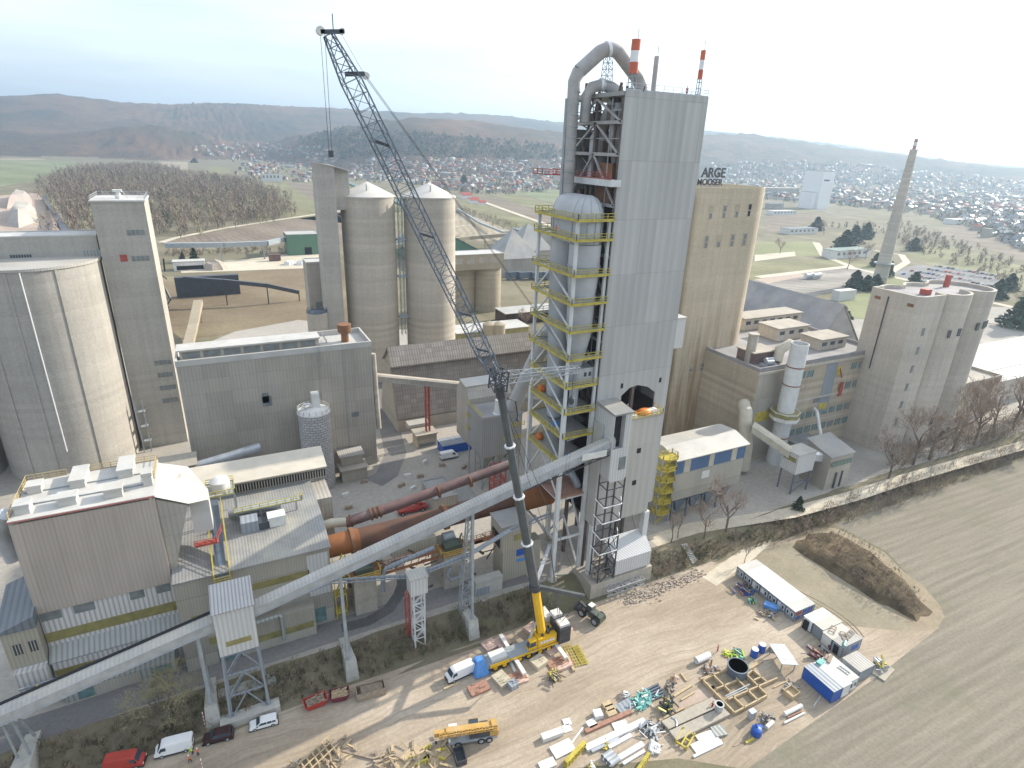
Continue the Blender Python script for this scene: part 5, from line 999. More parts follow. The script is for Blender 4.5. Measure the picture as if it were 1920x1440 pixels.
for x in (106, 111.4, 116.8, 122.4):
    b = MB(); b.add([(x-2, 103.9, 8.3), (x+2, 103.9, 8.3), (x+2, 107, 8.3), (x-2, 107, 8.3), (x-.4, 104.6, 4.2), (x+.4, 104.6, 4.2), (x+.4, 105.4, 4.2), (x-.4, 105.4, 4.2)], [(0, 1, 5, 4), (1, 2, 6, 5), (2, 3, 7, 6), (3, 0, 4, 7), (4, 5, 6, 7)]); b.build('loading_hopper', M['steel_blue'], Bb)
    b = MB(); b.box(x-3-.2, x-3+.2, 103.6, 104.0, ZP, 8.4); b.build('post', M['steel_blue'], Bb)
Ys = thing('yellow_stair_tower', 'tall yellow zigzag stair tower between the clad tower and the blue banded building', 'stair tower', (99.5, 105, ZP))
for i in range(6):
    z = 6+i*3.3; b = MB(); P = [(97.4, 103.6, z), (98.6, 102.6, z), (101.4, 102.6, z), (102.4, 103.6, z), (102.4, 106, z), (97.4, 106, z)]
    b.prism([p[:2] for p in P], z-.2, z); b.rail(P, w=.1, step=1.4, close=True); b.beam((98, 104, z-3.1), (101.8, 104, z), .6, .16); b.build('landing', M['yellow'], Ys)
b = MB()
for x, y in ((97.6, 103.8), (102.2, 103.8), (97.6, 105.8), (102.2, 105.8)): b.beam((x, y, ZP), (x, y, 24), .22)
b.build('post', M['steel_gray'], Ys)
# factory block
Fa = bldg('factory_building', 'long beige factory building with window bands and roof monitors', 'factory', 147, 205, 120.5, 160, ZP, 34.2, M['factory_wall'], M['roof_dark'], 1.2)
b = MB(); b.box(146.6, 205.2, 119.9, 120.35, 33.2, 34.0); b.build('cornice', M['conc_right'], Fa)
def fwin(u0, v0, u1, v1, mat, name='window'):
    (xa, za), (xb, zb) = ony(u0, v0, 120.5), ony(u1, v1, 120.5); return strip(Fa, xa, xb, 120.5, min(za, zb), max(za, zb), mat, name, mull=1.4 if name == 'window' else 0)
wrr = random.Random(3)
for xa, z0_, n_ in ((162, 29.2, 3), (191.6, 29.2, 2), (187, 22.2, 5), (166, 13.8, 10), (163, 8.2, 9), (176, 19.0, 2)):
    for k in range(n_): strip(Fa, xa+k*3.9, xa+k*3.9+3.1, 120.5, z0_, z0_+2.4, wrr.choice([M['glass_teal'], M['glass_gray'], M['glass_teal'], M['olive_glaz'] if wrr.random() < .3 else M['glass_teal']]), mull=1.0)
strip(Fa, 179, 184.4, 120.5, 15, 33, M['blue_pale'], 'blue_panel_bay', .09); strip(Fa, 184.6, 187, 120.5, 28, 31, M['yellow'], 'yellow_panel'); strip(Fa, 179.6, 183.4, 120.5, 16, 18.4, M['yellow'], 'yellow_panel', .14); strip(Fa, 147.4, 161, 120.5, ZP+1, 32.8, M['gray_clad'], 'grey_cladding', .06); strip(Fa, 149, 156, 120.5, 16.6, 20, M['yellow'], 'yellow_panel', .12)
b = MB(); b.beam((187.4, 120, 27), (184, 119, 31), .3); b.box(188, 189.4, 119.9, 120.4, 20, 25); b.build('red_ladder', M['red_steel'], Fa)
for z0_ in (20.8, 12.0): b = MB(); b.box(163, 204.8, 120.2, 120.44, z0_, z0_+.6); b.build('floor_band', M['conc_right'], Fa)
def monitor(u0, v0, u1, v1, zt, dep, h, lb):
    a = g(u0, v0, zt); c = g(u1, v1, zt); r = bldg('roof_house', lb, 'roof house', a[0], max(c[0], a[0]+6), (a[1]+c[1])/2, (a[1]+c[1])/2+dep, zt-h, zt, M['conc_right'], M['roof_tan'], 0, .5)
    n_ = max(2, int((max(c[0], a[0]+6)-a[0])/4))
    for i in range(n_): x = a[0]+.8+(c[0]-a[0]-1)*i/n_; strip(r, x, x+2.4, (a[1]+c[1])/2, zt-2.3, zt-1, M['glass'])
monitor(1401, 600, 1500, 585, 39, 8, 4.5, 'long roof house with window row, farthest on the beige factory roof')
monitor(1462, 618, 1516, 610, 39, 9, 4.5, 'broad roof house in the middle of the beige factory roof')
monitor(1540, 638, 1590, 631, 38.2, 8, 3.8, 'roof house with pale patched roof nearest the right silos')
bldg('roof_house', 'low reddish roof house behind the white stack on the factory roof', 'roof house', 150, 160, 126, 133, 34.4, 38, M['kiln_pipe'], M['roof_tan'], 0, .4)
b = MB(); b.tube([(158.5, 124, 35), (160, 125, 38.5), (163.5, 124.6, 40.4), (165.5, 123, 39.4)], [1.6, 1.7, 1.7, 1.5], 12); solo(b, 'bent_duct', M['duct_tan'], 'short bent tan duct on the factory roof beside the white stack', 'duct', (161, 124, 35), smooth=True)
b = MB(); b.lathe(151, 128.5, [(1.5, 34.4), (1.5, 43.4), (1.7, 43.5), (1.7, 44)], 16); solo(b, 'short_stack', M['conc_tan'], 'short cream stack with rusty rim on the factory roof near the tan silo', 'stack', (151, 128.5, 34.4), smooth=True)
b = MB(); b.tube([(152, 122.6, 36), (154.6, 122.2, 36)], .8, 10); b.tube([(153, 124, 36.2), (156, 123.8, 36.2)], .8, 10); b.box(151.6, 156.6, 121.8, 124.8, 34.5, 35.2); solo(b, 'roof_fan_unit', M['galv'], 'pair of silver fan drums at the factory roof corner', 'machinery', (154, 123, 34.5), smooth=True)
Sk = thing('white_stack', 'stout white exhaust stack with an octagonal platform in front of the beige factory', 'stack', (158, 116, ZP))
b = MB(); b.lathe(157.6, 116.4, [(2.6, ZP), (2.6, 43.6), (2.4, 43.6), (2.4, 41)], 28); b.build('shell', M['steel_white'], Sk, True)
b = MB()
for z in (12, 30, 36): b.lathe(157.6, 116.4, [(2.62, z), (2.75, z+.1), (2.75, z+.3), (2.62, z+.4)], 28)
b.lathe(157.6, 116.4, [(2.39, 42.2), (.1, 42.2)], 20); b.each('band', M['rusty'], Sk)
b = MB(); b.lathe(157.6, 116.4, [(2.65, 18.4), (4.6, 18.4), (4.6, 21.2), (4.4, 21.2), (4.4, 18.8), (2.65, 18.8)], 8); b.build('platform', M['whitish'], Sk)
b = MB(); b.lathe(157.6, 116.4, [(4.61, 19.6), (4.63, 19.6), (4.63, 21), (4.61, 21)], 8); b.build('platform_screen', M['olive_glaz'], Sk)
b = MB(); b.tube([(143.5, 121, 24), (141.5, 118, 22.8), (140.6, 116.6, 19), (141.6, 115.4, 12), (142, 115.2, 4)], [1.9, 2, 2, 1.9, 1.9], 14); solo(b, 'curved_duct', M['duct_tan'], 'fat tan curved duct coming down beside the blue banded building', 'duct', (142, 117, ZP), smooth=True)
Wb = thing('white_transfer_box', 'small white box house on thin steel legs in front of the beige factory', 'transfer house', (150, 101, ZP))
wx0, wx1, wy0, wy1 = 145.2, 152.8, 99.6, 105; b = MB(); b.box(wx0, wx1, wy0, wy1, 9.4, 15.6); b.build('walls', M['white_clad'], Wb); b = MB(); b.box(wx0-.2, wx1+.2, wy0-.2, wy1+.2, 15.61, 15.9); b.build('roof', M['roof_pale'], Wb); b = MB(); b.box(wx0-.06, wx0, wy0+.5, wy1-.5, 13, 14.4); b.build('window', M['olive_glaz'], Wb)
b = MB()
for x in (wx0+.4, wx1-.4):
    for y in (wy0+.4, wy1-.4): b.beam((x, y, ZP), (x, y, 9.4), .35)
b.beam((wx0+.4, wy0+.4, 3), (wx1-.4, wy0+.4, 6.2), .2); b.beam((wx0+.4, wy0+.4, 6.2), (wx1-.4, wy0+.4, 6.2), .2); b.each('leg', M['steel_blue'], Wb)
G_ = gallery('conveyor', (140.8, 113.6, 18.4), (146.4, 103.4, 13.6), 3.4, 2.6, 'short tan conveyor gallery descending to the white box house', M['duct_tan'], M['duct_tan'])
G_ = gallery('conveyor', (152.6, 101.8, 12.2), (158, 101.2, 11), 2.6, 2.6, 'short white conveyor link between the white box and the small grey building', M['white'], M['white_clad'])
Sb = thing('grey_shed_building', 'small grey building with a tall sloped roof at the end of the white conveyor link', 'building', (162, 102, ZP))
b = MB(); b.prism([(157, 97.4), (167, 97.2), (167, 106), (157, 106)], ZP, [13.6, 13.6, 15.8, 15.8]); b.build('walls', M['gray_clad'], Sb); b = MB(); b.hexa([(156.6, 97.0, 13.62), (167.4, 96.8, 13.62), (167.4, 106.4, 16.0), (156.6, 106.4, 16.0), (156.6, 97.0, 13.9), (167.4, 96.8, 13.9), (167.4, 106.4, 16.3), (156.6, 106.4, 16.3)]); b.build('roof', M['roof_gray'], Sb)
strip(Sb, 157.4, 166.6, 97.15, 10.4, 12, M['green_roof'], 'green_band', .12); strip(Sb, 160.6, 161.4, 97.15, ZP, 8, M['steel_dark'], 'door', .12); strip(Sb, 163.4, 164, 97.15, ZP, 8, M['steel_dark'], 'door', .12)
b = MB(); b.tube([(176, 119.5, 17.6), (175, 117.6, 17.4), (170, 108, 6)], .55, 8); solo(b, 'discharge_pipe', M['whitish'], 'slanting white discharge pipe leaving a factory window', 'pipe', (174, 115, 6), smooth=True)
bldg('flat_annex', 'low grey annex at the foot of the beige factory wall', 'annex', 165, 176, 112, 120.4, ZP, 8, M['gray_clad'], M['roof_dark'], .2)
# clustered silos at the right
def arc(cx, cy, r, a0, a1, n=10): return [(cx+r*math.cos(rad(a0+(a1-a0)*k/n)), cy+r*math.sin(rad(a0+(a1-a0)*k/n))) for k in range(n+1)]
out = [(197.2, 123.6), (197.2, 108.2), (199.6, 107.0), (210.2, 107.0)]+arc(217.8, 111.6, 7.5, 188, 352, 16)+arc(233, 112.2, 7.5, 188, 360, 16)+[(240.5, 115), (240.3, 117.6)]+arc(231.6, 117.6, 7.4, 20, 140)+arc(217.6, 117.6, 7.2, 38, 140)+arc(204.6, 118, 6.6, 40, 120)
Rs = thing('silo_cluster', 'block of joined grey concrete silos with lobed walls at the right', 'silo', (218, 114, ZP))
b = MB(); b.prism(out, ZP, 55.6); b.build('shell', M['conc_right'], Rs, True)
cx_, cy_ = 218, 115; inn = [(cx_+(p[0]-cx_)*.965, cy_+(p[1]-cy_)*.92) for p in out]; n = len(out); b = MB()
for i in range(n): j = (i+1) % n; b.quad((*out[i], 55.6), (*out[j], 55.6), (*out[j], 57), (*out[i], 57)); b.quad((*out[i], 57), (*out[j], 57), (*inn[j], 57), (*inn[i], 57)); b.quad((*inn[i], 57), (*inn[j], 57), (*inn[j], 55.7), (*inn[i], 55.7))
b.build('parapet', M['conc_right'], Rs)
b = MB(); b.prism(inn, 55.61, 55.75); b.build('roof', M['roof_dark'], Rs)
b = MB(); b.box(208, 210.6, 112, 114.4, 55.8, 57.6); b.box(230, 231.4, 118, 119.4, 55.8, 60); b.each('roof_vent', M['red_steel'], Rs)
b = MB(); b.tube([(197.0, 117.4, 55), (197.0, 117.4, 30)], .2, 6); b.build('downpipe', M['steel_dark'], Rs)
for k in range(6): strip(Rs, 202, 203.6, 107.0, 44-k*6.4, 46.6-k*6.4, M['glass_gray'])
for x, y, z in ((214.4, 104.9, 44), (218, 104.1, 44.5), (230.4, 105.0, 45), (233.4, 104.7, 45.4), (237.6, 106.2, 45), (218.6, 104.1, 12)): strip(Rs, x-.8, x+.8, y, z-1.3, z+1.3, M['glass'], d=.2)
for y in (110, 121): b = MB(); b.box(197.08, 197.19, y-1, y+1, 53.4, 54.4); b.build('slot', M['rusty'], Rs)
bldg('factory_wing', 'low factory wing with parapet right of the joined silos', 'building', 241, 276, 112, 128, ZP, 17.5, M['factory_wall'], M['roof_tan'], 1.2)
w_ = bldg('white_hall', 'long low hall with bright white roof at the right frame edge', 'hall', 296, 420, 128, 152, ZP, 11.6, M['white_clad'], M['roof_white'], 0, .5)
for i in range(9): strip(w_, 300+i*12, 310+i*12, 128, 8.4, 10.2, M['glass'])
bldg('flat_hall', 'grey flat roofed hall in front of the white roofed hall', 'hall', 284, 330, 116, 126, ZP, 12.5, M['conc_right'], M['roof_white'], .4)
b = MB(); b.box(280, 400, 103.2, 105, 6.6, 7.6)
for x in range(284, 400, 9): b.box(x, x+.5, 103.6, 104.6, ZP, 6.6)
solo(b, 'pipe_rack', M['kiln_pipe'], 'rusty red elevated pipe rack at the far right edge', 'pipe rack', (330, 104, ZP))
# dark gabled halls behind the factory
def gable(name, lb, u, v, x0, x1, y0, y1, h, hr, wall, roof, axis='x', cat='hall'):
    r = thing(name, lb, cat, ((x0+x1)/2, (y0+y1)/2, ZP)); b = MB(); b.box(x0, x1, y0, y1, ZP, h); 
    if axis == 'x': ym = (y0+y1)/2; b.sweepx([(y0, h), (ym, hr), (y1, h)], x0, x1)
    else: xm = (x0+x1)/2; b.sweepy([(x0, h), (xm, hr), (x1, h)], y0, y1)
    b.build('walls', wall, r); b = MB()
    if axis == 'x': ym = (y0+y1)/2; b.sweepx([(y0-.6, h-.1), (ym, hr+.25), (y1+.6, h-.1), (y1+.6, h+.25), (ym, hr+.7), (y0-.6, h+.25)], x0-.5, x1+.5)
    else: xm = (x0+x1)/2; b.sweepy([(x0-.6, h-.1), (x0-.6, h+.25), (xm, hr+.7), (x1+.6, h+.25), (x1+.6, h-.1), (xm, hr+.25)], y0-.5, y1+.5)
    b.build('roof', roof, r); return r
a = g(1440, 600, ZP); gable('gabled_hall', 'big dark gabled storage hall behind the beige factory', 0, 0, 238, 276, 172, 235, 12, 34, M['roof_dark'], M['roof_dark'], 'y')
b = MB(); x, y = g(1520, 560, ZP)
bldg('white_trailer', 'white box trailer on the lawn behind the dark gabled hall', 'trailer', *(lambda p: (p[0]-9, p[0]+9, p[1]-3, p[1]+3))(g(1580, 562, ZP)), ZP, ZP+7, M['white_clad'], M['roof_white'], 0, .1)
# ------------------------------------------------------------------ middle and far distance
x, y = g(570, 478, ZP); Gn = bldg('green_building', 'green clad building with pale roof at the end of the field conveyor', 'building', x-13, x+14, y, y+22, ZP, 20, M['green_wall'], M['roof_pale'], .4); strip(Gn, x+1, x+7, y, ZP, 9, M['dark'], 'gate')
b = MB(); P = [g3(u, v, ZP+13) for u, v in ((310, 460), (420, 459), (500, 456), (545, 446))]
for p, q in zip(P, P[1:]): b.beam((p[0], p[1], p[2]), (q[0], q[1], q[2]), 4, 3.6)
for p in P[1:]: b.beam((p[0]-3, p[1], p[2]-2), (p[0]-3, p[1], ZP), 1.0)
solo(b, 'field_conveyor', M['steel_gray'], 'long low grey conveyor crossing the fields to the green building', 'conveyor', P[0])
x, y = g(352, 507, ZP); Ws = bldg('flat_shed', 'flat white open shed by the sand piles', 'shed', x-9, x+12, y, y+9, ZP, 9, M['whitish'], M['roof_white'], 0, .5); strip(Ws, x-7, x+11, y, ZP+.5, 6, M['dark'], 'opening')
x, y = g(380, 556, ZP); b = MB(); b.box(x-14, x+22, y, y+5, ZP, 15); dh = solo(b, 'dark_steel_shed', M['steel_dark'], 'dark sooty steel clad shed under the black conveyor', 'shed', (x, y, ZP))
b = MB(); P = [g3(*p) for p in ((345, 522, 18), (420, 527, 17), (500, 535, 14), (560, 548, 8))]
for p, q in zip(P, P[1:]): b.beam(p, q, 2.4, 2.2)
for p in P[1:]: b.beam((p[0], p[1], p[2]), (p[0], p[1], ZP), .6)
solo(b, 'black_conveyor', M['steel_dark'], 'black curved conveyor bridge running over the brown meadow', 'conveyor', P[0])
b = MB(); rr = random.Random(8); x, y = g(345, 600, ZP)
for i in range(26): p = Vector((x-10+rr.uniform(-4, 4), y+rr.uniform(-10, 30), rr.uniform(ZP, 26))); b.beam(p, p+Vector((rr.uniform(-4, 4), rr.uniform(-6, 6), rr.uniform(-6, 8))), rr.uniform(.4, 1.2))
b.box(x-16, x-8, y-6, y+24, ZP, 22); solo(b, 'burnt_plant', M['steel_dark'], 'sooty steelwork of an old crusher behind the square concrete tower', 'machinery', (x, y, ZP))
b = MB(); P = [g3(*p) for p in ((372, 566, 14), (362, 612, 8), (350, 660, 5))]
for p, q in zip(P, P[1:]): b.beam(p, q, 4.2, 2.4)
for p in P: b.beam(p, (p[0], p[1], ZP), .7)
solo(b, 'loading_conveyor', M['conc_bin'], 'short white topped loading conveyor beside the brown meadow', 'conveyor', P[0])
b = MB(); P = [g3(*p) for p in ((82, 370, ZP+3), (108, 410, ZP+6), (135, 456, ZP+14))]
for p, q in zip(P, P[1:]): b.beam(p, q, 5, 4)
solo(b, 'quarry_conveyor', M['steel_dark'], 'dark straight conveyor running from the quarry past the gravel heaps', 'conveyor', P[0])
x, y = g(515, 490, ZP); b = MB(); b.box(x-4, x+5, y, y+4, ZP+.5, ZP+5); b.box(x-4.2, x+5.2, y-.2, y+4.2, ZP+5, ZP+5.5); solo(b, 'brown_container', M['kiln_pipe'], 'brown container standing alone on the sandy lot', 'container', (x, y, ZP))
# low tan bins, green hall, pyramid roofs
for i, (u, lb) in enumerate(((875, 'squat tan concrete bin partly hidden by the right twin silo'), (922, 'squat tan concrete bin right of the partly hidden one'))):
    x, y = g(u, 585, ZP); s_ = thing('tan_bin', lb, 'silo', (x, y+8, ZP)); b = MB(); b.lathe(x, y+8, [(8.6, ZP), (8.6, 28), (8.9, 28.1), (8.9, 29)], 32); b.build('shell', M['conc_bin'], s_, True)
x, y = g(905, 590, ZP); r = bldg('bin_house', 'flat roofed house with dark windows on top of the tan bins', 'house', x-20, x+14, y+2, y+16, 29.2, 38, M['conc_bin'], M['roof_white'], .3)
for i in range(4): strip(r, x-17+i*7.6, x-12.4+i*7.6, y+2, 33, 36.4, M['roof_tan'])
x, y = g(900, 640, ZP); bldg('yellow_low_building', 'low yellow fronted building behind the right twin silo', 'building', x-14, x+26, y-4, y+10, ZP, 9, M['olive_glaz'], M['roof_white'], 0, .5)
for i, u in enumerate((905, 922)): xx, yy = g(u, 636, ZP); b = MB(); b.lathe(xx, yy-8, [(3.4, ZP), (3.4, 13), (.3, 14.5)], 18); solo(b, 'cream_tank', M['conc_bin'], ('left of two small cream tanks before the yellow low building', 'right of two small cream tanks before the yellow low building')[i], 'tank', (xx, yy-8, ZP), smooth=True)
x, y = g(960, 590, ZP); bldg('loading_deck', 'low dark loading deck with pale roof right of the tan bins', 'deck', x-14, x+30, y-20, y-6, ZP, 9, M['dark_brown'], M['roof_pale'], 0, .4)
x, y = g(880, 500, ZP); gable('green_hall', 'long hall with a pale green arched roof behind the right twin silo', 0, 0, x-40, x+16, y, y+90, 12, 26, M['green_wall'], M['green_roof'], 'y')
for i, (u, v) in enumerate(((975, 495), (1003, 478))):
    x, y = g(u, v+22, ZP); q = thing('pyramid_roof_store', ('nearer grey store with a pointed pyramid roof', 'farther grey store with a pointed pyramid roof beside the conveyor end')[i], 'store', (x, y, ZP)); b = MB(); b.box(x-16, x+16, y, y+32, ZP, 16); b.build('walls', M['gray_clad'], q); b = MB(); b.add([(x-17, y-1, 16), (x+17, y-1, 16), (x+17, y+33, 16), (x-17, y+33, 16), (x, y+16, 37)], [(0, 1, 4), (1, 2, 4), (2, 3, 4), (3, 0, 4)]); b.build('roof', M['roof_gray'], q)
x, y = g(1040, 465, ZP); bldg('slate_hall', 'low slate roofed hall beside the pyramid roofed stores', 'hall', x-30, x+40, y, y+40, ZP, 18, M['gray_clad'], M['roof_slate'], 0, .5)
b = MB(); P = [g3(*p) for p in ((740, 462, 12), (880, 446, 13), (1000, 436, 16))]
for p, q in zip(P, P[1:]): b.beam(p, q, 4, 3.4)
for i in range(7): p = lerp(P[0], P[2], i/6.5); b.beam((p[0], p[1], p[2]-1), (p[0], p[1], ZP), .9)
solo(b, 'field_conveyor', M['conc_bin'], 'grey green conveyor bridge between the twin silos and the pyramid roofed stores', 'conveyor', P[0])
b = MB(); P = [g3(*p) for p in ((858, 392, 5), (900, 418, 6), (945, 436, 10), (1000, 434, 16))]
for p, q in zip(P, P[1:]): b.beam(p, q, 2.6, 2.2)
solo(b, 'belt_line', M['steel_gray'], 'thin dark belt line following the tree row through the fields', 'conveyor', P[0])
x, y = g(700, 350, ZP); b = MB(); P = [g3(645, 340, 12), g3(760, 385, 12)]; 
for p, q in zip(P, P[1:]): b.beam(p, q, 12, 4)
solo(b, 'green_canopy', M['green_roof'], 'long green roofed canopy behind the twin cone roofs', 'canopy', P[0])
for i in range(4):
    a = g(962+i*24, 524+i*0, ZP); x, y = a; b = MB(); b.box(x-6, x+6, y-1.5, y+1.5, ZP+1.2, ZP+5.4); b.box(x-6.2, x+6.2, y-1.6, y+1.6, ZP+5.4, ZP+5.9)
    for dx in (-4, 4): b.box(x+dx-1, x+dx+1, y-1.2, y+1.2, ZP+.1, ZP+1.2)
    solo(b, 'freight_wagon', M['steel_blue'], 'dark blue grey freight wagon in a row beside the white steel frame', 'wagon', (x, y, ZP), group='freight wagons in a row')
for i, u in enumerate((1516, 1530)):
    x, y = g(u, 523, ZP); b = MB(); b.tube([(x-4.4, y, ZP+3.2), (x+4.4, y, ZP+3.2)], 1.9, 12); b.box(x-4.8, x+4.8, y-1.3, y+1.3, ZP+.6, ZP+1.3); b.tube([(x, y, ZP+4.6), (x, y, ZP+5.7)], .6, 8); solo(b, 'tank_wagon', M['steel_white'], ('front tank wagon alone on the rail yard, with a dark end', 'rear tank wagon coupled behind the front one')[i], 'wagon', (x, y, ZP), smooth=True)
x, y = g(1648, 530, ZP); ch = thing('tall_chimney', 'very tall pale tapering chimney with a slim red white tip on the right', 'chimney', (x, y, ZP)); b = MB(); b.lathe(x, y, [(5.6, ZP), (2.6, 104.5), (2.8, 104.6), (2.8, 105.6), (1.8, 105.7)], 28); b.build('shaft', M['conc_tan'], ch, True)
for k, c in enumerate(('tip_red', 'whitish', 'tip_red')): b = MB(); b.lathe(x, y, [(1.3, 105.7+k*2.5), (1.2, 108.2+k*2.5)], 16); b.build('tip_band', M[c], ch, True)
b = MB(); b.lathe(x, y, [(6.2, 18), (7.4, 18.2), (7.4, 19), (6.2, 19)], 20); b.build('gallery', M['steel_gray'], ch)
x, y = g(1540, 392, ZP); q = bldg('white_tower_block', 'tall white windowless silo tower standing far off in the town', 'tower', x-14, x+20, y, y+44, ZP, 74, M['white'], M['roof_white'], 1.4); strip(q, x-10, x+6, y, 56, 59, M['steel_dark'], 'sign_band'); bldg('white_side_tower', 'lower white block attached left of the far white silo tower', 'tower', x-26, x-14.2, y+6, y+36, ZP, 34, M['white'], M['roof_white'], 1)
for n_, lb, u0, v0, u1, v1, hh, wm, rm in (
  ('long_shed', 'long low pale green shed among the bare trees near the rail yard', 1566, 486, 1622, 480, 8, 'whitish', 'green_roof'), ('yellow_house', 'long yellow public building with many windows at the town edge', 1440, 364, 1476, 362, 16, 'cream_clad', 'roof_tan'),
  ('long_warehouse', 'long grey warehouse left of the far white silo tower', 1442, 392, 1520, 398, 10, 'gray_clad', 'roof_gray'), ('long_warehouse', 'bright white roofed warehouse in front of the far white tower', 1450, 404, 1560, 412, 7, 'whitish', 'roof_white'),
  ('long_warehouse', 'low pale warehouse right of the chimney in the town', 1700, 374, 1740, 378, 8, 'whitish', 'roof_white'), ('long_warehouse', 'white flat hall at the right town edge', 1830, 420, 1880, 432, 8, 'whitish', 'roof_white'), ('yellow_house', 'yellow hall alone in the fields at the right', 1852, 446, 1888, 450, 12, 'cream_clad', 'roof_tan'),
  ('long_warehouse', 'small pale workshop below the dark trees by the rail yard', 1480, 440, 1520, 436, 7, 'whitish', 'roof_slate'), ('school_building', 'large pale building with reddish roof at the near village edge', 492, 340, 530, 340, 17, 'whitish', 'kiln_pipe'), ('white_villa', 'white villa on the wooded slope', 798, 275, 812, 275, 14, 'white', 'roof_white')):
    a = g(u0, v0, ZP); c = g(u1, v1, ZP); zz = ZP
    if n_ == 'white_villa': zz = float(hills_h(np.array([a[0]]), np.array([a[1]]))[0])
    q = bldg(n_, lb, 'building', min(a[0], c[0]), max(a[0]+8, c[0]), a[1], a[1]+max(10, min(30, .3*abs(c[0]-a[0]))), ZP, ZP+hh, M[wm], M[rm], 0, .4)
    for i in range(int(abs(c[0]-a[0])/8)): strip(q, a[0]+2+i*8, a[0]+6+i*8, a[1], ZP+hh*.45, ZP+hh*.8, M['glass_gray'], d=.15)
x, y = g(715, 383, ZP)
for i, (u, v, s_, wm, rm, lb) in enumerate(((875, 372, 11, 'white', 'red_steel', 'white farmhouse with bright red roof at the edge of the fields'), (890, 381, 10, 'white', 'red_steel', 'low white barn with red roof beside the farmhouse'), (905, 384, 7, 'white', 'red_steel', 'small white garage with red roof right of the barn'))):
    x, y = g(u, v, ZP); gable('farm_house', lb, 0, 0, x-s_*.9, x+s_*.9, y, y+s_, ZP+s_*.5, ZP+s_*.95, M[wm], M[rm], 'x', 'house')
# ------------------------------------------------------------------ building yard
def seg(u0, v0, u1, v1, z=0.0):
    a = Vector(g3(u0, v0, z)); c = Vector(g3(u1, v1, z)); d = c-a; return (a+c)/2, math.atan2(d.y, d.x), d.length
def place(o, c, rz): o.location = c; o.rotation_euler.z = rz; return o
def local(mb, name, mat, lb, cat, c, rz=0, group=None, smooth=False):
    o = mb.build(name, mat, smooth=smooth); tag(o, lb, cat, group); return place(o, c, rz)
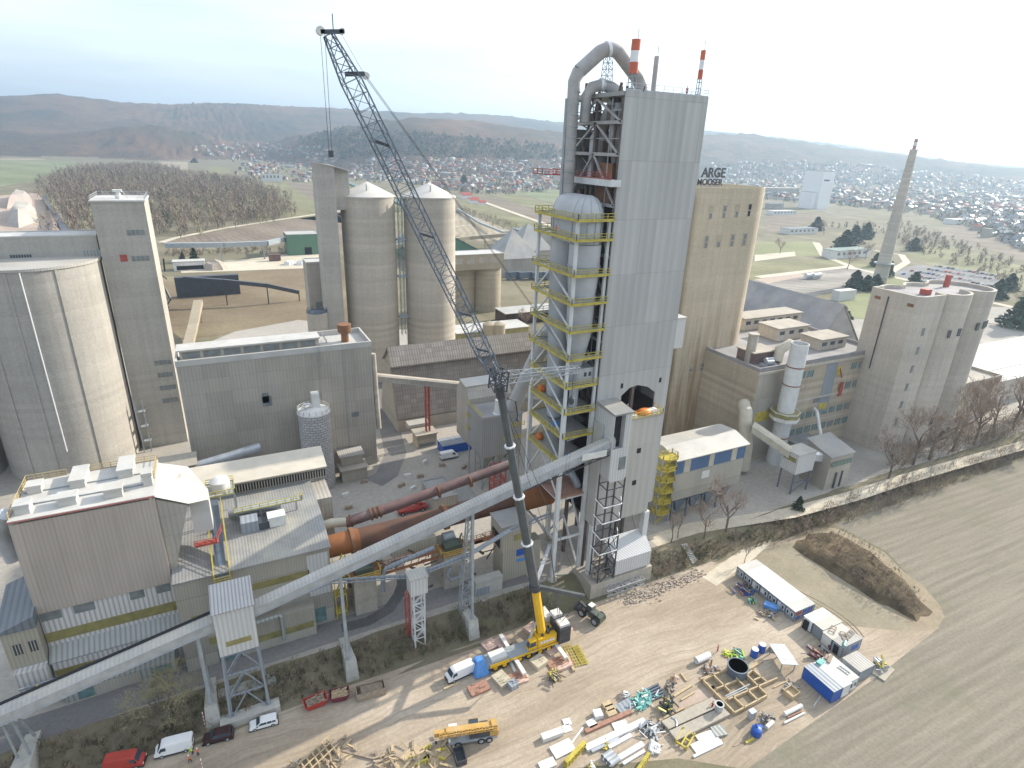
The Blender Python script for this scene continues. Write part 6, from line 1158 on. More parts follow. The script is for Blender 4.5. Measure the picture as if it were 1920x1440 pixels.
# -- vehicles (local: front towards +x, ground at z=0)
def wheel_at(parent, x, y, r, w_=.24, hub='steel_gray', s_=None, z=0):
    b = MB(); b.tube([(x, y-w_/2, z+r), (x, y+w_/2, z+r)], r, 16); o = b.build('wheel', M['black'], parent, True)
    b = MB(); s_ = s_ or (-1 if y < 0 else 1); b.tube([(x, y+s_*w_/2, z+r), (x, y+s_*(w_/2+.03), z+r)], r*.6, 12); b.build('rim', M[hub], o); return o
def vehicle(kind, col, lb, cat, c, rz, group=None):
    r = thing({'van': 'van', 'estate': 'car', 'suv': 'car'}[kind], lb, cat, (0, 0, 0), group)
    if kind == 'van': L, W, Hh, prof, wr = 5.7, 2.0, 2.55, [(-2.85, .35), (-2.88, 2.3), (-2.7, 2.5), (1.2, 2.55), (1.75, 2.35), (2.25, 1.45), (2.75, 1.15), (2.85, .8), (2.85, .35)], .36
    elif kind == 'estate': L, W, Hh, prof, wr = 4.7, 1.8, 1.5, [(-2.3, .3), (-2.35, .9), (-2.05, 1.38), (-1.7, 1.48), (.2, 1.5), (.5, 1.42), (1.15, .98), (2.1, .84), (2.32, .6), (2.32, .3)], .32
    else: L, W, Hh, prof, wr = 4.8, 1.88, 1.78, [(-2.35, .4), (-2.38, 1.1), (-2.1, 1.68), (-1.7, 1.76), (.2, 1.78), (.55, 1.68), (1.2, 1.15), (2.2, 1.02), (2.38, .7), (2.38, .4)], .38
    b = MB(); n = len(prof); zm = max(p[1] for p in prof)
    ins = [.12*(max(0, p[1]-zm*.55)/(zm*.45)) for p in prof]
    b.add([(p[0], -W/2+i, p[1]) for p, i in zip(prof, ins)]+[(p[0], W/2-i, p[1]) for p, i in zip(prof, ins)], [tuple(range(n)), tuple(reversed(range(n, 2*n)))]+[(i, n+i, n+(i+1) % n, (i+1) % n) for i in range(n)])
    body = b.build('body', M[col], r); bv = body.modifiers.new('soft', 'BEVEL'); bv.width = .07; bv.segments = 2; bv.limit_method = 'ANGLE'; bv.angle_limit = rad(20)
    def side(x0, x1, z0, z1, slant=0):
        b = MB(); k0 = .12*(max(0, z0-zm*.55)/(zm*.45)); k1 = .12*(max(0, z1-zm*.55)/(zm*.45))
        for s_ in (-1, 1): y0_, y1_ = s_*(W/2-k0+.015), s_*(W/2-k1+.015); b.quad((x0, y0_, z0), (x1+slant, y0_, z0), (x1, y1_, z1), (x0, y1_, z1))
        b.build('side_window', M['glass'], r)
    b = MB()
    if kind == 'van': side(1.0, 1.72, 1.5, 2.15, .35); b.add([(1.78, -.86, 2.28), (1.78, .86, 2.28), (2.27, .92, 1.5), (2.27, -.92, 1.5)], [(0, 1, 2, 3)])
    elif kind == 'estate': side(.05-.55, .4, .98, 1.4, .5); side(-1.35, -.6, .98, 1.4); side(-2.0, -1.42, 1.0, 1.36); b.add([(.54, -.68, 1.42), (.54, .68, 1.42), (1.14, .78, 1.03), (1.14, -.78, 1.03)], [(0, 1, 2, 3)])
    else: side(-.5, .45, 1.15, 1.68, .5); side(-1.4, -.58, 1.15, 1.68); side(-2.05, -1.48, 1.2, 1.62); b.add([(.6, -.7, 1.67), (.6, .7, 1.67), (1.2, .8, 1.2), (1.2, -.8, 1.2)], [(0, 1, 2, 3)])
    b.v = [(x+.03, y, z+.03) for x, y, z in b.v]; b.build('windscreen', M['glass'], r)
    b = MB(); x = prof[1][0]; b.quad((x-.0, -W*.36, zm*.62), (x-.0, W*.36, zm*.62), (x+.12, W*.33, zm*.86), (x+.12, -W*.33, zm*.86)); b.v = [(x-.06, y, z) for x, y, z in b.v]; b.build('rear_window', M['glass'], r)
    for s_ in (-1, 1):
        b = MB(); b.box(prof[-1][0]-.06, prof[-1][0]+.03, s_*W*.38-.17, s_*W*.38+.17, zm*.30, zm*.38); b.build('headlight', M['whitish'], r)
        b = MB(); b.box(prof[0][0]-.07, prof[0][0]+.02, s_*W*.42-.09, s_*W*.42+.09, zm*.42, zm*.56); b.build('tail_light', M['red'], r)
        b = MB(); b.box(.95 if kind != 'van' else 1.75, 1.12 if kind != 'van' else 1.95, s_*(W/2+.08)-.1, s_*(W/2+.08)+.1, zm*.58, zm*.68); b.build('mirror', M['black'], r)
    b = MB(); b.box(-L/2-.06, L/2+.06, -W/2-.03, W/2+.03, zm*.12, zm*.22); b.build('sill_trim', M['black'], r); b = MB(); b.box(prof[-1][0]+.01, prof[-1][0]+.05, -W*.25, W*.25, zm*.26, zm*.36); b.build('grille', M['black'], r)
    for x in (-L*.31, L*.31):
        for s_ in (-1, 1): wheel_at(r, x, s_*(W/2-.1), wr)
    return place(r, c, rz)
for a in ((884, 1257, 840, 1277, 'van', 'white', 'white high roofed van parked in front of the blue tarpaulin of the crane', 'van'), (362, 1398, 294, 1416, 'van', 'white', 'white panel van in the shade at bottom left, workers behind it', 'van'), (520, 1352, 470, 1366, 'estate', 'white', 'white estate car parked alone on the dirt road in the shade', 'car'), (434, 1379, 386, 1391, 'suv', 'dark_brown', 'dark maroon off-road car between white van and white estate', 'car'), (206, 1441, 268, 1430, 'van', 'red', 'red van at the bottom left edge of the picture', 'van')):
    c, rz, L = seg(*a[:4]); vehicle(a[4], a[5], a[6], a[7], c, rz)
c, rz, L = seg(826, 862, 857, 856, ZP); vehicle('van', 'white', 'white van parked beside the blue container in the plant yard', 'van', c+Vector((0, 0, .02)), rz)
# parked cars behind the right silos
rr = random.Random(12); rows = [(1690, 514, 1800, 533), (1706, 508, 1822, 527), (1738, 505, 1860, 524), (1752, 499, 1880, 520), (1800, 536, 1880, 552), (1820, 530, 1900, 545)]
carp = {}
def simple_car(col, lb):
    b = MB(); p = [(-2.2, .25), (-2.2, .85), (-1.5, .95), (-1.1, 1.42), (.3, 1.45), (1.1, .95), (2.1, .8), (2.2, .25)]; b.sweepy([(x*1.0, z) for x, z in p], -.88, .88); b.mi = 1
    b.quad((-1.05, -.9, 1.36), (.28, -.9, 1.36), (.9, -.9, .98), (-1.4, -.9, .98)); b.quad((.34, -.8, 1.42), (.34, .8, 1.42), (1.13, .8, .98), (1.13, -.8, .98)); b.quad((-1.12, -.8, 1.4), (-1.12, .8, 1.4), (-1.53, .8, .98), (-1.53, -.8, .98)); b.mi = 2
    for x in (-1.35, 1.35):
        for y in (-.86, .62): b.box(x-.3, x+.3, y, y+.26, 0, .6)
    o = b.build('parked_car', [M[col], M['glass'], M['black']]); return tag(o, lb, 'car', 'cars parked behind the silo cluster')
cols = ['white', 'white', 'white', 'galv', 'galv', 'steel_dark', 'steel_dark', 'red', 'blue']
lbs = {'white': 'small white car in the crowded car park behind the lobed silos', 'galv': 'small silver car in the crowded car park behind the lobed silos', 'steel_dark': 'small dark car in the crowded car park behind the lobed silos', 'red': 'small red car in the crowded car park behind the lobed silos', 'blue': 'small blue car in the crowded car park behind the lobed silos'}
for (u0, v0, u1, v1) in rows:
    a = Vector(g3(u0, v0, ZP+.14)); c = Vector(g3(u1, v1, ZP+.14)); n = int((c-a).length/3.4)
    for k in range(n):
        if rr.random() < .14: continue
        col = rr.choice(cols); o = carp.get(col)
        if o is None: o = carp[col] = simple_car(col, lbs[col])
        else: o = o.copy(); S.collection.objects.link(o)
        o.location = a.lerp(c, (k+.5)/n); o.rotation_euler.z = math.atan2(c.y-a.y, c.x-a.x)+math.pi/2+rr.uniform(-.06, .06)+(math.pi if rr.random() < .5 else 0)
# -- the big mobile crane
Cr = thing('mobile_crane', 'big yellow mobile crane with a black telescopic boom and lattice luffing jib', 'crane', (46, 81, 0))
b = MB(); b.box(38, 54, 79.6, 82.6, .9, 1.75); b.box(37, 39.5, 79.7, 82.5, .8, 1.6); b.each('carrier', M['steel_gray'], Cr)
b = MB(); b.box(38.0, 42.2, 79.3, 79.44, 1.3, 2.1); b.box(42.4, 54, 79.3, 79.44, 1.5, 1.85); b.each('side_panel', M['crane_yellow'], Cr)
b = MB(); b.box(38.6, 42, 80, 82.2, 1.76, 2.5); b.build('engine_deck', M['whitish'], Cr)
for x in (39.2, 41.2, 44.6, 46.6, 49.2, 51.2):
    for y in (79.7, 82.45): wheel_at(Cr, x, y, .78, .5, 'crane_yellow', -1 if y < 81 else 1)
b = MB(); b.hexa([(46.6, 79.7, 1.8), (48.6, 79.7, 1.8), (48.6, 80.9, 1.8), (46.6, 80.9, 1.8), (47.0, 79.8, 3.7), (48.6, 79.8, 3.9), (48.6, 80.9, 3.9), (47.0, 80.9, 3.7)]); cb = b.build('operator_cab', M['crane_yellow'], Cr)
b = MB(); b.quad((46.75, 79.72, 2.5), (48.3, 79.72, 2.5), (48.3, 79.76, 3.6), (47.0, 79.76, 3.5)); b.quad((46.66, 79.8, 2.3), (46.66, 80.8, 2.3), (46.92, 80.8, 3.5), (46.92, 79.9, 3.5)); b.build('cab_window', M['glass'], cb)
b = MB(); b.box(48.7, 53, 79.6, 82.8, 1.8, 4.0); b.build('superstructure', M['crane_yellow'], Cr)
b = MB()
for i in range(5): b.box(49.2+i*.7, 49.7+i*.7, 79.55, 79.59, 2.6, 3.2)
b.build('side_lettering', M['white'], Cr)
b = MB()
for i in range(8): b.box(49+rr.uniform(0, 3.4), 49.8+rr.uniform(0, 3.4), 80+rr.uniform(0, 2), 80.6+rr.uniform(0, 2), 4.01, 4.3+rr.random()*.7)
b.each('deck_machinery', M['steel_dark'], Cr)
cwx = [(53.2, 54.9), (55.0, 56.7)]
for k in range(5): b = MB(); b.box(53.3, 55.9, 78.9, 84.0, 1.5+k*.78, 2.22+k*.78); b.build('counterweight', M['steel_dark'], Cr)
b = MB(); b.box(53.5, 55.7, 79.2, 81.2, 5.4, 6.0); b.box(53.6, 55.6, 82, 83.8, 5.4, 6.2); b.box(52, 53.6, 83, 86, 3.8, 5.6); b.each('winch', M['whitish'], Cr)
B0, B1, B2 = (50.4, 81.2, 3.2), (48.2, 81.5, 16.2), (39.4, 81.5, 59.0)
def boombeam(p0, p1, w0, w1, mat, name, n=8):
    b = MB(); b.tube([p0, p1], [w0, w1], n); return b.build(name, mat, Cr)
boombeam(B0, B1, .95, .92, M['crane_yellow'], 'base_boom'); b = MB(); b.beam(lerp(B0, B1, .05), lerp(B0, B1, .98), .3, 2.05); b.build('boom_stripe', M['steel_dark'], Cr)
M['boom'] = paint('boom_grey', (.085, .095, .10), .4, .2, .6)
for k in range(4):
    t0, t1 = k/4, (k+1)/4; w_ = .92-.09*k; boombeam(lerp(B1, B2, t0), lerp(B1, B2, t1+.0), w_, w_, M['boom'], 'boom_section')
    if k: p = lerp(B1, B2, t0); q = lerp(B1, B2, t0+.006); boombeam(p, q, w_+.34, w_+.34, M['white'], 'boom_collar')
b = MB(); b.tube([lerp(B1, B2, -.02), lerp(B1, B2, .012)], 1.15, 8); b.tube([lerp(B1, B2, .97), lerp(B1, B2, 1.02)], .85, 8); b.each('boom_head', M['steel_dark'], Cr)
b = MB(); b.tube([(47.2, 81.2, 2.4), lerp(B0, B1, .42)], [.3, .24], 8); b.tube([lerp(B0, B1, .42), lerp(B0, B1, .93)], .15, 8); b.build('luffing_cylinder', M['galv'], Cr)
J0, J1 = (39.0, 81.5, 60.6), (15.7, 81.5, 107.6)
b = MB(); b.truss(J0, lerp(J0, J1, .10), .8, 2.3, .8, 2.1, 3, .09, .17, up=(1, 0, .5)); b.truss(lerp(J0, J1, .10), lerp(J0, J1, .9), 2.3, 2.3, 2.1, 2.1, 24, .065, .155, up=(1, 0, .5)); b.truss(lerp(J0, J1, .9), J1, 2.3, 1.1, 2.1, 1.0, 4, .08, .16, up=(1, 0, .5)); b.build('luffing_jib', M['steel_blue'], Cr)
b = MB()
for t in (.12, .25, .5, .75): 
    p = Vector(lerp(J0, J1, t)); d = (Vector(J1)-Vector(J0)).normalized(); b.beam(p-d*.5+Vector((.6, 0, .3)), p+d*.8-Vector((.6, 0, .3)), .8, .3)
p = Vector(lerp(J0, J1, .915)); b.beam(p+Vector((-.3, 0, 0)), p+Vector((2.0, 0, .2)), .6, .5); b.each('jib_joint', M['steel_dark'], Cr)
b = MB()
for c_, r_ in ((Vector(J1)+Vector((-.9, 0, .3)), .5), (Vector(J1)+Vector((1.6, 0, .5)), .35), (p+Vector((2.2, 0, 0)), .42)): b.tube([(c_.x, c_.y-.25, c_.z), (c_.x, c_.y+.25, c_.z)], r_, 14)
b.each('sheave', M['whitish'], Cr, True)
b = MB(); q1 = Vector(J1); b.beam(q1+Vector((-.9, 0, .2)), q1+Vector((1.8, 0, .5)), .5, .45); b.beam(q1+Vector((.6, 0, .5)), q1+Vector((.6, 0, 2.2)), .1); b.build('jib_head', M['steel_dark'], Cr)
A1 = (54.2, 81.5, 60.8); b = MB(); b.truss((39.6, 81.5, 61.2), A1, 2.2, 1.2, 1.5, .9, 9, .07, .12, up=(0, 0, 1)); b.build('rear_strut', M['steel_gray'], Cr)
b = MB(); b.truss((38.9, 81.5, 59.2), (39.2, 81.5, 62.6), 2.3, 2.3, 2.2, 2.2, 3, .12, .2, up=(1, 0, 0)); b.build('jib_adapter', M['steel_dark'], Cr)
b = MB(); pm = p+Vector((2.1, 0, 0))
for dy in (-.35, .35): b.tube([pm+Vector((0, dy, 0)), (A1[0], 81.5+dy, A1[2])], .035, 5); b.tube([(A1[0], 81.5+dy, A1[2]), (52.4, 81.3+dy*2, 6)], .022, 5)
b.tube([pm, q1+Vector((1.4, 0, .4))], .03, 5); x, z = ony(616, 282, 81.5)
for dx in (0, .5): b.tube([q1+Vector((-.9+dx, 0, .2)), (q1.x-.9+dx*.7, 81.5, z)], .03, 5)
b.build('rope', M['steel_dark'], Cr)
b = MB(); b.box(q1.x-1.0, q1.x-.4, 81.35, 81.65, z-.8, z); b.build('hook_block', M['steel_dark'], Cr)
b = MB(); b.tube([(53.4, 81.5, 60), (53.4, 81.5, 56)], .06, 5); b.lathe(53.4, 81.5, [(.1, 54.2), (.5, 54.6), (.5, 55.4), (.1, 56)], 10); b.tube([(40.6, 81.2, 57.6), (42, 81, 57), (42.6, 81, 54)], .13, 6); b.lathe(42.6, 81, [(.1, 53), (.4, 53.4), (.1, 54)], 8); b.build('hook_ball', M['steel_dark'], Cr)
YA, YB = Vector(g3(1095, 1118, 14.0)), Vector(g3(1031, 1022, 17.0)); b1 = Vector(B1)
b = MB(); b.beam(b1, YA, .6, .8); b.build('guying_arm', M['boom'], Cr); b = MB(); b.beam(b1, YB, .6, .8); b.build('guying_arm', M['galv'], Cr)
b = MB()
for q in (YA, YB):
    for dz in (0, .5): b.tube([q, (54.4, 80.5+dz*2, 5.6)], .06, 5)
    b.tube([q, lerp(B1, B2, .985)], .05, 5)
b.build('guy_rope', M['steel_dark'], Cr)
b = MB(); tp = MB(); rr2 = random.Random(6); nx_, ny_ = 9, 9
for i in range(nx_):
    for j in range(ny_):
        a_, c_ = i/(nx_-1)*2-1, j/(ny_-1)*2-1; e = max(abs(a_), abs(c_)); z = 2.9*(1-max(0, e-.62)/.38*.93)+rr2.uniform(-.12, .12); sp_ = 1+max(0, e-.7)*.25; tp.v.append((36.4+a_*1.5*sp_, 81+c_*1.75*sp_+rr2.uniform(-.05, .05), max(.03, z)))
for i in range(nx_-1):
    for j in range(ny_-1): tp.f.append((i*ny_+j, (i+1)*ny_+j, (i+1)*ny_+j+1, i*ny_+j+1)); tp.m.append(0)
solo(tp, 'tarpaulin', M['tarp'], 'blue tarpaulin draped over the front cab of the big crane', 'tarpaulin', (36.4, 81, 0), smooth=True)
for (xa, xb, y, s_) in ((43.2, 44.0, 79.6, -1), (52.6, 53.4, 79.6, -1), (43.2, 44.0, 82.6, 1), (52.6, 53.4, 82.6, 1)): b = MB(); b.box(xa, xb, min(y, y+s_*4), max(y, y+s_*4), .9, 1.35); b.box(xa+.2, xb-.2, y+s_*3.5-.2, y+s_*3.5+.2, .2, .9); b.box(xa-.4, xb+.4, y+s_*3.5-.6, y+s_*3.5+.6, .05, .2); b.build('outrigger', M['whitish'], Cr)
# -- the older small crane
c, rz, L = seg(932, 1377, 838, 1392); Oc = thing('truck_crane', 'old faded orange truck crane with its boom lowered over the cab', 'crane', (0, 0, 0))
b = MB(); b.box(-4.2, 4.2, -1.25, 1.25, .8, 1.3); b.build('chassis', M['steel_gray'], Oc)
for x in (-2.8, -1.4, 2.6):
    for y in (-1.15, 1.15): wheel_at(Oc, x, y, .62, .42)
b = MB(); b.hexa([(2.6, -1.2, 1.2), (4.3, -1.2, 1.2), (4.3, -.1, 1.2), (2.6, -.1, 1.2), (2.7, -1.15, 2.7), (4.0, -1.15, 2.7), (4.0, -.1, 2.7), (2.7, -.1, 2.7)]); cb = b.build('driver_cab', M['old_yellow'], Oc); b = MB(); b.box(2.6, 4.05, -1.2, -.05, 2.72, 2.84); b.build('roof', M['whitish'], cb); b = MB(); b.quad((2.9, -1.2, 1.9), (4.0, -1.2, 1.9), (3.9, -1.18, 2.55), (2.9, -1.18, 2.55)); b.build('window', M['glass'], cb)
b = MB(); b.box(-2.8, .6, -1.2, 1.2, 1.5, 2.4); b.build('turret', M['steel_dark'], Oc)
b = MB(); b.box(-1.2, .6, -1.35, -.1, 1.6, 3.2); cb = b.build('operator_cab', M['old_yellow'], Oc); b = MB(); b.box(-1.0, .4, -1.37, -1.34, 2.3, 3.0); b.box(-1.1, .5, -1.2, -.2, 3.21, 3.26); b.build('window', M['glass'], cb)
b = MB(); b.beam((-3.4, .5, 3.1), (4.6, .5, 3.3), .95, .9); b.beam((4.5, .5, 3.3), (6.0, .5, 3.2), .7, .6); b.build('boom', M['old_yellow'], Oc); b = MB(); b.box(5.6, 6.6, .1, .9, 2.7, 3.6); b.box(-4.2, -3.2, -.2, 1.2, 2.4, 3.8); b.truss((-4.0, 1.3, 3.4), (5.8, 1.3, 3.4), .5, .5, .5, .5, 10, .08, .1); b.build('boom_head', M['old_yellow'], Oc)
b = MB(); b.box(-4.4, -2.9, -1.2, 1.2, 1.4, 2.5); b.build('counterweight', M['old_yellow'], Oc); b = MB(); b.tube([(6.3, .5, 2.7), (6.3, .5, 1.2)], .03, 4); b.box(6.1, 6.5, .35, .65, .8, 1.2); b.build('hook', M['steel_dark'], Oc)
place(Oc, c, rz)
# -- telescopic handler with big wheels
c, rz, L = seg(1128, 1172, 1090, 1146); Te = thing('wheel_loader', 'dark green grey wheeled loading machine with big tyres on the dirt yard', 'loader', (0, 0, 0))
for x in (-1.8, 1.8):
    for y in (-1.15, 1.15): wheel_at(Te, x, y, 1.0, .7)
b = MB(); b.hexa([(-2.9, -.9, .8), (.4, -.9, .8), (.4, .9, .8), (-2.9, .9, .8), (-2.8, -.8, 2.2), (.2, -.8, 2.4), (.2, .8, 2.4), (-2.8, .8, 2.2)]); b.build('body', M['green'], Te); b = MB(); b.hexa([(-.4, -.8, 2.0), (1.1, -.8, 2.0), (1.1, .6, 2.0), (-.4, .6, 2.0), (-.2, -.7, 3.4), (.8, -.7, 3.4), (.8, .5, 3.4), (-.2, .5, 3.4)]); cb = b.build('cab', M['green'], Te); b = MB(); b.box(-.3, .9, -.78, .58, 3.41, 3.5); b.build('roof', M['whitish'], cb); b = MB(); b.quad((-.25, -.79, 2.3), (.95, -.79, 2.3), (.75, -.73, 3.25), (-.15, -.73, 3.25)); b.build('window', M['glass'], cb)
b = MB(); b.beam((-1, .8, 2.2), (3.4, .6, 3.0), .5, .6); b.tube([(.6, .2, 1.4), (2.6, .3, 2.4)], .14, 6); b.build('lifting_arm', M['steel_dark'], Te); b = MB(); b.hexa([(3.0, -1.1, .5), (3.9, -1.1, .4), (3.9, 1.1, .4), (3.0, 1.1, .5), (3.1, -1.1, 1.6), (4.1, -1.1, 1.2), (4.1, 1.1, 1.2), (3.1, 1.1, 1.6)]); b.tube([(3.4, .4, 2.8), (3.5, .2, 1.4)], .18, 6); b.build('bucket', M['steel_dark'], Te)
b = MB(); b.tube([(-2, .5, 2.2), (-2, .5, 3.0)], .08, 6); b.build('exhaust', M['steel_dark'], Te); place(Te, c, rz)
# -- site cabins
def cabin(x, y, lb, lx=6.06, ly=2.42, h=2.7, wall='white', roof='whitish', wins=(), group=None, z=.12, door=None):
    r = thing('site_cabin', lb, 'cabin', (x+lx/2, y+ly/2, 0), group); b = MB(); b.box(x, x+lx, y+.02, y+ly-.02, z, h); b.build('walls', M[wall], r); b = MB(); b.box(x-.04, x+lx+.04, y, y+ly, h+.005, h+.12); b.build('roof', M[roof], r)
    b = MB()
    for yy in (y, y+ly-.14):
        for xx in (x-.03, x+lx-.11): b.box(xx, xx+.14, yy, yy+.14, z, h)
    b.each('corner_post', M['steel_blue'], r)
    for (f, a, c_) in wins:
        b = MB(); b2 = MB()
        if f == 'x': b.box(x-.06, x, y+a-.08, y+c_+.08, 1.0, 2.1); b2.box(x-.09, x-.061, y+a+.06, y+c_-.06, 1.1, 2.0)
        else: b.box(x+a-.08, x+c_+.08, y-.05, y, 1.0, 2.1); b2.box(x+a+.05, x+c_-.05, y-.08, y-.051, 1.1, 2.0)
        w_ = b.build('window', M['white'], r); b2.build('pane', M['glass'], w_)
    if door: b = MB(); b.box(x-.06, x, y+door, y+door+.9, z, 2.2); b.build('door', M['whitish'], r)
    return r
names = ['office cabin at the far end of the row, its roof streaked dark', 'second office cabin from the far end of the row', 'third office cabin from the far end of the row', 'middle office cabin of the long white row', 'third office cabin from the near end of the row', 'second office cabin from the near end of the row', 'near end office cabin with blue and red graphics on its end wall']
for k in range(7):
    y = 79.0-k*2.45; r = cabin(105.2, y, names[k], 6.4, group='office cabins joined in one row', wall='blue_pale', wins=[('x', .35, 1.0), ('x', 1.5, 2.1)] if k not in (2, 5) else [('x', .4, 1.0)], roof='whitish' if k not in (0, 6) else 'roof_white', door=1.3 if k in (2, 5) else None)
    if k == 6:
        b = MB(); b.box(105.6, 107.4, y-.03, y+.019, 1.6, 2.4); b.build('red_mark', M['red_steel'], r); b = MB()
        for i in range(4): b.box(107.8+i*.85, 108.4+i*.85, y-.03, y+.019, 1.5, 2.4); b.box(107.8+i*.85, 108.4+i*.85, y-.03, y+.019, .6, 1.2)
        b.box(105.6, 107.3, y-.03, y+.019, .5, 1.1); b.each('blue_mark', M['blue'], r)
    if k == 3: b = MB(); b.box(104.95, 105.14, y+1.0, y+1.9, 1.2, 2.0); b.build('air_conditioner', M['whitish'], r)
for k, (lb, rm, wm) in enumerate((('storage cabin with an open dark doorway, first of the second cabin group', 'whitish', 'white'), ('storage cabin with a ribbed dusty roof holding planks', 'roof_pale', 'blue_pale'), ('storage cabin with timber frames lying on its roof', 'roof_pale', 'whitish'), ('near end storage cabin with a blue graphic and a roll on its roof', 'roof_gray', 'blue_pale'))):
    y = 60.4-k*2.5; r = cabin(106.0-(.4 if k > 1 else 0), y, lb, 6.1, group='storage cabins in the second row', wall=wm, roof=rm, h=2.7+(.1 if k % 2 else 0)); 
    if k in (0, 3): b = MB(); b.box(105.5-(.0 if k == 0 else .0), 106.02 if k == 0 else 105.62, y+.8, y+1.9, .15, 2.3); b.build('doorway', M['dark'], r)
    if k == 3: b = MB(); b.box(108.6, 110.8, y-.03, y+.019, .8, 2.0); b.each('blue_mark', M['blue'], r)
for i, (x, y, a) in enumerate(((108, 57.2, .4), (108.6, 55.0, .9), (110.2, 54.8, .2))):
    b = MB()
    for s_ in (-.5, .5): b.beam((-1.1, s_, .08), (1.1, s_, .08), .14)
    for s_ in (-1, 0, 1): b.beam((s_, -.5, .2), (s_, .5, .2), .12)
    local(b, 'lashed_pallet', M['wood_old'], ('small timber frame on the ribbed dusty cabin roof', 'timber frame in the middle of the storage cabin roofs', 'thick timber frame at the far side of the storage cabin roof')[i], 'frame', (x, y, 2.93), a)
b = MB(); b.tube([(-.8, 0, .3), (.8, 0, .3)], .3, 10); local(b, 'film_roll', M['teal'], 'green film roll on the near corner of the storage cabin roof', 'roll', (106.6, 53.4, 2.83), .5)
r = cabin(92.6, 47.0, 'bright blue container cabin with pale blue roof beside the field', 6.6, 2.6, 2.9, 'blue', 'blue_pale', wins=[]); b = MB(); b.box(94.6, 98.4, 49.55, 49.7, .1, .12); r.rotation_euler.z = rad(-90); r.location = (95.2, 49.6, 0)
r = cabin(96.6, 46.3, 'white container cabin with drawn outlines on its roof beside the blue one', 2.5, 6.5, 2.8, 'whitish', 'whitish'); r = cabin(99.2, 46.6, 'white container cabin with ladder and boxes on its roof', 2.5, 6.4, 2.8, 'whitish', 'roof_white', wins=[('y', .3, .9), ('y', 1.4, 2.0)])
r = cabin(101.0, 53.4, 'grey storage box with plain grey roof between the white cabins', 5.0, 4.2, 2.7, 'gray_clad', 'roof_gray') if False else cabin(103.2, 47.4, 'grey storage box with plain grey roof behind the white container cabins', 4.4, 4.0, 2.6, 'blue_pale', 'roof_gray')
b = MB(); b.box(-.8, .8, -.5, .5, 0, .5); local(b, 'water_tank', M['teal'], 'turquoise tank on the white cabin roof next to the blue container', 'tank', (97.6, 52.2, 2.93), .2)
b = MB()
for s_ in (-.4, .4): b.beam((s_, -1.1, .06), (s_, 1.1, .06), .1)
for i in range(5): b.beam((-.4, -1+i*.5, .06), (.4, -1+i*.5, .06), .08)
local(b, 'ladder', M['steel_gray'], 'grey ladder lying on the white container roof', 'ladder', (100.4, 49, 2.93), .1)
b = MB(); b.box(-1.2, 1.2, -.3, .3, 0, .35); b.box(-.6, .9, .4, .9, 0, .3); local(b, 'timber_stack', M['wood_old'], 'short timber stack on the white container roof', 'timber', (100.2, 52, 2.93), .4)
# -- skips and crates on the dirt road
def skip(u0, v0, u1, v1, col, lb, fill):
    c, rz, L = seg(u0, v0, u1, v1); r = thing('skip', lb, 'skip', (0, 0, 0)); w_ = 1.1; h = 1.3; l = L/2
    b = MB(); b.hexa([(-l+.7, -w_+.2, .1), (l-.7, -w_+.2, .1), (l-.7, w_-.2, .1), (-l+.7, w_-.2, .1), (-l, -w_, h), (l, -w_, h), (l, w_, h), (-l, w_, h)]); b.f.pop(1); b.m.pop(); b.build('body', M[col], r)
    b = MB(); b.beam((-l, -w_, h), (l, -w_, h), .12); b.beam((-l, w_, h), (l, w_, h), .12); b.beam((-l, -w_, h), (-l, w_, h), .12); b.beam((l, -w_, h), (l, w_, h), .12); b.build('rim', M[col], r)
    b = MB(); k_ = random.Random(int(u0))
    for i in range(34): x = k_.uniform(-l+.4, l-.8); y = k_.uniform(-w_+.2, w_-.3); a = k_.uniform(-.5, .5); b.beam((x, y, 1.0+k_.random()*.3), (x+math.cos(a)*k_.uniform(.4, 1.1), y+math.sin(a)*.5, 1.0+k_.random()*.5), k_.uniform(.08, .22))
    b.box(-l+.4, l-.4, -w_+.15, w_-.15, .8, 1.0); o = b.build('timber_scrap', M[fill], r); place(r, c, rz); return r
skip(571, 1330, 613, 1313, 'red', 'bright red skip full of scrap timber by the dirt road', 'wood_old'); skip(618, 1313, 655, 1305, 'maroon', 'dark maroon skip with timber scrap next to the bright red one', 'wood')
c, rz, L = seg(668, 1308, 722, 1293); b = MB(); l = L/2
b.box(-l, l, -1.2, -1.05, .1, 1.7); b.box(-l, l, 1.05, 1.2, .1, 1.7); b.box(-l, -l+.15, -1.05, 1.05, .1, 1.7); b.box(l-.15, l, -1.05, 1.05, .1, 1.7); b.box(-l+.15, l-.15, -1.05, 1.05, .1, .25)
for i in range(7): b.beam((-l+.9, -.8+i*.25, 1.2+.05*i), (l-.4, -.8+i*.25, 1.25), .16)
local(b, 'timber_crate', M['wood_old'], 'open plywood crate of boards at the road edge beside the skips', 'crate', c, rz)
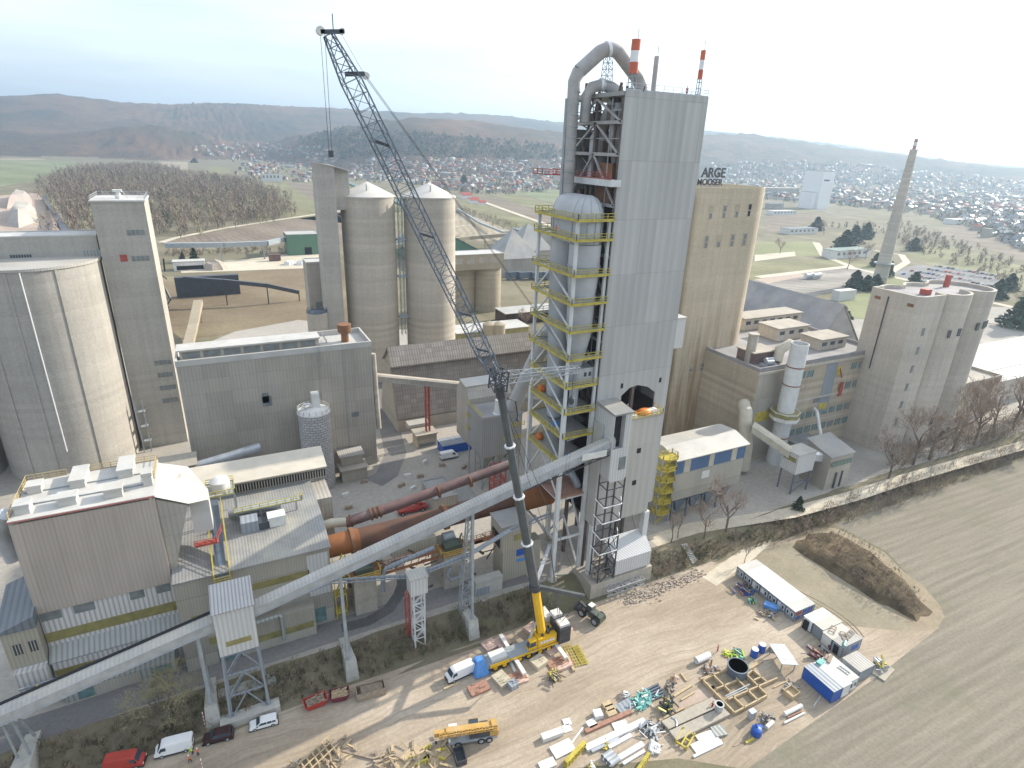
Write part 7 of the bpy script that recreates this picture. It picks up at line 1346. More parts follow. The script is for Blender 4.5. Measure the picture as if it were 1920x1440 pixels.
# -- long and flat things lying about
def lying(name, mat, lb, cat, u0, v0, u1, v1, w_, h, z=0.0, group=None, round_=False, hollow=False):
    c, rz, L = seg(u0, v0, u1, v1, z); b = MB()
    if hollow:
        n = 18; b.tube([(-L/2, 0, w_/2), (L/2, 0, w_/2)], w_/2, n, caps=False); b.tube([(L/2, 0, w_/2), (-L/2, 0, w_/2)], w_/2*.93, n, caps=False); q = 2*n
        for e, f_ in ((0, 3), (1, 2)):
            b.f += [(e*n+k, e*n+(k+1) % n, f_*n+(n-1-((k+1) % n)) % n, f_*n+(n-1-k) % n) for k in range(n)] if False else []
    elif round_: b.tube([(-L/2, 0, w_/2), (L/2, 0, w_/2)], w_/2, 14)
    else: b.box(-L/2, L/2, -w_/2, w_/2, .02, h)
    return local(b, name, M[mat], lb, cat, c+Vector((0, 0, .01)), rz, group, smooth=round_ or hollow)
lying('white_pipe', 'white', 'short fat white pipe lying alone near the red clad worker', 'pipe', 1304, 1244, 1329, 1233, 1.4, 0, hollow=True)
for i, (u, v) in enumerate(((1413, 1230), (1427, 1221))):
    b = MB(); b.lathe(0, 0, [(.75, 0), (.78, .1), (.75, .2), (.75, .9), (.78, 1.0), (.75, 1.1), (.75, 1.9)], 18); b.mi = 1; b.lathe(0, 0, [(.7, 1.91), (.05, 1.93)], 18); local(b, 'blue_drum', [M['blue'], M['whitish']], ('left blue drum with pale lid behind the timber formwork', 'right blue drum with pale lid, farther from the formwork')[i], 'drum', g3(u, v), 0, smooth=True)
def ring(u, v, r_, h, m, lb, z=0, tilt=0, inner='dark_brown'):
    b = MB(); b.lathe(0, 0, [(r_, 0), (r_, h-.1), (r_+.14, h-.1), (r_+.14, h), (r_-.12, h)], 32); b.mi = 1; b.lathe(0, 0, [(r_-.12, h), (r_-.12, .02), (.05, .02)], 32); o = local(b, 'steel_ring', [M[m], M[inner]], lb, 'ring', Vector(g3(u, v, z))+Vector((0, 0, .02)), 0, smooth=True); o.rotation_euler.x = tilt; return o
ring(1381, 1262, 1.95, 2.0, 'steel_blue', 'big blue grey steel ring with rusty inside standing in the timber formwork', inner='rusty')
ring(1347, 1331, .72, 1.5, 'galv', 'small grey steel ring standing on the concrete slabs', z=.75)
for i, (A_, lb) in enumerate(((((1240, 1352), (1335, 1307), (1353, 1322), (1254, 1367)), 'upper of two long precast slabs, with a round patch and curved bar'), (((1255, 1370), (1354, 1325), (1369, 1339), (1269, 1388)), 'lower of two long precast slabs, the one carrying the small ring'))):
    b = MB(); P = [g(u, v, .7) for u, v in A_]; b.prism(P, .15, .72); q = solo(b, 'concrete_slab', M['conc_dust'], lb, 'slab', (*P[0], 0))
b = MB(); q0 = [g3(u, v, .74) for u, v in ((1259, 1345), (1266, 1349), (1269, 1356), (1268, 1362))]; b.tube(q0, .18, 6); solo(b, 'curved_bar', M['galv'], 'curved grey steel bar lying on the upper precast slab', 'bar', q0[0])
Fw = MB()
for u0, v0, u1, v1 in ((1318, 1277, 1377, 1338), (1337, 1267, 1367, 1297), (1410, 1257, 1437, 1280), (1380, 1273, 1420, 1315), (1400, 1267, 1438, 1305), (1313, 1275, 1370, 1255), (1365, 1313, 1457, 1273), (1377, 1338, 1438, 1305), (1343, 1293, 1380, 1278), (1373, 1307, 1397, 1330), (1318, 1277, 1337, 1267), (1400, 1267, 1412, 1257), (1413, 1277, 1427, 1271)): Fw.beam(g3(u0, v0, .45), g3(u1, v1, .45), .26, .75)
solo(Fw, 'formwork_frame', M['wood'], 'large timber formwork grid laid out for foundations on the yard', 'formwork', (*g(1380, 1290), 0))
sheet('excavated_soil', [(1318, 1279), (1410, 1254), (1440, 1303), (1377, 1336)], 0, M['earth'], True, .024); sheet('excavated_soil', [(1262, 1330), (1300, 1296), (1340, 1285), (1338, 1306), (1285, 1326)], 0, M['redsand'], True, .024)
for i, a in enumerate(((1360, 1306, 1405, 1284, 'galv', .24, 'upper steel tube on the formwork grid'), (1362, 1309, 1400, 1291, 'galv', .2, 'lower steel tube on the formwork grid'))): lying('steel_tube', a[4], a[6], 'tube', *a[:4], a[5], 0, .85, round_=True)
T_ = [ # timbers, beams and panels (name, material, label, category, u0,v0,u1,v1, width, height)
 ('timber_beam', 'wood', 'long squared timber left of the formwork grid', 'timber', 1263, 1307, 1297, 1286, .45, .35), ('timber_beam', 'wood', 'shorter squared timber below the long one, left of the formwork', 'timber', 1277, 1314, 1302, 1299, .3, .3), ('timber_beam', 'wood', 'short timber lying apart near the white pipe', 'timber', 1276, 1263, 1287, 1278, .35, .25),
 ('timber_beam', 'wood', 'timber along the upper edge of the precast slabs', 'timber', 1236, 1353, 1282, 1329, .35, .4), ('timber_plank', 'wood', 'pale plank behind the steel ring with a pink beam', 'timber', 1400, 1257, 1428, 1240, .7, .4), ('timber_plank', 'wood', 'thin timber running from the formwork to the blue container', 'timber', 1450, 1290, 1482, 1275, .22, .2),
 ('steel_beam', 'wood_red', 'long red brown beam among the white steel', 'beam', 1097, 1374, 1183, 1336, .8, .5), ('steel_beam', 'white', 'longest white box beam lying along the yard edge', 'beam', 1098, 1406, 1209, 1354, 1.1, .6), ('steel_beam', 'galv', 'silver beam beside the longest white beam', 'beam', 1108, 1410, 1160, 1386, .8, .45), ('steel_beam', 'white', 'short white beam below the silver one', 'beam', 1141, 1403, 1183, 1380, .7, .4), ('steel_bar', 'white', 'slanting thin white bar leading to the stair panel', 'beam', 1070, 1396, 1093, 1365, .25, .2),
 ('steel_beam', 'white', 'white beam left of the galvanised duct pipes', 'beam', 1160, 1424, 1205, 1397, .9, .5), ('steel_beam', 'white', 'narrow white beam right of the galvanised duct pipes', 'beam', 1168, 1434, 1208, 1410, .5, .4), ('steel_beam', 'white', 'thin white bar below the white sheets', 'beam', 1300, 1420, 1354, 1394, .4, .3), ('steel_beam', 'white', 'second thin white bar beside the white sheets', 'beam', 1310, 1411, 1352, 1390, .3, .3),
 ('metal_sheet', 'white', 'large white sheet panel nearest the yellow frame', 'panel', 1311, 1392, 1343, 1380, 2.4, .25), ('metal_sheet', 'white', 'smaller white sheet panel left of the large one', 'panel', 1300, 1406, 1318, 1398, 1.8, .2), ('metal_sheet', 'pale_rib', 'ribbed white sheet panel by the large white sheet', 'panel', 1337, 1375, 1358, 1370, 2.0, .4),
 ('metal_sheet', 'white', 'white triangular plate in the middle of the steel store', 'panel', 1150, 1365, 1176, 1358, 1.7, .2), ('metal_sheet', 'white', 'white square plate beside the red brown beam', 'panel', 1102, 1363, 1116, 1356, 1.5, .5), ('metal_sheet', 'white', 'white crate alone, topmost of the small white loads', 'crate', 1113, 1344, 1128, 1341, 1.5, .9), ('metal_sheet', 'white', 'upper of two white plates lying corner to corner', 'panel', 1056, 1356, 1070, 1353, 1.3, .2), ('metal_sheet', 'white', 'lower of two white plates lying corner to corner', 'panel', 1056, 1369, 1070, 1364, 1.4, .2),
 ('duct_piece', 'whitish', 'long closed white duct piece lying alone on the open yard', 'duct', 1016, 1388, 1054, 1374, 1.2, .9), ('metal_sheet', 'blue_pale', 'pale blue white panel under the teal film', 'panel', 1158, 1333, 1185, 1318, 2.0, .4), ('metal_grating', 'whitish', 'white grating stair panel beside the yellow railing stack', 'stair', 1036, 1414, 1073, 1396, 2.4, .3), ('metal_grating', 'whitish', 'white grating panel at the bottom edge', 'stair', 1012, 1440, 1040, 1428, 1.6, .3),
 ('pipe_length', 'whitish', 'white pipe with a dark middle band by the field edge', 'pipe', 1470, 1342, 1502, 1326, .8, 0), ('pipe_length', 'whitish', 'thin pale pipe alongside the banded one', 'pipe', 1470, 1357, 1508, 1338, .4, 0), ('pipe_length', 'wood_red', 'thin reddish pipe between the two pale ones', 'pipe', 1476, 1347, 1502, 1335, .3, 0),
 ('pipe_length', 'whitish', 'pink white pipe stub behind the blue machine', 'pipe', 1436, 1367, 1448, 1356, .8, 0), ('yellow_bar', 'yellow', 'yellow bar lying at the field edge', 'bar', 1398, 1394, 1413, 1386, .4, .3), ('scaffold_plank', 'wood_old', 'thin board by the yellow bar at the field edge', 'timber', 1375, 1400, 1396, 1390, .2, .1),
 ('timber_plank', 'wood', 'pale plank on the ground before the white van', 'timber', 832, 1293, 863, 1280, .5, .15), ('timber_beam', 'whitish', 'long pale timber in front of the crane wheels', 'timber', 957, 1242, 966, 1262, .5, .4), ('timber_beam', 'wood', 'timber on end at the right of the boarded mats', 'timber', 1062, 1226, 1076, 1260, .5, .4),
 ('dark_planks', 'wood_old', 'long dark planks at the bottom beside the timber heap', 'timber', 642, 1406, 706, 1422, .9, .3), ('grating', 'blue_pale', 'small blue grey grating panel at the bottom edge', 'grating', 553, 1436, 570, 1430, 1.6, .15)]
for a in T_:
    rnd = 'pipe' in a[0]; lying(a[0], a[1], a[2], a[3], *a[4:8], a[8], a[9], round_=rnd)
for i in range(3): lying('duct_pipe', 'galv', 'open galvanised duct pipe, one of three lying side by side', 'pipe', 1130+i*6, 1426+i*6, 1147+i*6, 1415+i*5.5, 1.15, 0, group='galvanised duct pipes side by side', hollow=True)
rr = random.Random(21)
for i in range(5): lying('tube_bundle', 'steel_blue', 'dark blue grey tube in the bundle beside the teal film', 'tube', 1208+i*4, 1297+i*4, 1234+i*3, 1284+i*5, .45, 0, group='tube bundle beside the teal film', round_=True)
for i, (u, v) in enumerate(((1136, 1325), (1142, 1332), (1144, 1341))): lying('wood_pallet', 'wood', 'pallet of sawn timber, one of three in a column near the white plates', 'pallet', u-6, v+3, u+10, v-3, 1.2, .8, group='sawn timber pallets')
def clutter(name, mats, lb, cat, u, v, n, spread, seed, hmax=.9, z=0):
    k = random.Random(seed); c = Vector(g3(u, v, z)); b = MB()
    b.box(-spread*.5, spread*.5, -spread*.35, spread*.35, .02, .18)
    for i in range(n):
        b.mi = k.randrange(len(mats)); x, y = k.gauss(0, spread*.4), k.gauss(0, spread*.3); a = k.uniform(0, 3.1); l = k.uniform(.2, .8)*min(1.6, spread*.5)
        b.beam((x-math.cos(a)*l, y-math.sin(a)*l, .1+k.random()*hmax*.5), (x+math.cos(a)*l, y+math.sin(a)*l, .1+k.random()*hmax), k.uniform(.1, .45), k.uniform(.1, .4))
    return local(b, name, [M[m] for m in mats], lb, cat, c, k.uniform(0, .6))
clutter('film_heap', ['teal', 'teal', 'whitish'], 'crumpled heap of teal plastic film among the steel', 'film heap', 1206, 1317, 46, 3.0, 1, 1.0); clutter('scrap_heap', ['whitish', 'galv', 'scrap'], 'tangled pale scrap heap left of the teal film', 'scrap', 1170, 1307, 16, 1.3, 2); clutter('tool_heap', ['steel_dark', 'scrap'], 'dark tool heap right of the dark tube bundle', 'scrap', 1256, 1292, 20, 1.5, 3, 1.3); clutter('cloth_heap', ['wood', 'ply'], 'pale crumpled covering beside the dark tool heap', 'scrap', 1264, 1276, 14, 1.3, 4)
clutter('machine_pallet', ['green', 'yellow', 'steel_dark'], 'green machine on a yellow edged pallet above the slabs', 'machine', 1249, 1327, 26, 2.2, 5, 1.5); clutter('pipe_fittings', ['steel_gray', 'rusty', 'scrap'], 'heap of rusty pipe fittings left of the big ring', 'scrap', 1332, 1258, 34, 2.0, 6, 1.1); clutter('net_heap', ['green', 'teal', 'lime'], 'green netting heap behind the big ring', 'net', 1382, 1232, 30, 2.2, 7, .8); clutter('hose_heap', ['lime', 'yellow'], 'yellow hose and net at the end of the green netting', 'hose', 1364, 1228, 16, 1.3, 8, .6)
clutter('beam_heap', ['galv', 'whitish', 'steel_dark'], 'heap of pale steel sections right of the longest white beam', 'steel', 1222, 1368, 30, 2.6, 9, .9); clutter('insulation_heap', ['pumice', 'white'], 'white insulation scraps below the steel sections', 'scrap', 1228, 1402, 26, 2.0, 10, .6); clutter('bag_heap', ['whitish', 'steel_dark', 'wood_old'], 'pile of white and black bags behind the blue machine', 'bags', 1436, 1350, 26, 1.7, 11, 1.3)
clutter('tool_heap', ['maroon', 'navy', 'steel_gray', 'wood_red'], 'row of dark bottles and tools before the storage cabins', 'tools', 1533, 1228, 34, 2.4, 12, 1.2); clutter('board_heap', ['wood_red', 'ply'], 'reddish boards before the second cabin group', 'boards', 1526, 1218, 10, 1.2, 13, .4); clutter('site_clutter', ['blue', 'maroon', 'green', 'scrap'], 'mixed site clutter along the far half of the office row', 'clutter', 1402, 1108, 40, 3.4, 14, 1.0); clutter('site_clutter', ['wood', 'scrap', 'steel_blue'], 'planks and stakes along the near half of the office row', 'clutter', 1440, 1150, 30, 3.0, 15, .8)
clutter('net_heap', ['green', 'lime', 'teal'], 'pale green sack lying before the office row', 'net', 1409, 1128, 24, 1.2, 16, 1.2); clutter('steel_heap', ['steel_dark', 'wood_old', 'yellow'], 'dark heap of chains and hooks on the open yard before the crane mats', 'tackle', 1040, 1272, 30, 1.8, 17, 1.4); clutter('pump_unit', ['whitish', 'galv', 'yellow', 'steel_gray'], 'pump unit with yellow hoses on the concrete pad by the field edge', 'machine', 1648, 1252, 30, 2.0, 18, 1.8); clutter('wire_heap', ['steel_gray', 'scrap'], 'grey mesh heap in front of the blue container', 'mesh', 1483, 1288, 26, 1.8, 19, .5)
b = MB()
for k in range(6): b.rail([(-3+k*1.05, -1.2+.2*(k % 2), 0), (-2.6+k*1.05, 1.6, 0)], h=1.2, w=.17, step=.75)
for k in range(3): b.beam((-3.2, -1+k*1.1, 1.25), (3.2, -.8+k*1.2, 1.3), .16)
local(b, 'timber_trestles', M['wood'], 'row of pale yellow timber trestles at the bottom edge', 'trestles', Vector(g3(600, 1425)), .45)
for i, (u, v, s_) in enumerate(((560, 1436, 1.6), (640, 1420, 3.4), (770, 1430, 5.5), (820, 1418, 4.0), (720, 1430, 3))): clutter('timber_heap', ['wood', 'wood_old', 'wood', 'yellow'] if i in (2, 3) else ['wood', 'wood_old'], ('small board pile at the left end of the timber trestles', 'heap of broken boards right of the timber trestles', 'heap of roof timbers at the bottom centre', 'roof timbers with a yellow strip below the old crane', 'scattered thin laths between the timber heaps')[i], 'timber', u, v, 22, s_, 30+i, .8)
c, rz, L = seg(866, 1436, 858, 1408); b = MB(); b.box(-L/2, L/2, -.9, -.75, 0, 1.1); b.box(-L/2, L/2, .75, .9, 0, 1.1); b.box(-L/2, -L/2+.15, -.75, .75, 0, 1.1); b.box(L/2-.15, L/2, -.75, .75, 0, 1.1); b.box(-L/2+.15, L/2-.15, -.75, .75, 0, .3); local(b, 'open_trailer', M['steel_dark'], 'dark open trough container below the old truck crane', 'container', c, rz)
# yellow steel
b = MB()
for i in range(3): b.beam((-1.8, -1+i, .6), (1.8, -1+i, .6), .22, .3); b.beam((-1.6+i*1.6, -1.1, .45), (-1.6+i*1.6, 1.1, .45), .24, .3)
for x in (-1.6, 1.6):
    for y in (-1, 1): b.beam((x, y, 0), (x, y, 1.0), .22)
local(b, 'lifting_cradle', M['yellow'], 'yellow steel lifting frame leaning at the slab corner', 'frame', Vector(g3(1284, 1388)), rad(25))
b = MB()
for k in range(7): b.rail([(-2.6, -.3+k*.1, .05+k*.02), (2.6, -.3+k*.1, .05+k*.02)], h=1.3, w=.11, step=.9)
local(b, 'railing_stack', M['yellow'], 'bright yellow stack of railings beside the white stair panel', 'railings', Vector(g3(1078, 1420)), rad(20))
b = MB()
for k in range(5): b.rail([(-2, -.2+k*.1, 0), (2, -.2+k*.1, 0)], h=1.2, w=.12, step=.8)
local(b, 'railing_stack', M['yellow'], 'second yellow railing stack cut by the bottom edge', 'railings', Vector(g3(1205, 1436)), rad(24)); clutter('yellow_brackets', ['yellow'], 'small yellow brackets on the white beams', 'brackets', 1137, 1398, 10, .9, 23, .6); clutter('yellow_brackets', ['yellow', 'whitish'], 'yellow brackets at the lower edge by the duct pipes', 'brackets', 1108, 1437, 14, 1.0, 24, .6); clutter('yellow_brackets', ['yellow', 'scrap'], 'yellow trestle lying behind the grey sheet roof', 'brackets', 1450, 1217, 14, 1.3, 25, .8)
for i, (u0, v0, u1, v1, w_, lb) in enumerate(((1062, 1212, 1082, 1250, 2.2, 'wide yellow railing grid lying flat right of the crane mats'), (1080, 1212, 1098, 1246, 1.2, 'narrow yellow railing grid right of the wide one'))):
    c, rz, L = seg(u0, v0, u1, v1); b = MB()
    for k in range(5): b.beam((-L/2, -w_/2+w_*k/4, .2), (L/2, -w_/2+w_*k/4, .2), .12)
    for k in range(8): b.beam((-L/2+L*k/7, -w_/2, .25), (-L/2+L*k/7, w_/2, .25), .1)
    b.v = [(x, y, z) for x, y, z in b.v]; local(b, 'railing_grid', M['yellow'], lb, 'railings', c, rz)
# crane mats, pallets and loads round the big crane
for i, (u0, v0, u1, v1, w_, h, m, lb) in enumerate(((908, 1217, 929, 1205, 2.6, .5, 'ply', 'pink plywood mat behind the crane engine deck'), (931, 1212, 952, 1201, 3.0, .6, 'ply', 'larger plywood mat right of the first behind the crane'), (990, 1190, 1005, 1178, 2.8, 1.0, 'ply', 'stack of plywood mats behind the boom foot'), (1025, 1226, 1038, 1216, 2.2, .5, 'ply', 'plywood mat beside the counterweight'), (1030, 1252, 1070, 1236, 3.0, .3, 'wood_red', 'boarded timber raft in front of the counterweight'), (1034, 1262, 1072, 1247, 1.0, .5, 'ply', 'long plywood box along the boarded raft'), (1000, 1252, 1020, 1238, 2.6, 1.0, 'tan', 'box with a grey lid in front of the rear wheels'), (930, 1283, 950, 1270, 3.2, .8, 'tan', 'tan canvas covered load in front of the crane'), (880, 1300, 915, 1285, 2.4, .5, 'wood_red', 'row of reddish timbers on bearers left of the tan load'), (950, 1278, 985, 1266, 2.0, .5, 'wood_red', 'reddish board stack right of the tan load'), (955, 1292, 968, 1284, 1.6, 1.1, 'blue_pale', 'pale blue box at the corner of the timber loads'), (960, 1285, 990, 1275, .8, .4, 'ply', 'pink plank bundle edging the reddish boards'))):
    c, rz, L = seg(u0, v0, u1, v1); b = MB(); b.box(-L/2, L/2, -w_/2, w_/2, .05, h)
    k = random.Random(i)
    for j in range(6): x = k.uniform(-L*.4, L*.3); y = k.uniform(-w_*.4, w_*.4); b.beam((x, y, h+.08), (x+k.uniform(.4, L*.4), y+k.uniform(-.2, .2), h+.1), k.uniform(.1, .3), .16)
    local(b, 'timber_mat' if m in ('ply', 'wood_red') else 'covered_load', M[m], lb, 'mat' if m in ('ply', 'wood_red') else 'load', c, rz)
b = MB(); b.box(-.8, .8, -.8, .8, 0, 1.3); local(b, 'small_crate', M['ply'], 'small pale crate standing alone right of the counterweight', 'crate', Vector(g3(1064, 1187)), .4)
# sheet roof shelter, crate, machines by the field
Sr = thing('sheet_shelter', 'low shelter of grey sheets with a pale middle panel near the blue drums', 'shelter', (0, 0, 0)); b = MB()
for x in (-1.4, 1.4):
    for y in (-2.2, 2.2): b.beam((x, y, 0), (x, y, 2.0+.3*(x < 0)), .16)
b.build('post', M['steel_gray'], Sr); b = MB(); b.hexa([(-1.8, -2.7, 2.35), (1.8, -2.7, 1.9), (1.8, 2.7, 1.9), (-1.8, 2.7, 2.35), (-1.8, -2.7, 2.45), (1.8, -2.7, 2.0), (1.8, 2.7, 2.0), (-1.8, 2.7, 2.45)]); b.build('sheet_roof', M['steel_gray'], Sr); b = MB(); b.hexa([(-1.75, -1.2, 2.46), (1.75, -1.2, 2.02), (1.75, .6, 2.02), (-1.75, .6, 2.46), (-1.75, -1.2, 2.5), (1.75, -1.2, 2.06), (1.75, .6, 2.06), (-1.75, .6, 2.5)]); b.build('pale_panel', M['whitish'], Sr); c, rz, L = seg(1456, 1228, 1474, 1256); place(Sr, c, rz+rad(90))
b = MB(); b.box(-1.2, 1.2, -1, -.88, 0, 1.1); b.box(-1.2, 1.2, .88, 1, 0, 1.1); b.box(-1.2, -1.08, -.88, .88, 0, 1.1); b.box(1.08, 1.2, -.88, .88, 0, 1.1); b.box(-1.08, 1.08, -.88, .88, 0, .5); local(b, 'open_box', M['wood'], 'open raw timber box before the bright blue container', 'box', Vector(g3(1483, 1303)), .1)
b = MB(); b.box(-.6, .6, -.45, .45, 0, 1.7); b.box(-.66, .66, -.5, .5, 1.7, 1.8); local(b, 'electric_cabinet', M['galv'], 'small grey green electric cabinet standing alone below the formwork', 'cabinet', Vector(g3(1408, 1346)), 0)
b = MB(); b.lathe(0, 0, [(.9, 0), (1.0, .3), (.9, 1.3), (.5, 1.6)], 12); b.box(.6, 1.9, -.4, .4, 0, .7); b.tube([(0, 0, 1.5), (0, .4, 2.1)], .18, 6); local(b, 'blue_mixer', M['blue'], 'blue drum mixer near the field edge', 'mixer', Vector(g3(1417, 1376)), .3, smooth=True)
b = MB(); b.box(-2.4, 2.4, -1.6, 1.6, 0, .3); local(b, 'concrete_pad', M['conc_dust'], 'small concrete pad under the pump unit at the field corner', 'pad', Vector(g3(1652, 1258)), .2)
b = MB()
for i in range(6): b.beam((-1.6+i*.64, 0, 0), (-1.6+i*.64, 0, 1.3), .06)
b.beam((-1.7, 0, 1.2), (1.7, 0, 1.2), .06); b.beam((-1.7, 0, .3), (1.7, 0, .3), .06); local(b, 'mesh_fence', M['galv'], 'short grey mesh fence at the near corner of the blue container', 'fence', Vector(g3(1530, 1322)), .3)
b = MB(); b.box(-1.3, 1.3, -.8, .8, .6, 1.4); b.box(-1.4, -1.2, -.9, .9, .1, 1.5); b.box(1.2, 1.4, -.9, .9, .1, 1.5); b.box(-1, 1, -.6, .6, 0, .6); local(b, 'blue_tipper', M['tarp'], 'blue open tipping box before the office row', 'tipper', Vector(g3(1444, 1143)), rad(-60))
# lattice jib sections stored at the foot of the tower
for k in range(3):
    b = MB(); a = Vector(g3(1128+k*3, 1094+k*11, 1.0)); c_ = Vector(g3(1196+k*4, 1072+k*10, 1.0)); b.truss(a+Vector((0, 0, .9)), c_+Vector((0, 0, .9)), 1.6, 1.6, 1.5, 1.5, 7, .1, .17); solo(b, 'jib_section', M['galv'], 'grey lattice jib section lying at the tower foot, one of three', 'jib section', (*a[:2], 1.0), group='stored lattice jib sections')
# steps on the bank
def steps(u0, v0, u1, v1, wd, lb, n=12):
    a = Vector(g3(u0, v0, ZP)); c_ = Vector(g3(u1, v1, .1)); d = (c_-a); L = math.hypot(d.x, d.y); s_ = Vector((-d.y, d.x, 0))/L*wd/2; b = MB()
    for i in range(n):
        p = a.lerp(c_, i/n); q = a.lerp(c_, (i+.92)/n); z = p.z; b.hexa([(*(p-s_)[:2], z-.5), (*(q-s_)[:2], z-.5), (*(q+s_)[:2], z-.5), (*(p+s_)[:2], z-.5), (*(p-s_)[:2], z+.05), (*(q-s_)[:2], z+.05), (*(q+s_)[:2], z+.05), (*(p+s_)[:2], z+.05)])
    return solo(b, 'bank_steps', M['conc_pier'], lb, 'steps', (*a[:2], 0))
steps(913, 1122, 938, 1166, 2.6, 'wide concrete steps down the bank between lattice pylon and crane'); steps(1282, 1020, 1304, 1056, 1.8, 'concrete steps down the bank right of the tower')
b = MB(); rr = random.Random(44)
for i in range(520):
    t = rr.random(); u = 1170+140*t+rr.gauss(0, 8); v = 1128-50*t+rr.gauss(0, 6); x, y = g(u, v, .2); s_ = rr.uniform(.12, .5); b.hexa([(x+dx*s_, y+dy*s_*rr.uniform(.6, 1.1), -.05+dz*s_*.8) for dz in (0, 1) for dx, dy in ((0, 0), (1, .1), (.9, 1), (.1, .8))])
tag(b.build('rock_rubble', M['scrap'], loc=(*g(1240, 1103), 0)), 'strip of pale broken rock at the foot of the bank', 'rubble', kind='stuff')
# plant yard: concrete blocks, blue container, red machine
for i, (u, v) in enumerate(((796, 868), (829, 874), (870, 878), (764, 894), (788, 895), (753, 912), (774, 918), (654, 954), (683, 905), (648, 930))):
    b = MB(); b.hexa([(-1.0, -.45, 0), (1.0, -.45, 0), (1.0, .45, 0), (-1.0, .45, 0), (-1.0, -.35, .95), (1.0, -.35, .95), (1.0, .35, .95), (-1.0, .35, .95)]); local(b, 'barrier_block', M['wood_old'] if i % 3 else M['whitish'], 'loose concrete barrier block on the dusty plant yard', 'barrier', Vector(g3(u, v, ZP))+Vector((0, 0, .01)), random.Random(i).uniform(-.4, .8), 'concrete barrier blocks in the plant yard')
x, y = g(836, 852, ZP); r = thing('blue_container', 'blue container with pale roof beside the filter house', 'container', (x+2, y+4, ZP)); b = MB(); b.box(x-1, x+9, y, y+5.4, ZP+.02, ZP+3); b.build('walls', M['blue'], r); b = MB(); b.box(x-1.1, x+9.1, y-.1, y+5.5, ZP+3.01, ZP+3.2); b.build('roof', M['blue_pale'], r)
x, y = g(760, 962, ZP); r = thing('red_lift', 'red lifting platform machine parked behind the dark red duct', 'lift', (x, y, ZP)); b = MB(); b.box(x-2, x+6, y-1, y+1, ZP+.6, ZP+1.4); b.beam((x+5, y, ZP+1.8), (x-1, y, ZP+3.6), .6, .5); b.build('body', M['red'], r)
for dx in (-1, 4.6):
    for dy in (-1.1, 1.1): wheel_at(r, x+dx, y+dy, .55, .4, s_=-1 if dy < 0 else 1, z=ZP)
for i, (u, v, n_) in enumerate(((386, 1368, 5), (382, 1450, 4))):
    b = MB(); x, y = g(u, v, 0)
    for k in range(n_*2): b.mi = k % 2; b.tube([(0, 0, k*.42), (0, 0, (k+1)*.42)], .07, 6)
    local(b, 'marker_pole', [M['signal_red'], M['white']], ('red and white banded pole beside the dark off-road car', 'red and white banded pole at the bottom edge by the workers')[i], 'pole', (x, y, 0))
# ------------------------------------------------------------------ vegetation
def inpoly(x, y, P):
    c = False; n = len(P)
    for i in range(n):
        (x1, y1), (x2, y2) = P[i], P[(i+1) % n]
        if (y1 > y) != (y2 > y) and x < (x2-x1)*(y-y1)/(y2-y1)+x1: c = not c
    return c
def rnd_in(P, k):
    xs = [p[0] for p in P]; ys = [p[1] for p in P]
    while True:
        x, y = k.uniform(min(xs), max(xs)), k.uniform(min(ys), max(ys))
        if inpoly(x, y, P): return x, y
def raw(name, v, f, mat, kind=None, lb=None, loc=(0, 0, 0), mi=None):
    me = bpy.data.meshes.new(name); v = np.asarray(v, dtype=np.float32)-np.asarray(loc, dtype=np.float32); f = np.asarray(f, dtype=np.int32); k = f.shape[1]
    me.vertices.add(len(v)); me.vertices.foreach_set('co', v.ravel()); me.loops.add(f.size); me.loops.foreach_set('vertex_index', f.ravel()); me.polygons.add(len(f)); me.polygons.foreach_set('loop_start', np.arange(0, f.size, k, dtype=np.int32)); me.polygons.foreach_set('loop_total', np.full(len(f), k, dtype=np.int32))
    for m in (mat if isinstance(mat, list) else [mat]): me.materials.append(m)
    if mi is not None: me.polygons.foreach_set('material_index', np.asarray(mi, dtype=np.int32))
    me.update(calc_edges=True); me.validate(); o = bpy.data.objects.new(name, me); S.collection.objects.link(o); o.location = loc
    if kind: o['kind'] = kind
    if lb: o['label'] = lb
    return o
def twigs(k, base, n, h, r, w_, up=.5, zlow=.3, droop=0):
    """n thin blades fanning out of a trunk at base; returns verts, tris"""
    bx = np.asarray(base); t = k.uniform(zlow, .85, n); az = k.uniform(0, 2*np.pi, n); el = np.clip(k.normal(up, .35, n), -.2, 1.3); L = h*k.uniform(.16, .42, n)*(1.1-t*.4)
    rr0 = r*k.uniform(0, .55, n)*(1-t*.3); az0 = az+k.normal(0, .5, n)
    p0 = np.stack([bx[0]+rr0*np.cos(az0), bx[1]+rr0*np.sin(az0), bx[2]+h*t], 1); d = np.stack([np.cos(az)*np.cos(el), np.sin(az)*np.cos(el), np.sin(el)-droop], 1); p1 = p0+d*L[:, None]
    s_ = np.stack([-np.sin(az+.6), np.cos(az+.6), np.zeros(n)], 1)*(w_*k.uniform(.5, 1.2, n))[:, None]
    v = np.stack([p0-s_, p0+s_, p1], 1).reshape(-1, 3); return v, np.arange(3*n).reshape(-1, 3)
nk = np.random.default_rng(5)
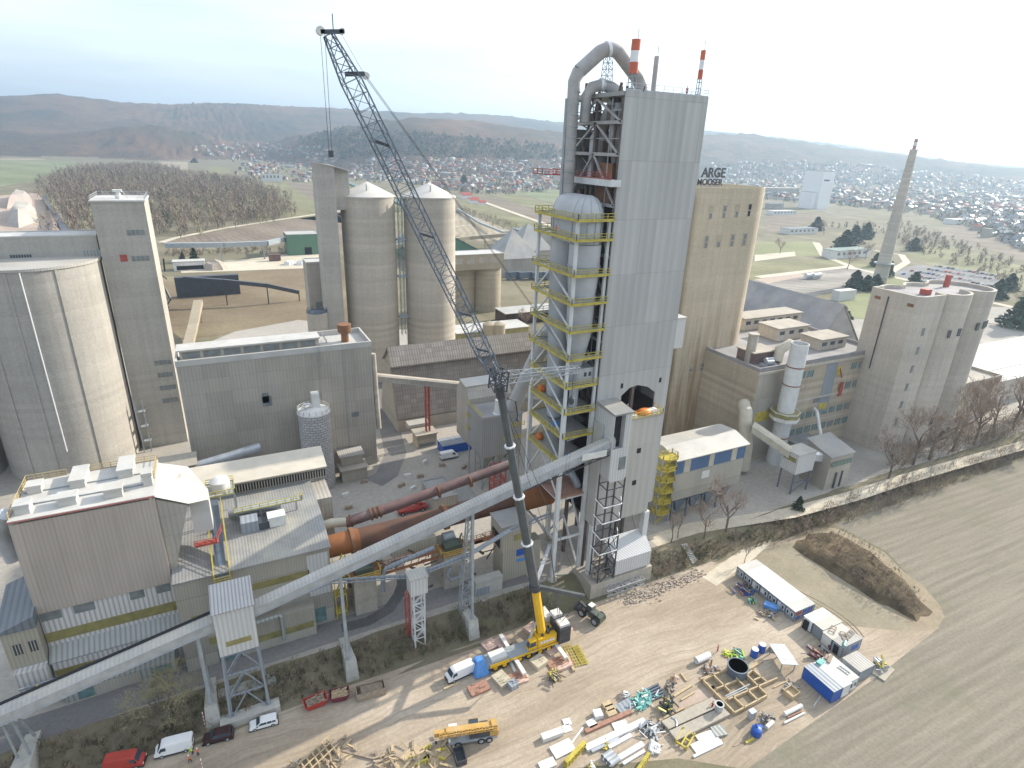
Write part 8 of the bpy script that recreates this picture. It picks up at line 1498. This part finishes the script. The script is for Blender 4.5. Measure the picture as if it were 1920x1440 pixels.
# the leafless wood behind the left silos
PW = [g(u, v, ZP) for u, v in ((140, 452), (330, 446), (440, 428), (525, 412), (543, 398), (525, 372), (470, 345), (400, 335), (350, 330), (290, 312), (200, 316), (130, 322), (85, 345), (100, 385), (118, 420))]
k = random.Random(4); V_, F_, MI, off = [], [], [], 0; pts = []
for i in range(3000):
    x, y = rnd_in(PW, k); x += k.gauss(0, 9); y += k.gauss(0, 9); h = k.uniform(13, 22); v, f = twigs(nk, (x, y, ZP), 56, h, 5.2, .42, .55, .1); m = 0 if k.random() < .55 else (1 if k.random() < .8 else 2)
    if k.random() < .05: m = 3
    V_.append(v); F_.append(f+off); MI += [m]*len(f); off += len(v)
    tv = np.array([(x-.3, y, ZP), (x+.3, y, ZP), (x, y, ZP+h*.7)]); V_.append(tv); F_.append(np.array([[off, off+1, off+2]])); MI.append(4); off += 3
M['twig_b'] = leafy('bare_twigs_brown', (.19, .145, .105), (.31, .245, .18), .02)
raw('woodland', np.concatenate(V_), np.concatenate(F_), [M['twig_gray'], M['twig_b'], M['twig_yellow'], M['needle'], M['bark']], 'stuff', 'leafless brown grey wood behind the left silos', mi=MI)
# dry brush on the bank, hedges and weeds
def brush(name, lb, P, n, hr, wd, mats, seed, z=None, cnt=26):
    k = random.Random(seed); q = np.random.default_rng(seed); V_, F_, MI, off = [], [], [], 0
    for i in range(n):
        x, y = rnd_in(P, k); t = min(1, max(0, (y-88)/7.5)); zz = (2.5*t*t*(3-2*t)) if z is None else z(x, y); h = k.uniform(*hr); v, f = twigs(q, (x, y, zz-.1), cnt, h, h*.5, wd, .9, .0); V_.append(v); F_.append(f+off); MI += [k.randrange(len(mats))]*len(f); off += len(v)
    return raw(name, np.concatenate(V_), np.concatenate(F_), [M[m] for m in mats], 'stuff', lb, mi=MI)
brush('bank_scrub', 'dry grey brown scrub on the bank below the plant road', [(-75, 88.2), (-60, 94.5), (55, 94.5), (58, 88.6), (30, 88.4)], 900, (.8, 3.2), .09, ['scrub', 'twig_gray', 'scrub_green'], 61)
brush('bank_scrub', 'dry scrub and saplings on the bank right of the tower', [(86, 88.2), (86.5, 95), (92, 93.5), (150, 90.6), (150, 87)], 420, (.6, 3.0), .09, ['scrub', 'twig', 'scrub_green'], 62)
brush('hedge_scrub', 'brown hedge growing between the field and the sunlit road', [(120, 86), (150, 91.4), (300, 91), (300, 86.5), (160, 85)], 560, (1.0, 5.5), .07, ['scrub', 'twig_gray', 'twig'], 63, cnt=34)
brush('mound_weeds', 'dead weeds on the long earth mound', [(129, 60), (132, 53), (138, 55), (144, 66), (145.5, 82), (137, 84), (130, 82)], 420, (.4, 1.5), .05, ['scrub', 'twig_gray', 'twig_gray'], 64, z=lambda x, y: 1.35+.7*math.sin(max(0, min(1, (y-53)/31))*math.pi))
brush('meadow_brush', 'brown brush strip below the long field conveyor', [g(u, v, ZP) for u, v in ((310, 470), (560, 464), (560, 474), (312, 482))], 160, (2, 5), .3, ['twig_gray', 'twig_b'], 65, z=lambda x, y: ZP)
brush('edge_brush', 'leafless brush around the rail yard and lanes', [g(u, v, ZP) for u, v in ((1540, 425), (1660, 440), (1700, 470), (1920, 545), (1920, 500), (1700, 420))], 240, (4, 10), .4, ['twig_gray', 'twig', 'twig_b'], 66, z=lambda x, y: ZP, cnt=40)
brush('row_brush', 'rows of small bare trees along the belt line', [g(u, v, ZP) for u, v in ((858, 402), (960, 436), (1010, 450), (1010, 440), (870, 392))], 90, (5, 9), .3, ['twig', 'twig_yellow'], 67, z=lambda x, y: ZP, cnt=36)
brush('roadside_thicket', 'dense brown leafless thicket along the road before the lobed silos', [(186, 96.5), (196, 105), (262, 106), (330, 102), (330, 96), (230, 94)], 330, (2, 7), .09, ['twig', 'twig_gray', 'scrub'], 68, z=lambda x, y: ZP, cnt=40)
# single bare trees
def bare_tree_mesh(seed, h, spread=.55, lev=4, fork=None):
    k = random.Random(seed); T = MB(); Cn = MB()
    def grow(p, d, L, r, l):
        q = p+d*L; bend = p.lerp(q, .5)+Vector((k.uniform(-1, 1), k.uniform(-1, 1), 0))*L*.07
        (T if l <= 1 else Cn).tube([p, bend, q], [r, r*.8, r*.6], 6 if l <= 1 else 3, caps=False)
        if l >= lev: return
        for i in range(k.randint(3, 4) if l else k.randint(4, 6)):
            a = k.uniform(0, 2*math.pi); s_ = d.orthogonal().normalized(); s_.rotate(Matrix.Rotation(a, 3, d)); nd = (d*(1-spread)+s_*spread*k.uniform(.6, 1.3)+Vector((0, 0, .22))).normalized(); t = k.uniform(.45, 1) if l else k.uniform(.35, 1); grow(p.lerp(q, t), nd, L*k.uniform(.5, .8), max(.018, r*.5), l+1)
    for s_ in range(fork or 1): grow(Vector((0, 0, 0)), Vector((k.uniform(-.1, .1)*(6 if fork else 1), k.uniform(-.1, .1)*(6 if fork else 1), 1)).normalized(), h*.42, h*.017, 0)
    return T, Cn
protos = {}
def tree(kind, lb, x, y, z, s_, rz, group=None, tw='twig'):
    key = (kind, tw); src = protos.get(key)
    if src is None:
        T, Cn = {'a': lambda: bare_tree_mesh(1, 12, .55, 5), 'b': lambda: bare_tree_mesh(8, 12, .42, 5), 'c': lambda: bare_tree_mesh(5, 9, .6, 5, 3), 't': lambda: bare_tree_mesh(12, 10, .3, 4)}[kind]()
        r = thing('bare_tree', lb, 'tree', (0, 0, 0), group); T.build('trunk', M['bark'], r); Cn.build('crown', M[tw], r); protos[key] = r
    else: r = dup(src, label=lb, group=group)
    r.location = (x, y, z); r.rotation_euler.z = rz; r.scale = (s_,)*3; return r
x, y = g(1366, 1000, ZP); tree('a', 'round pinkish bare tree in front of the blue banded building', x, y+1, ZP, 1.6, .3); x, y = g(1320, 1010, ZP); tree('b', 'slimmer bare tree left of the round pinkish one', x, y, ZP, 1.2, 1.4)
x, y = g(1258, 1018, 2.4); tree('t', 'thin bare sapling on the bank right beside the tower foot', x, y, 2.4, 1.0, 0); x, y = g(1270, 1010, 2.4); tree('t', 'second thin sapling leaning beside the first at the tower foot', x, y, 2.4, .85, 2); x, y = g(1396, 1055, .1); tree('t', 'small bare sapling at the far end of the office row', x, y, .1, .6, 4)
lbR = ['bare tree at the near end of the roadside row before the lobed silos', 'second bare tree in the roadside row before the lobed silos', 'third bare tree in the roadside row before the lobed silos', 'fourth bare tree in the roadside row before the lobed silos', 'fifth bare tree in the roadside row, by the low factory wing', 'sixth bare tree in the roadside row, by the low factory wing', 'bare tree far along the road at the right frame edge', 'wide bare tree farthest right along the road']
for i, (u, v, s_) in enumerate(((1666, 897, 1.7), (1712, 872, 2.1), (1742, 862, 2.3), (1785, 846, 2.2), (1826, 834, 2.5), (1862, 820, 2.3), (1898, 806, 2.5), (1940, 795, 2.6))): x, y = g(u, v, ZP); tree('ab'[i % 2], lbR[i], x, y, ZP, s_, i*1.3, 'bare trees along the sunlit road')
x, y = g(322, 1345, .8); tree('c', 'spreading yellowish bare tree with several stems on the shaded bank', x, y, .8, 1.35, .5, None, 'twig_yellow')
for i, (u, v, s_, lb) in enumerate(((1462, 476, 1.7, 'lone bare tree on the lawn behind the tan silo'), (1588, 505, 1.9, 'lone bare tree beside the lane by the long green shed'), (1622, 486, 1.8, 'bare tree in the group right of the long green shed'), (1545, 440, 1.8, 'tall bare tree among the dark evergreens near the town'), (1840, 575, 1.6, 'bare tree behind the car park'), (1900, 590, 1.7, 'bare tree at the right edge above the white hall'), (985, 620, 1.3, 'small bare tree right of the cream tanks'))): x, y = g(u, v, ZP); tree('ab'[i % 2], lb, x, y, ZP, s_, i*2.1)
def conifer_mesh(seed, h, r, n):
    q = np.random.default_rng(seed); t = q.uniform(.04, 1, n); az = q.uniform(0, 2*np.pi, n); R = r*(1-t)**.75*q.uniform(.4, 1.1, n)*(1+.3*np.sin(az*3+t*9)); p = np.stack([R*np.cos(az), R*np.sin(az), h*t], 1); s_ = r*.24
    a = q.normal(0, 1, (n, 3)); a /= np.linalg.norm(a, axis=1)[:, None]; c_ = np.cross(a, q.normal(0, 1, (n, 3))); c_ /= np.linalg.norm(c_, axis=1)[:, None]; v = np.stack([p-a*s_, p+c_*s_*.7, p+a*s_*.8, p-c_*s_*.6], 1).reshape(-1, 3); return v, np.arange(4*n).reshape(-1, 4)
cps = {}
def evergreen(lb, x, y, z, h, r, seed=0, group=None):
    if seed not in cps:
        v, f = conifer_mesh(seed, 10, 3.2, 700); o = thing('evergreen_tree', lb, 'tree', (0, 0, 0), group); b = MB(); b.tube([(0, 0, 0), (0, 0, 7)], [.22, .08], 6); b.build('trunk', M['bark'], o); c_ = raw('crown', v, f, M['needle']); c_.parent = o; cps[seed] = o
    else: o = dup(cps[seed], label=lb, group=group)
    o.location = (x, y, z); o.scale = (r/3.7, r/3.7, h/11); o.rotation_euler.z = x; return o
for u, v, h, r, lb in ((1496, 955, 4.6, 1.9, 'small dark conifer beside the sunlit road'), (1602, 540, 15, 9, 'left of three dark evergreens beside the chimney foot'), (1622, 545, 13, 8, 'middle of three dark evergreens beside the chimney foot'), (1640, 540, 12, 7, 'right of three dark evergreens touching the chimney'), (1666, 520, 15, 4, 'slim dark evergreen just right of the chimney'), (1575, 610, 13, 8, 'round dark evergreen before the lawn behind the dark gabled hall'), (1712, 540, 14, 8, 'dark evergreen at the near edge of the car park'), (1756, 552, 12, 7, 'dark evergreen in the middle of the car park edge'), (1868, 560, 16, 8, 'dark evergreen at the far end of the car park'), (1912, 615, 24, 13, 'large pine group at the right edge above the white hall'), (1890, 545, 15, 9, 'dark pine standing behind the cars at the right'),
  (1582, 470, 24, 16, 'broad dark evergreen behind the long green shed'), (1600, 455, 22, 14, 'dark evergreen farther back behind the long green shed'), (1530, 432, 20, 12, 'dark evergreen beside the small pale workshop'), (1622, 448, 22, 12, 'dark evergreen left of the chimney shaft'), (1712, 470, 16, 9, 'dark evergreen right of the chimney by the lane'), (1640, 500, 14, 6, 'slim evergreen by the lane left of the chimney'),
  (365, 488, 11, 4, 'small pine right of two beside the field conveyor'), (343, 490, 8, 3, 'small pine left of two beside the field conveyor'), (1000, 332, 25, 12, 'tall dark evergreen at the near edge of the middle village'), (870, 345, 26, 15, 'broad dark evergreen in the middle village behind the farmhouse'), (283, 300, 26, 5, 'single slim poplar at the edge of the leafless wood'), (365, 305, 18, 16, 'dark bush group in the fields behind the leafless wood')):
    x, y = g(u, v, ZP); evergreen(lb, x, y, ZP, h, r, (int(u) % 3))
# ------------------------------------------------------------------ town and villages
def hz_(x, y): return float(hills_h(np.array([x]), np.array([y]))[0])+ZP
areas = {'left village': [(365, 273), (440, 268), (560, 268), (640, 285), (640, 338), (560, 342), (440, 328), (455, 308), (400, 292), (365, 285)], 'middle village': [(650, 300), (760, 296), (860, 298), (1062, 298), (1062, 356), (970, 362), (880, 362), (770, 345), (650, 335)], 'right town': [(1330, 308), (1430, 302), (1560, 302), (1700, 318), (2000, 350), (2000, 500), (1800, 420), (1700, 398), (1560, 382), (1440, 374), (1330, 346)]}
houses = []; k = random.Random(77); taken = set()
for ar, P, n in (('left village', areas['left village'], 190), ('middle village', areas['middle village'], 420), ('right town', areas['right town'], 1300)):
    c = 0
    for _ in range(n*6):
        if c >= n: break
        u, v = rnd_in(P, k); x, y = g(u, v, ZP); h = hz_(x, y)
        if h > ZP+2:    # march the sight line down to the slope
            r = ray(u, v); t = (ZP-HC)/r[2]
            dt = 15/math.hypot(r[0], r[1])
            while t > 40*dt and HC+r[2]*t < hz_(r[0]*t, r[1]*t): t -= dt
            x, y = r[0]*t, r[1]*t; h = hz_(x, y)
        key = (int(x/17), int(y/17))
        if key in taken: continue
        taken.add(key); c += 1; houses.append((math.hypot(x, y), x, y, h, ar, k.random(), k.random(), k.uniform(.8, 1.35), k.uniform(0, 3.14)))
houses.sort()
M['house_white'] = paint('house_white', (.44, .42, .385), .8, .12, .1)
WALLS = [('white', 'house_white'), ('cream', 'cream_clad'), ('grey', 'conc_right')]; ROOFS = [('red', 'red_roof'), ('brown', 'brown_roof'), ('grey', 'roof_slate'), ('pale', 'roof_pale')]
M['red_roof'] = paint('red_tile_roof', (.30, .12, .085), .8, .3, .1); M['brown_roof'] = paint('brown_tile_roof', (.19, .125, .10), .8, .3, .1)
def hq(sz, big):
    b = MB(); a, c_, e, rf = 5.2*sz, 4.2*sz, 4.6*sz*(1.3 if big else 1), 7.6*sz*(1.18 if big else 1); b.box(-a, a, -c_, c_, -3, e); b.sweepx([(-c_, e), (0, rf-.3), (c_, e)], -a, a); b.mi = 1
    b.sweepx([(-c_-.5, e-.3), (-c_-.5, e), (0, rf), (c_+.5, e), (c_+.5, e-.3), (0, rf-.35)], -a-.4, a+.4); b.box(a*.3, a*.3+.8, .2, 1, rf-1.2, rf+.9); b.mi = 2
    for x in (-.6, -.1, .4): b.box(a*x, a*x+1.2, -c_-.06, -c_-.005, 1.4, 2.8)
    b.box(a+.005, a+.06, -1.4, -.2, 1.4, 2.8); b.box(a+.005, a+.06, .4, 1.6, 1.4, 2.8); return b
hp = {}; far = []
for i, (d, x, y, h, ar, r1, r2, sz, rz) in enumerate(houses):
    wn, wm = WALLS[0 if r1 < .62 else (1 if r1 < .85 else 2)]; rn, rm = (ROOFS[0 if r2 < .3 else (1 if r2 < .58 else (2 if r2 < .8 else 3))]) if ar != 'right town' else ROOFS[0 if r2 < .16 else (1 if r2 < .4 else (2 if r2 < .84 else 3))]
    if i < 300:
        key = (wn, rn); lb = 'small %s walled house with %s roof in the %s' % (wn, rn, {'left village': 'left village below the hills', 'middle village': 'middle village behind the jib', 'right town': 'hazy town at the right'}[ar])
        if key not in hp: o = hq(1.0, False).build('town_house', [M[wm], M[rm], M['glass']]); hp[key] = o
        else: o = hp[key].copy(); S.collection.objects.link(o)
        tag(o, lb, 'house', 'houses of the %s' % ar); o.location = (x, y, h); o.rotation_euler.z = rz; o.scale = (sz*1.15, sz*1.05, sz)
    else: far.append((x, y, h, WALLS.index((wn, wm)), ROOFS.index((rn, rm)), sz*1.15, rz))
b = hq(1.0, False); hv_ = np.array(b.v); hf = [f for f in b.f]; V_ = []; F4 = []; m4 = []; off = 0
for x, y, h, wi, ri, sz, rz in far:
    c_, s_ = math.cos(rz), math.sin(rz); v = hv_*sz
    if int(x) % 13 == 0: v = v*np.array([2.6, 2.2, .8])
    V_.append(np.stack([v[:, 0]*c_-v[:, 1]*s_+x, v[:, 0]*s_+v[:, 1]*c_+y, v[:, 2]+h], 1))
    for f, mi in zip(b.f, b.m):
        if mi == 2: continue
        f = [q+off for q in f]
        for j in range(1, len(f)-1): F4.append((f[0], f[j], f[j+1])); m4.append(wi if mi == 0 else 3+ri)
    off += len(hv_)
raw('distant_houses', np.concatenate(V_), F4, [M[w_[1]] for w_ in WALLS]+[M[r_[1]] for r_ in ROOFS], 'stuff', 'hundreds of small distant houses of the town and villages', mi=m4)
k = random.Random(99); q = np.random.default_rng(9); V_, F_, MI, off = [], [], [], 0
for ar, n in (('left village', 230), ('middle village', 620), ('right town', 1900)):
    P = [(u, v+3) for u, v in areas[ar]]
    for i in range(n):
        u, v = rnd_in(P, k); x, y = g(u, v, ZP); h = hz_(x, y)
        if h > ZP+2:
            r = ray(u, v); t = (ZP-HC)/r[2]
            dt = 15/math.hypot(r[0], r[1])
            while t > 40*dt and HC+r[2]*t < hz_(r[0]*t, r[1]*t): t -= dt
            x, y = r[0]*t, r[1]*t; h = hz_(x, y)
        v_, f_ = conifer_mesh(k.randrange(9999), k.uniform(6, 14), k.uniform(3, 7), 34); V_.append(v_+np.array([x, y, h-1])); F_.append(f_+off); MI += [k.choice((0, 0, 1, 2))]*34; off += len(v_)
for i in range(1000):     # dark pines and copses on the lower slopes behind the villages
    u, v = rnd_in([(560, 262), (640, 240), (760, 250), (900, 262), (1062, 280), (1062, 302), (900, 300), (760, 298), (640, 300), (560, 272)], k); x, y = g(u, v, ZP); r = ray(u, v); t = 5200 if r[2] > -.012 else min(5200, (ZP-HC)/r[2]/1)
    L = math.hypot(r[0], r[1]); t = 1500/L
    while t*L < 5000 and HC+r[2]*t > hz_(r[0]*t, r[1]*t): t += 25/L
    x, y = r[0]*t, r[1]*t; v_, f_ = conifer_mesh(k.randrange(9999), k.uniform(10, 20), k.uniform(7, 15), 30); V_.append(v_+np.array([x, y, hz_(x, y)-2])); F_.append(f_+off); MI += [k.choice((0, 0, 1, 2))]*30; off += len(v_)
raw('town_trees', np.concatenate(V_), np.concatenate(F_), [M['needle'], M['twig_b'], M['scrub_green']], 'stuff', 'dark garden trees and copses among the distant houses', mi=MI)
# ------------------------------------------------------------------ people
def person(lb, loc, rz, top, legs, pose='stand', helmet='white'):
    r = thing('person', lb, 'person', (0, 0, 0)); V_ = []; R_ = []; E_ = []
    def nd(p, rad_, par=None): V_.append(p); R_.append(rad_); i = len(V_)-1; (E_.append((par, i)) if par is not None else None); return i
    ln = {'stand': 0.0, 'walk': .05, 'bend': .55}[pose]; hip = .92 if pose != 'bend' else .86; sw = .22 if pose == 'walk' else .05
    pel = nd((0, 0, hip), .135); ch = nd((math.sin(ln)*.42, 0, hip+math.cos(ln)*.42), .155, pel); nk_ = nd((math.sin(ln)*.58, 0, hip+math.cos(ln)*.56), .062, ch); hd = nd((math.sin(ln)*.68+.02, 0, hip+math.cos(ln)*.68), .092, nk_); nd((math.sin(ln)*.76+.03, 0, hip+math.cos(ln)*.78), .085, hd); nd((math.sin(ln)*.7+.105, 0, hip+math.cos(ln)*.66), .02, hd)
    for s_ in (-1, 1):
        a = nd((s_*sw*.5, s_*.1, .5), .078, pel); c_ = nd((s_*sw-.02, s_*.11, .09), .05, a); nd((s_*sw+.15, s_*.12, .035), .04, c_)
        sh = nd((math.sin(ln)*.46, s_*.2, hip+math.cos(ln)*.46), .065, ch); fw = .12+(.25 if pose == 'bend' else -s_*sw*.6); el = nd((math.sin(ln)*.4+fw*.4, s_*.26, hip+math.cos(ln)*.46-.29), .046, sh); wr = nd((math.sin(ln)*.4+fw+.05, s_*.25, hip+math.cos(ln)*.46-.53), .034, el); pm_ = nd((math.sin(ln)*.4+fw+.08, s_*.25, hip+math.cos(ln)*.46-.60), .03, wr)
        for j in range(4): nd((math.sin(ln)*.4+fw+.06+.02*j, s_*.25, hip+math.cos(ln)*.46-.69+.008*abs(j-1)), .009, pm_)
        nd((math.sin(ln)*.4+fw+.13, s_*.23, hip+math.cos(ln)*.46-.63), .010, wr)
    me = bpy.data.meshes.new('tmp'); me.from_pydata(V_, E_, []); o = bpy.data.objects.new('tmp', me); S.collection.objects.link(o); o.modifiers.new('s', 'SKIN'); ss = o.modifiers.new('b', 'SUBSURF'); ss.levels = 1; ss.render_levels = 1
    for i, sv in enumerate(me.skin_vertices[0].data): sv.radius = (R_[i], R_[i]); sv.use_root = (i == 0)
    dg = bpy.context.evaluated_depsgraph_get(); m2 = bpy.data.meshes.new_from_object(o.evaluated_get(dg)); bpy.data.objects.remove(o); m2.name = 'body'; bo = bpy.data.objects.new('body', m2); S.collection.objects.link(bo); bo.parent = r; m2.materials.clear()
    for m in (legs, top, 'skin', 'black'): m2.materials.append(M[m])
    cx, sx_ = math.cos(ln), math.sin(ln)
    for p in m2.polygons:
        c_ = p.center; tt = c_.x*sx_+(c_.z-hip)*cx; p.material_index = 3 if c_.z < .09 else (0 if tt < .02 and abs(c_.y) < .2 else (2 if tt > .53 or (abs(c_.y) > .2 and tt < -.07+.1*cx) else 1)); p.use_smooth = True
    if helmet:
        b = MB(); cxh, czh = sx_*.75+.03, hip+cx*.79; b.lathe(cxh, 0, [(.14, czh), (.135, czh+.05), (.09, czh+.12), (.02, czh+.14)], 12); b.box(cxh+.08, cxh+.19, -.08, .08, czh, czh+.015); b.build('hard_hat', M[helmet], r, True)
    else:
        b = MB(); b.lathe(sx_*.75+.02, 0, [(.098, hip+cx*.77), (.09, hip+cx*.84), (.03, hip+cx*.89)], 10); b.build('hair', M['bark'], r, True)
    r.location = loc; r.rotation_euler.z = rz; return r
person('person in red work clothes standing near the short fat white pipe', g3(1345, 1222), 2.2, 'redcloth', 'redcloth', 'stand', 'red'); person('person in red work clothes bending over the formwork corner', g3(1334, 1330), .6, 'redcloth', 'redcloth', 'bend', 'red')
person('person in orange vest and white helmet nearest the camera behind the white panel van', g3(357, 1430), 2.6, 'hivis', 'navy', 'walk', 'white'); person('person in lime vest leaning at the rear corner of the white panel van', g3(362, 1414), 2.9, 'lime', 'navy', 'bend', 'white'); person('person in orange vest and white helmet right of the lime vested one', g3(372, 1417), 2.0, 'hivis', 'navy', 'stand', 'white')
x, z = ony(1287, 180, 96.2); person('person in red overalls standing on the tower roof edge', (x, 96.2, 106.0), 3.6, 'redcloth', 'redcloth', 'stand', None)
person('person in red jacket on the second highest platform by the vessel dome', (60.9, 103.0, 80.6), 3.4, 'hivis', 'navy', 'stand', 'red'); person('person in pale clothes on the platform with the light blue crate', (63.6, 106.2, 39.6), 3.8, 'whitish', 'navy', 'stand', 'white'); person('person in red clothes at the arched hole of the tower', (77.4, 95.6, 43.0), 4.2, 'redcloth', 'navy', 'stand', 'white')
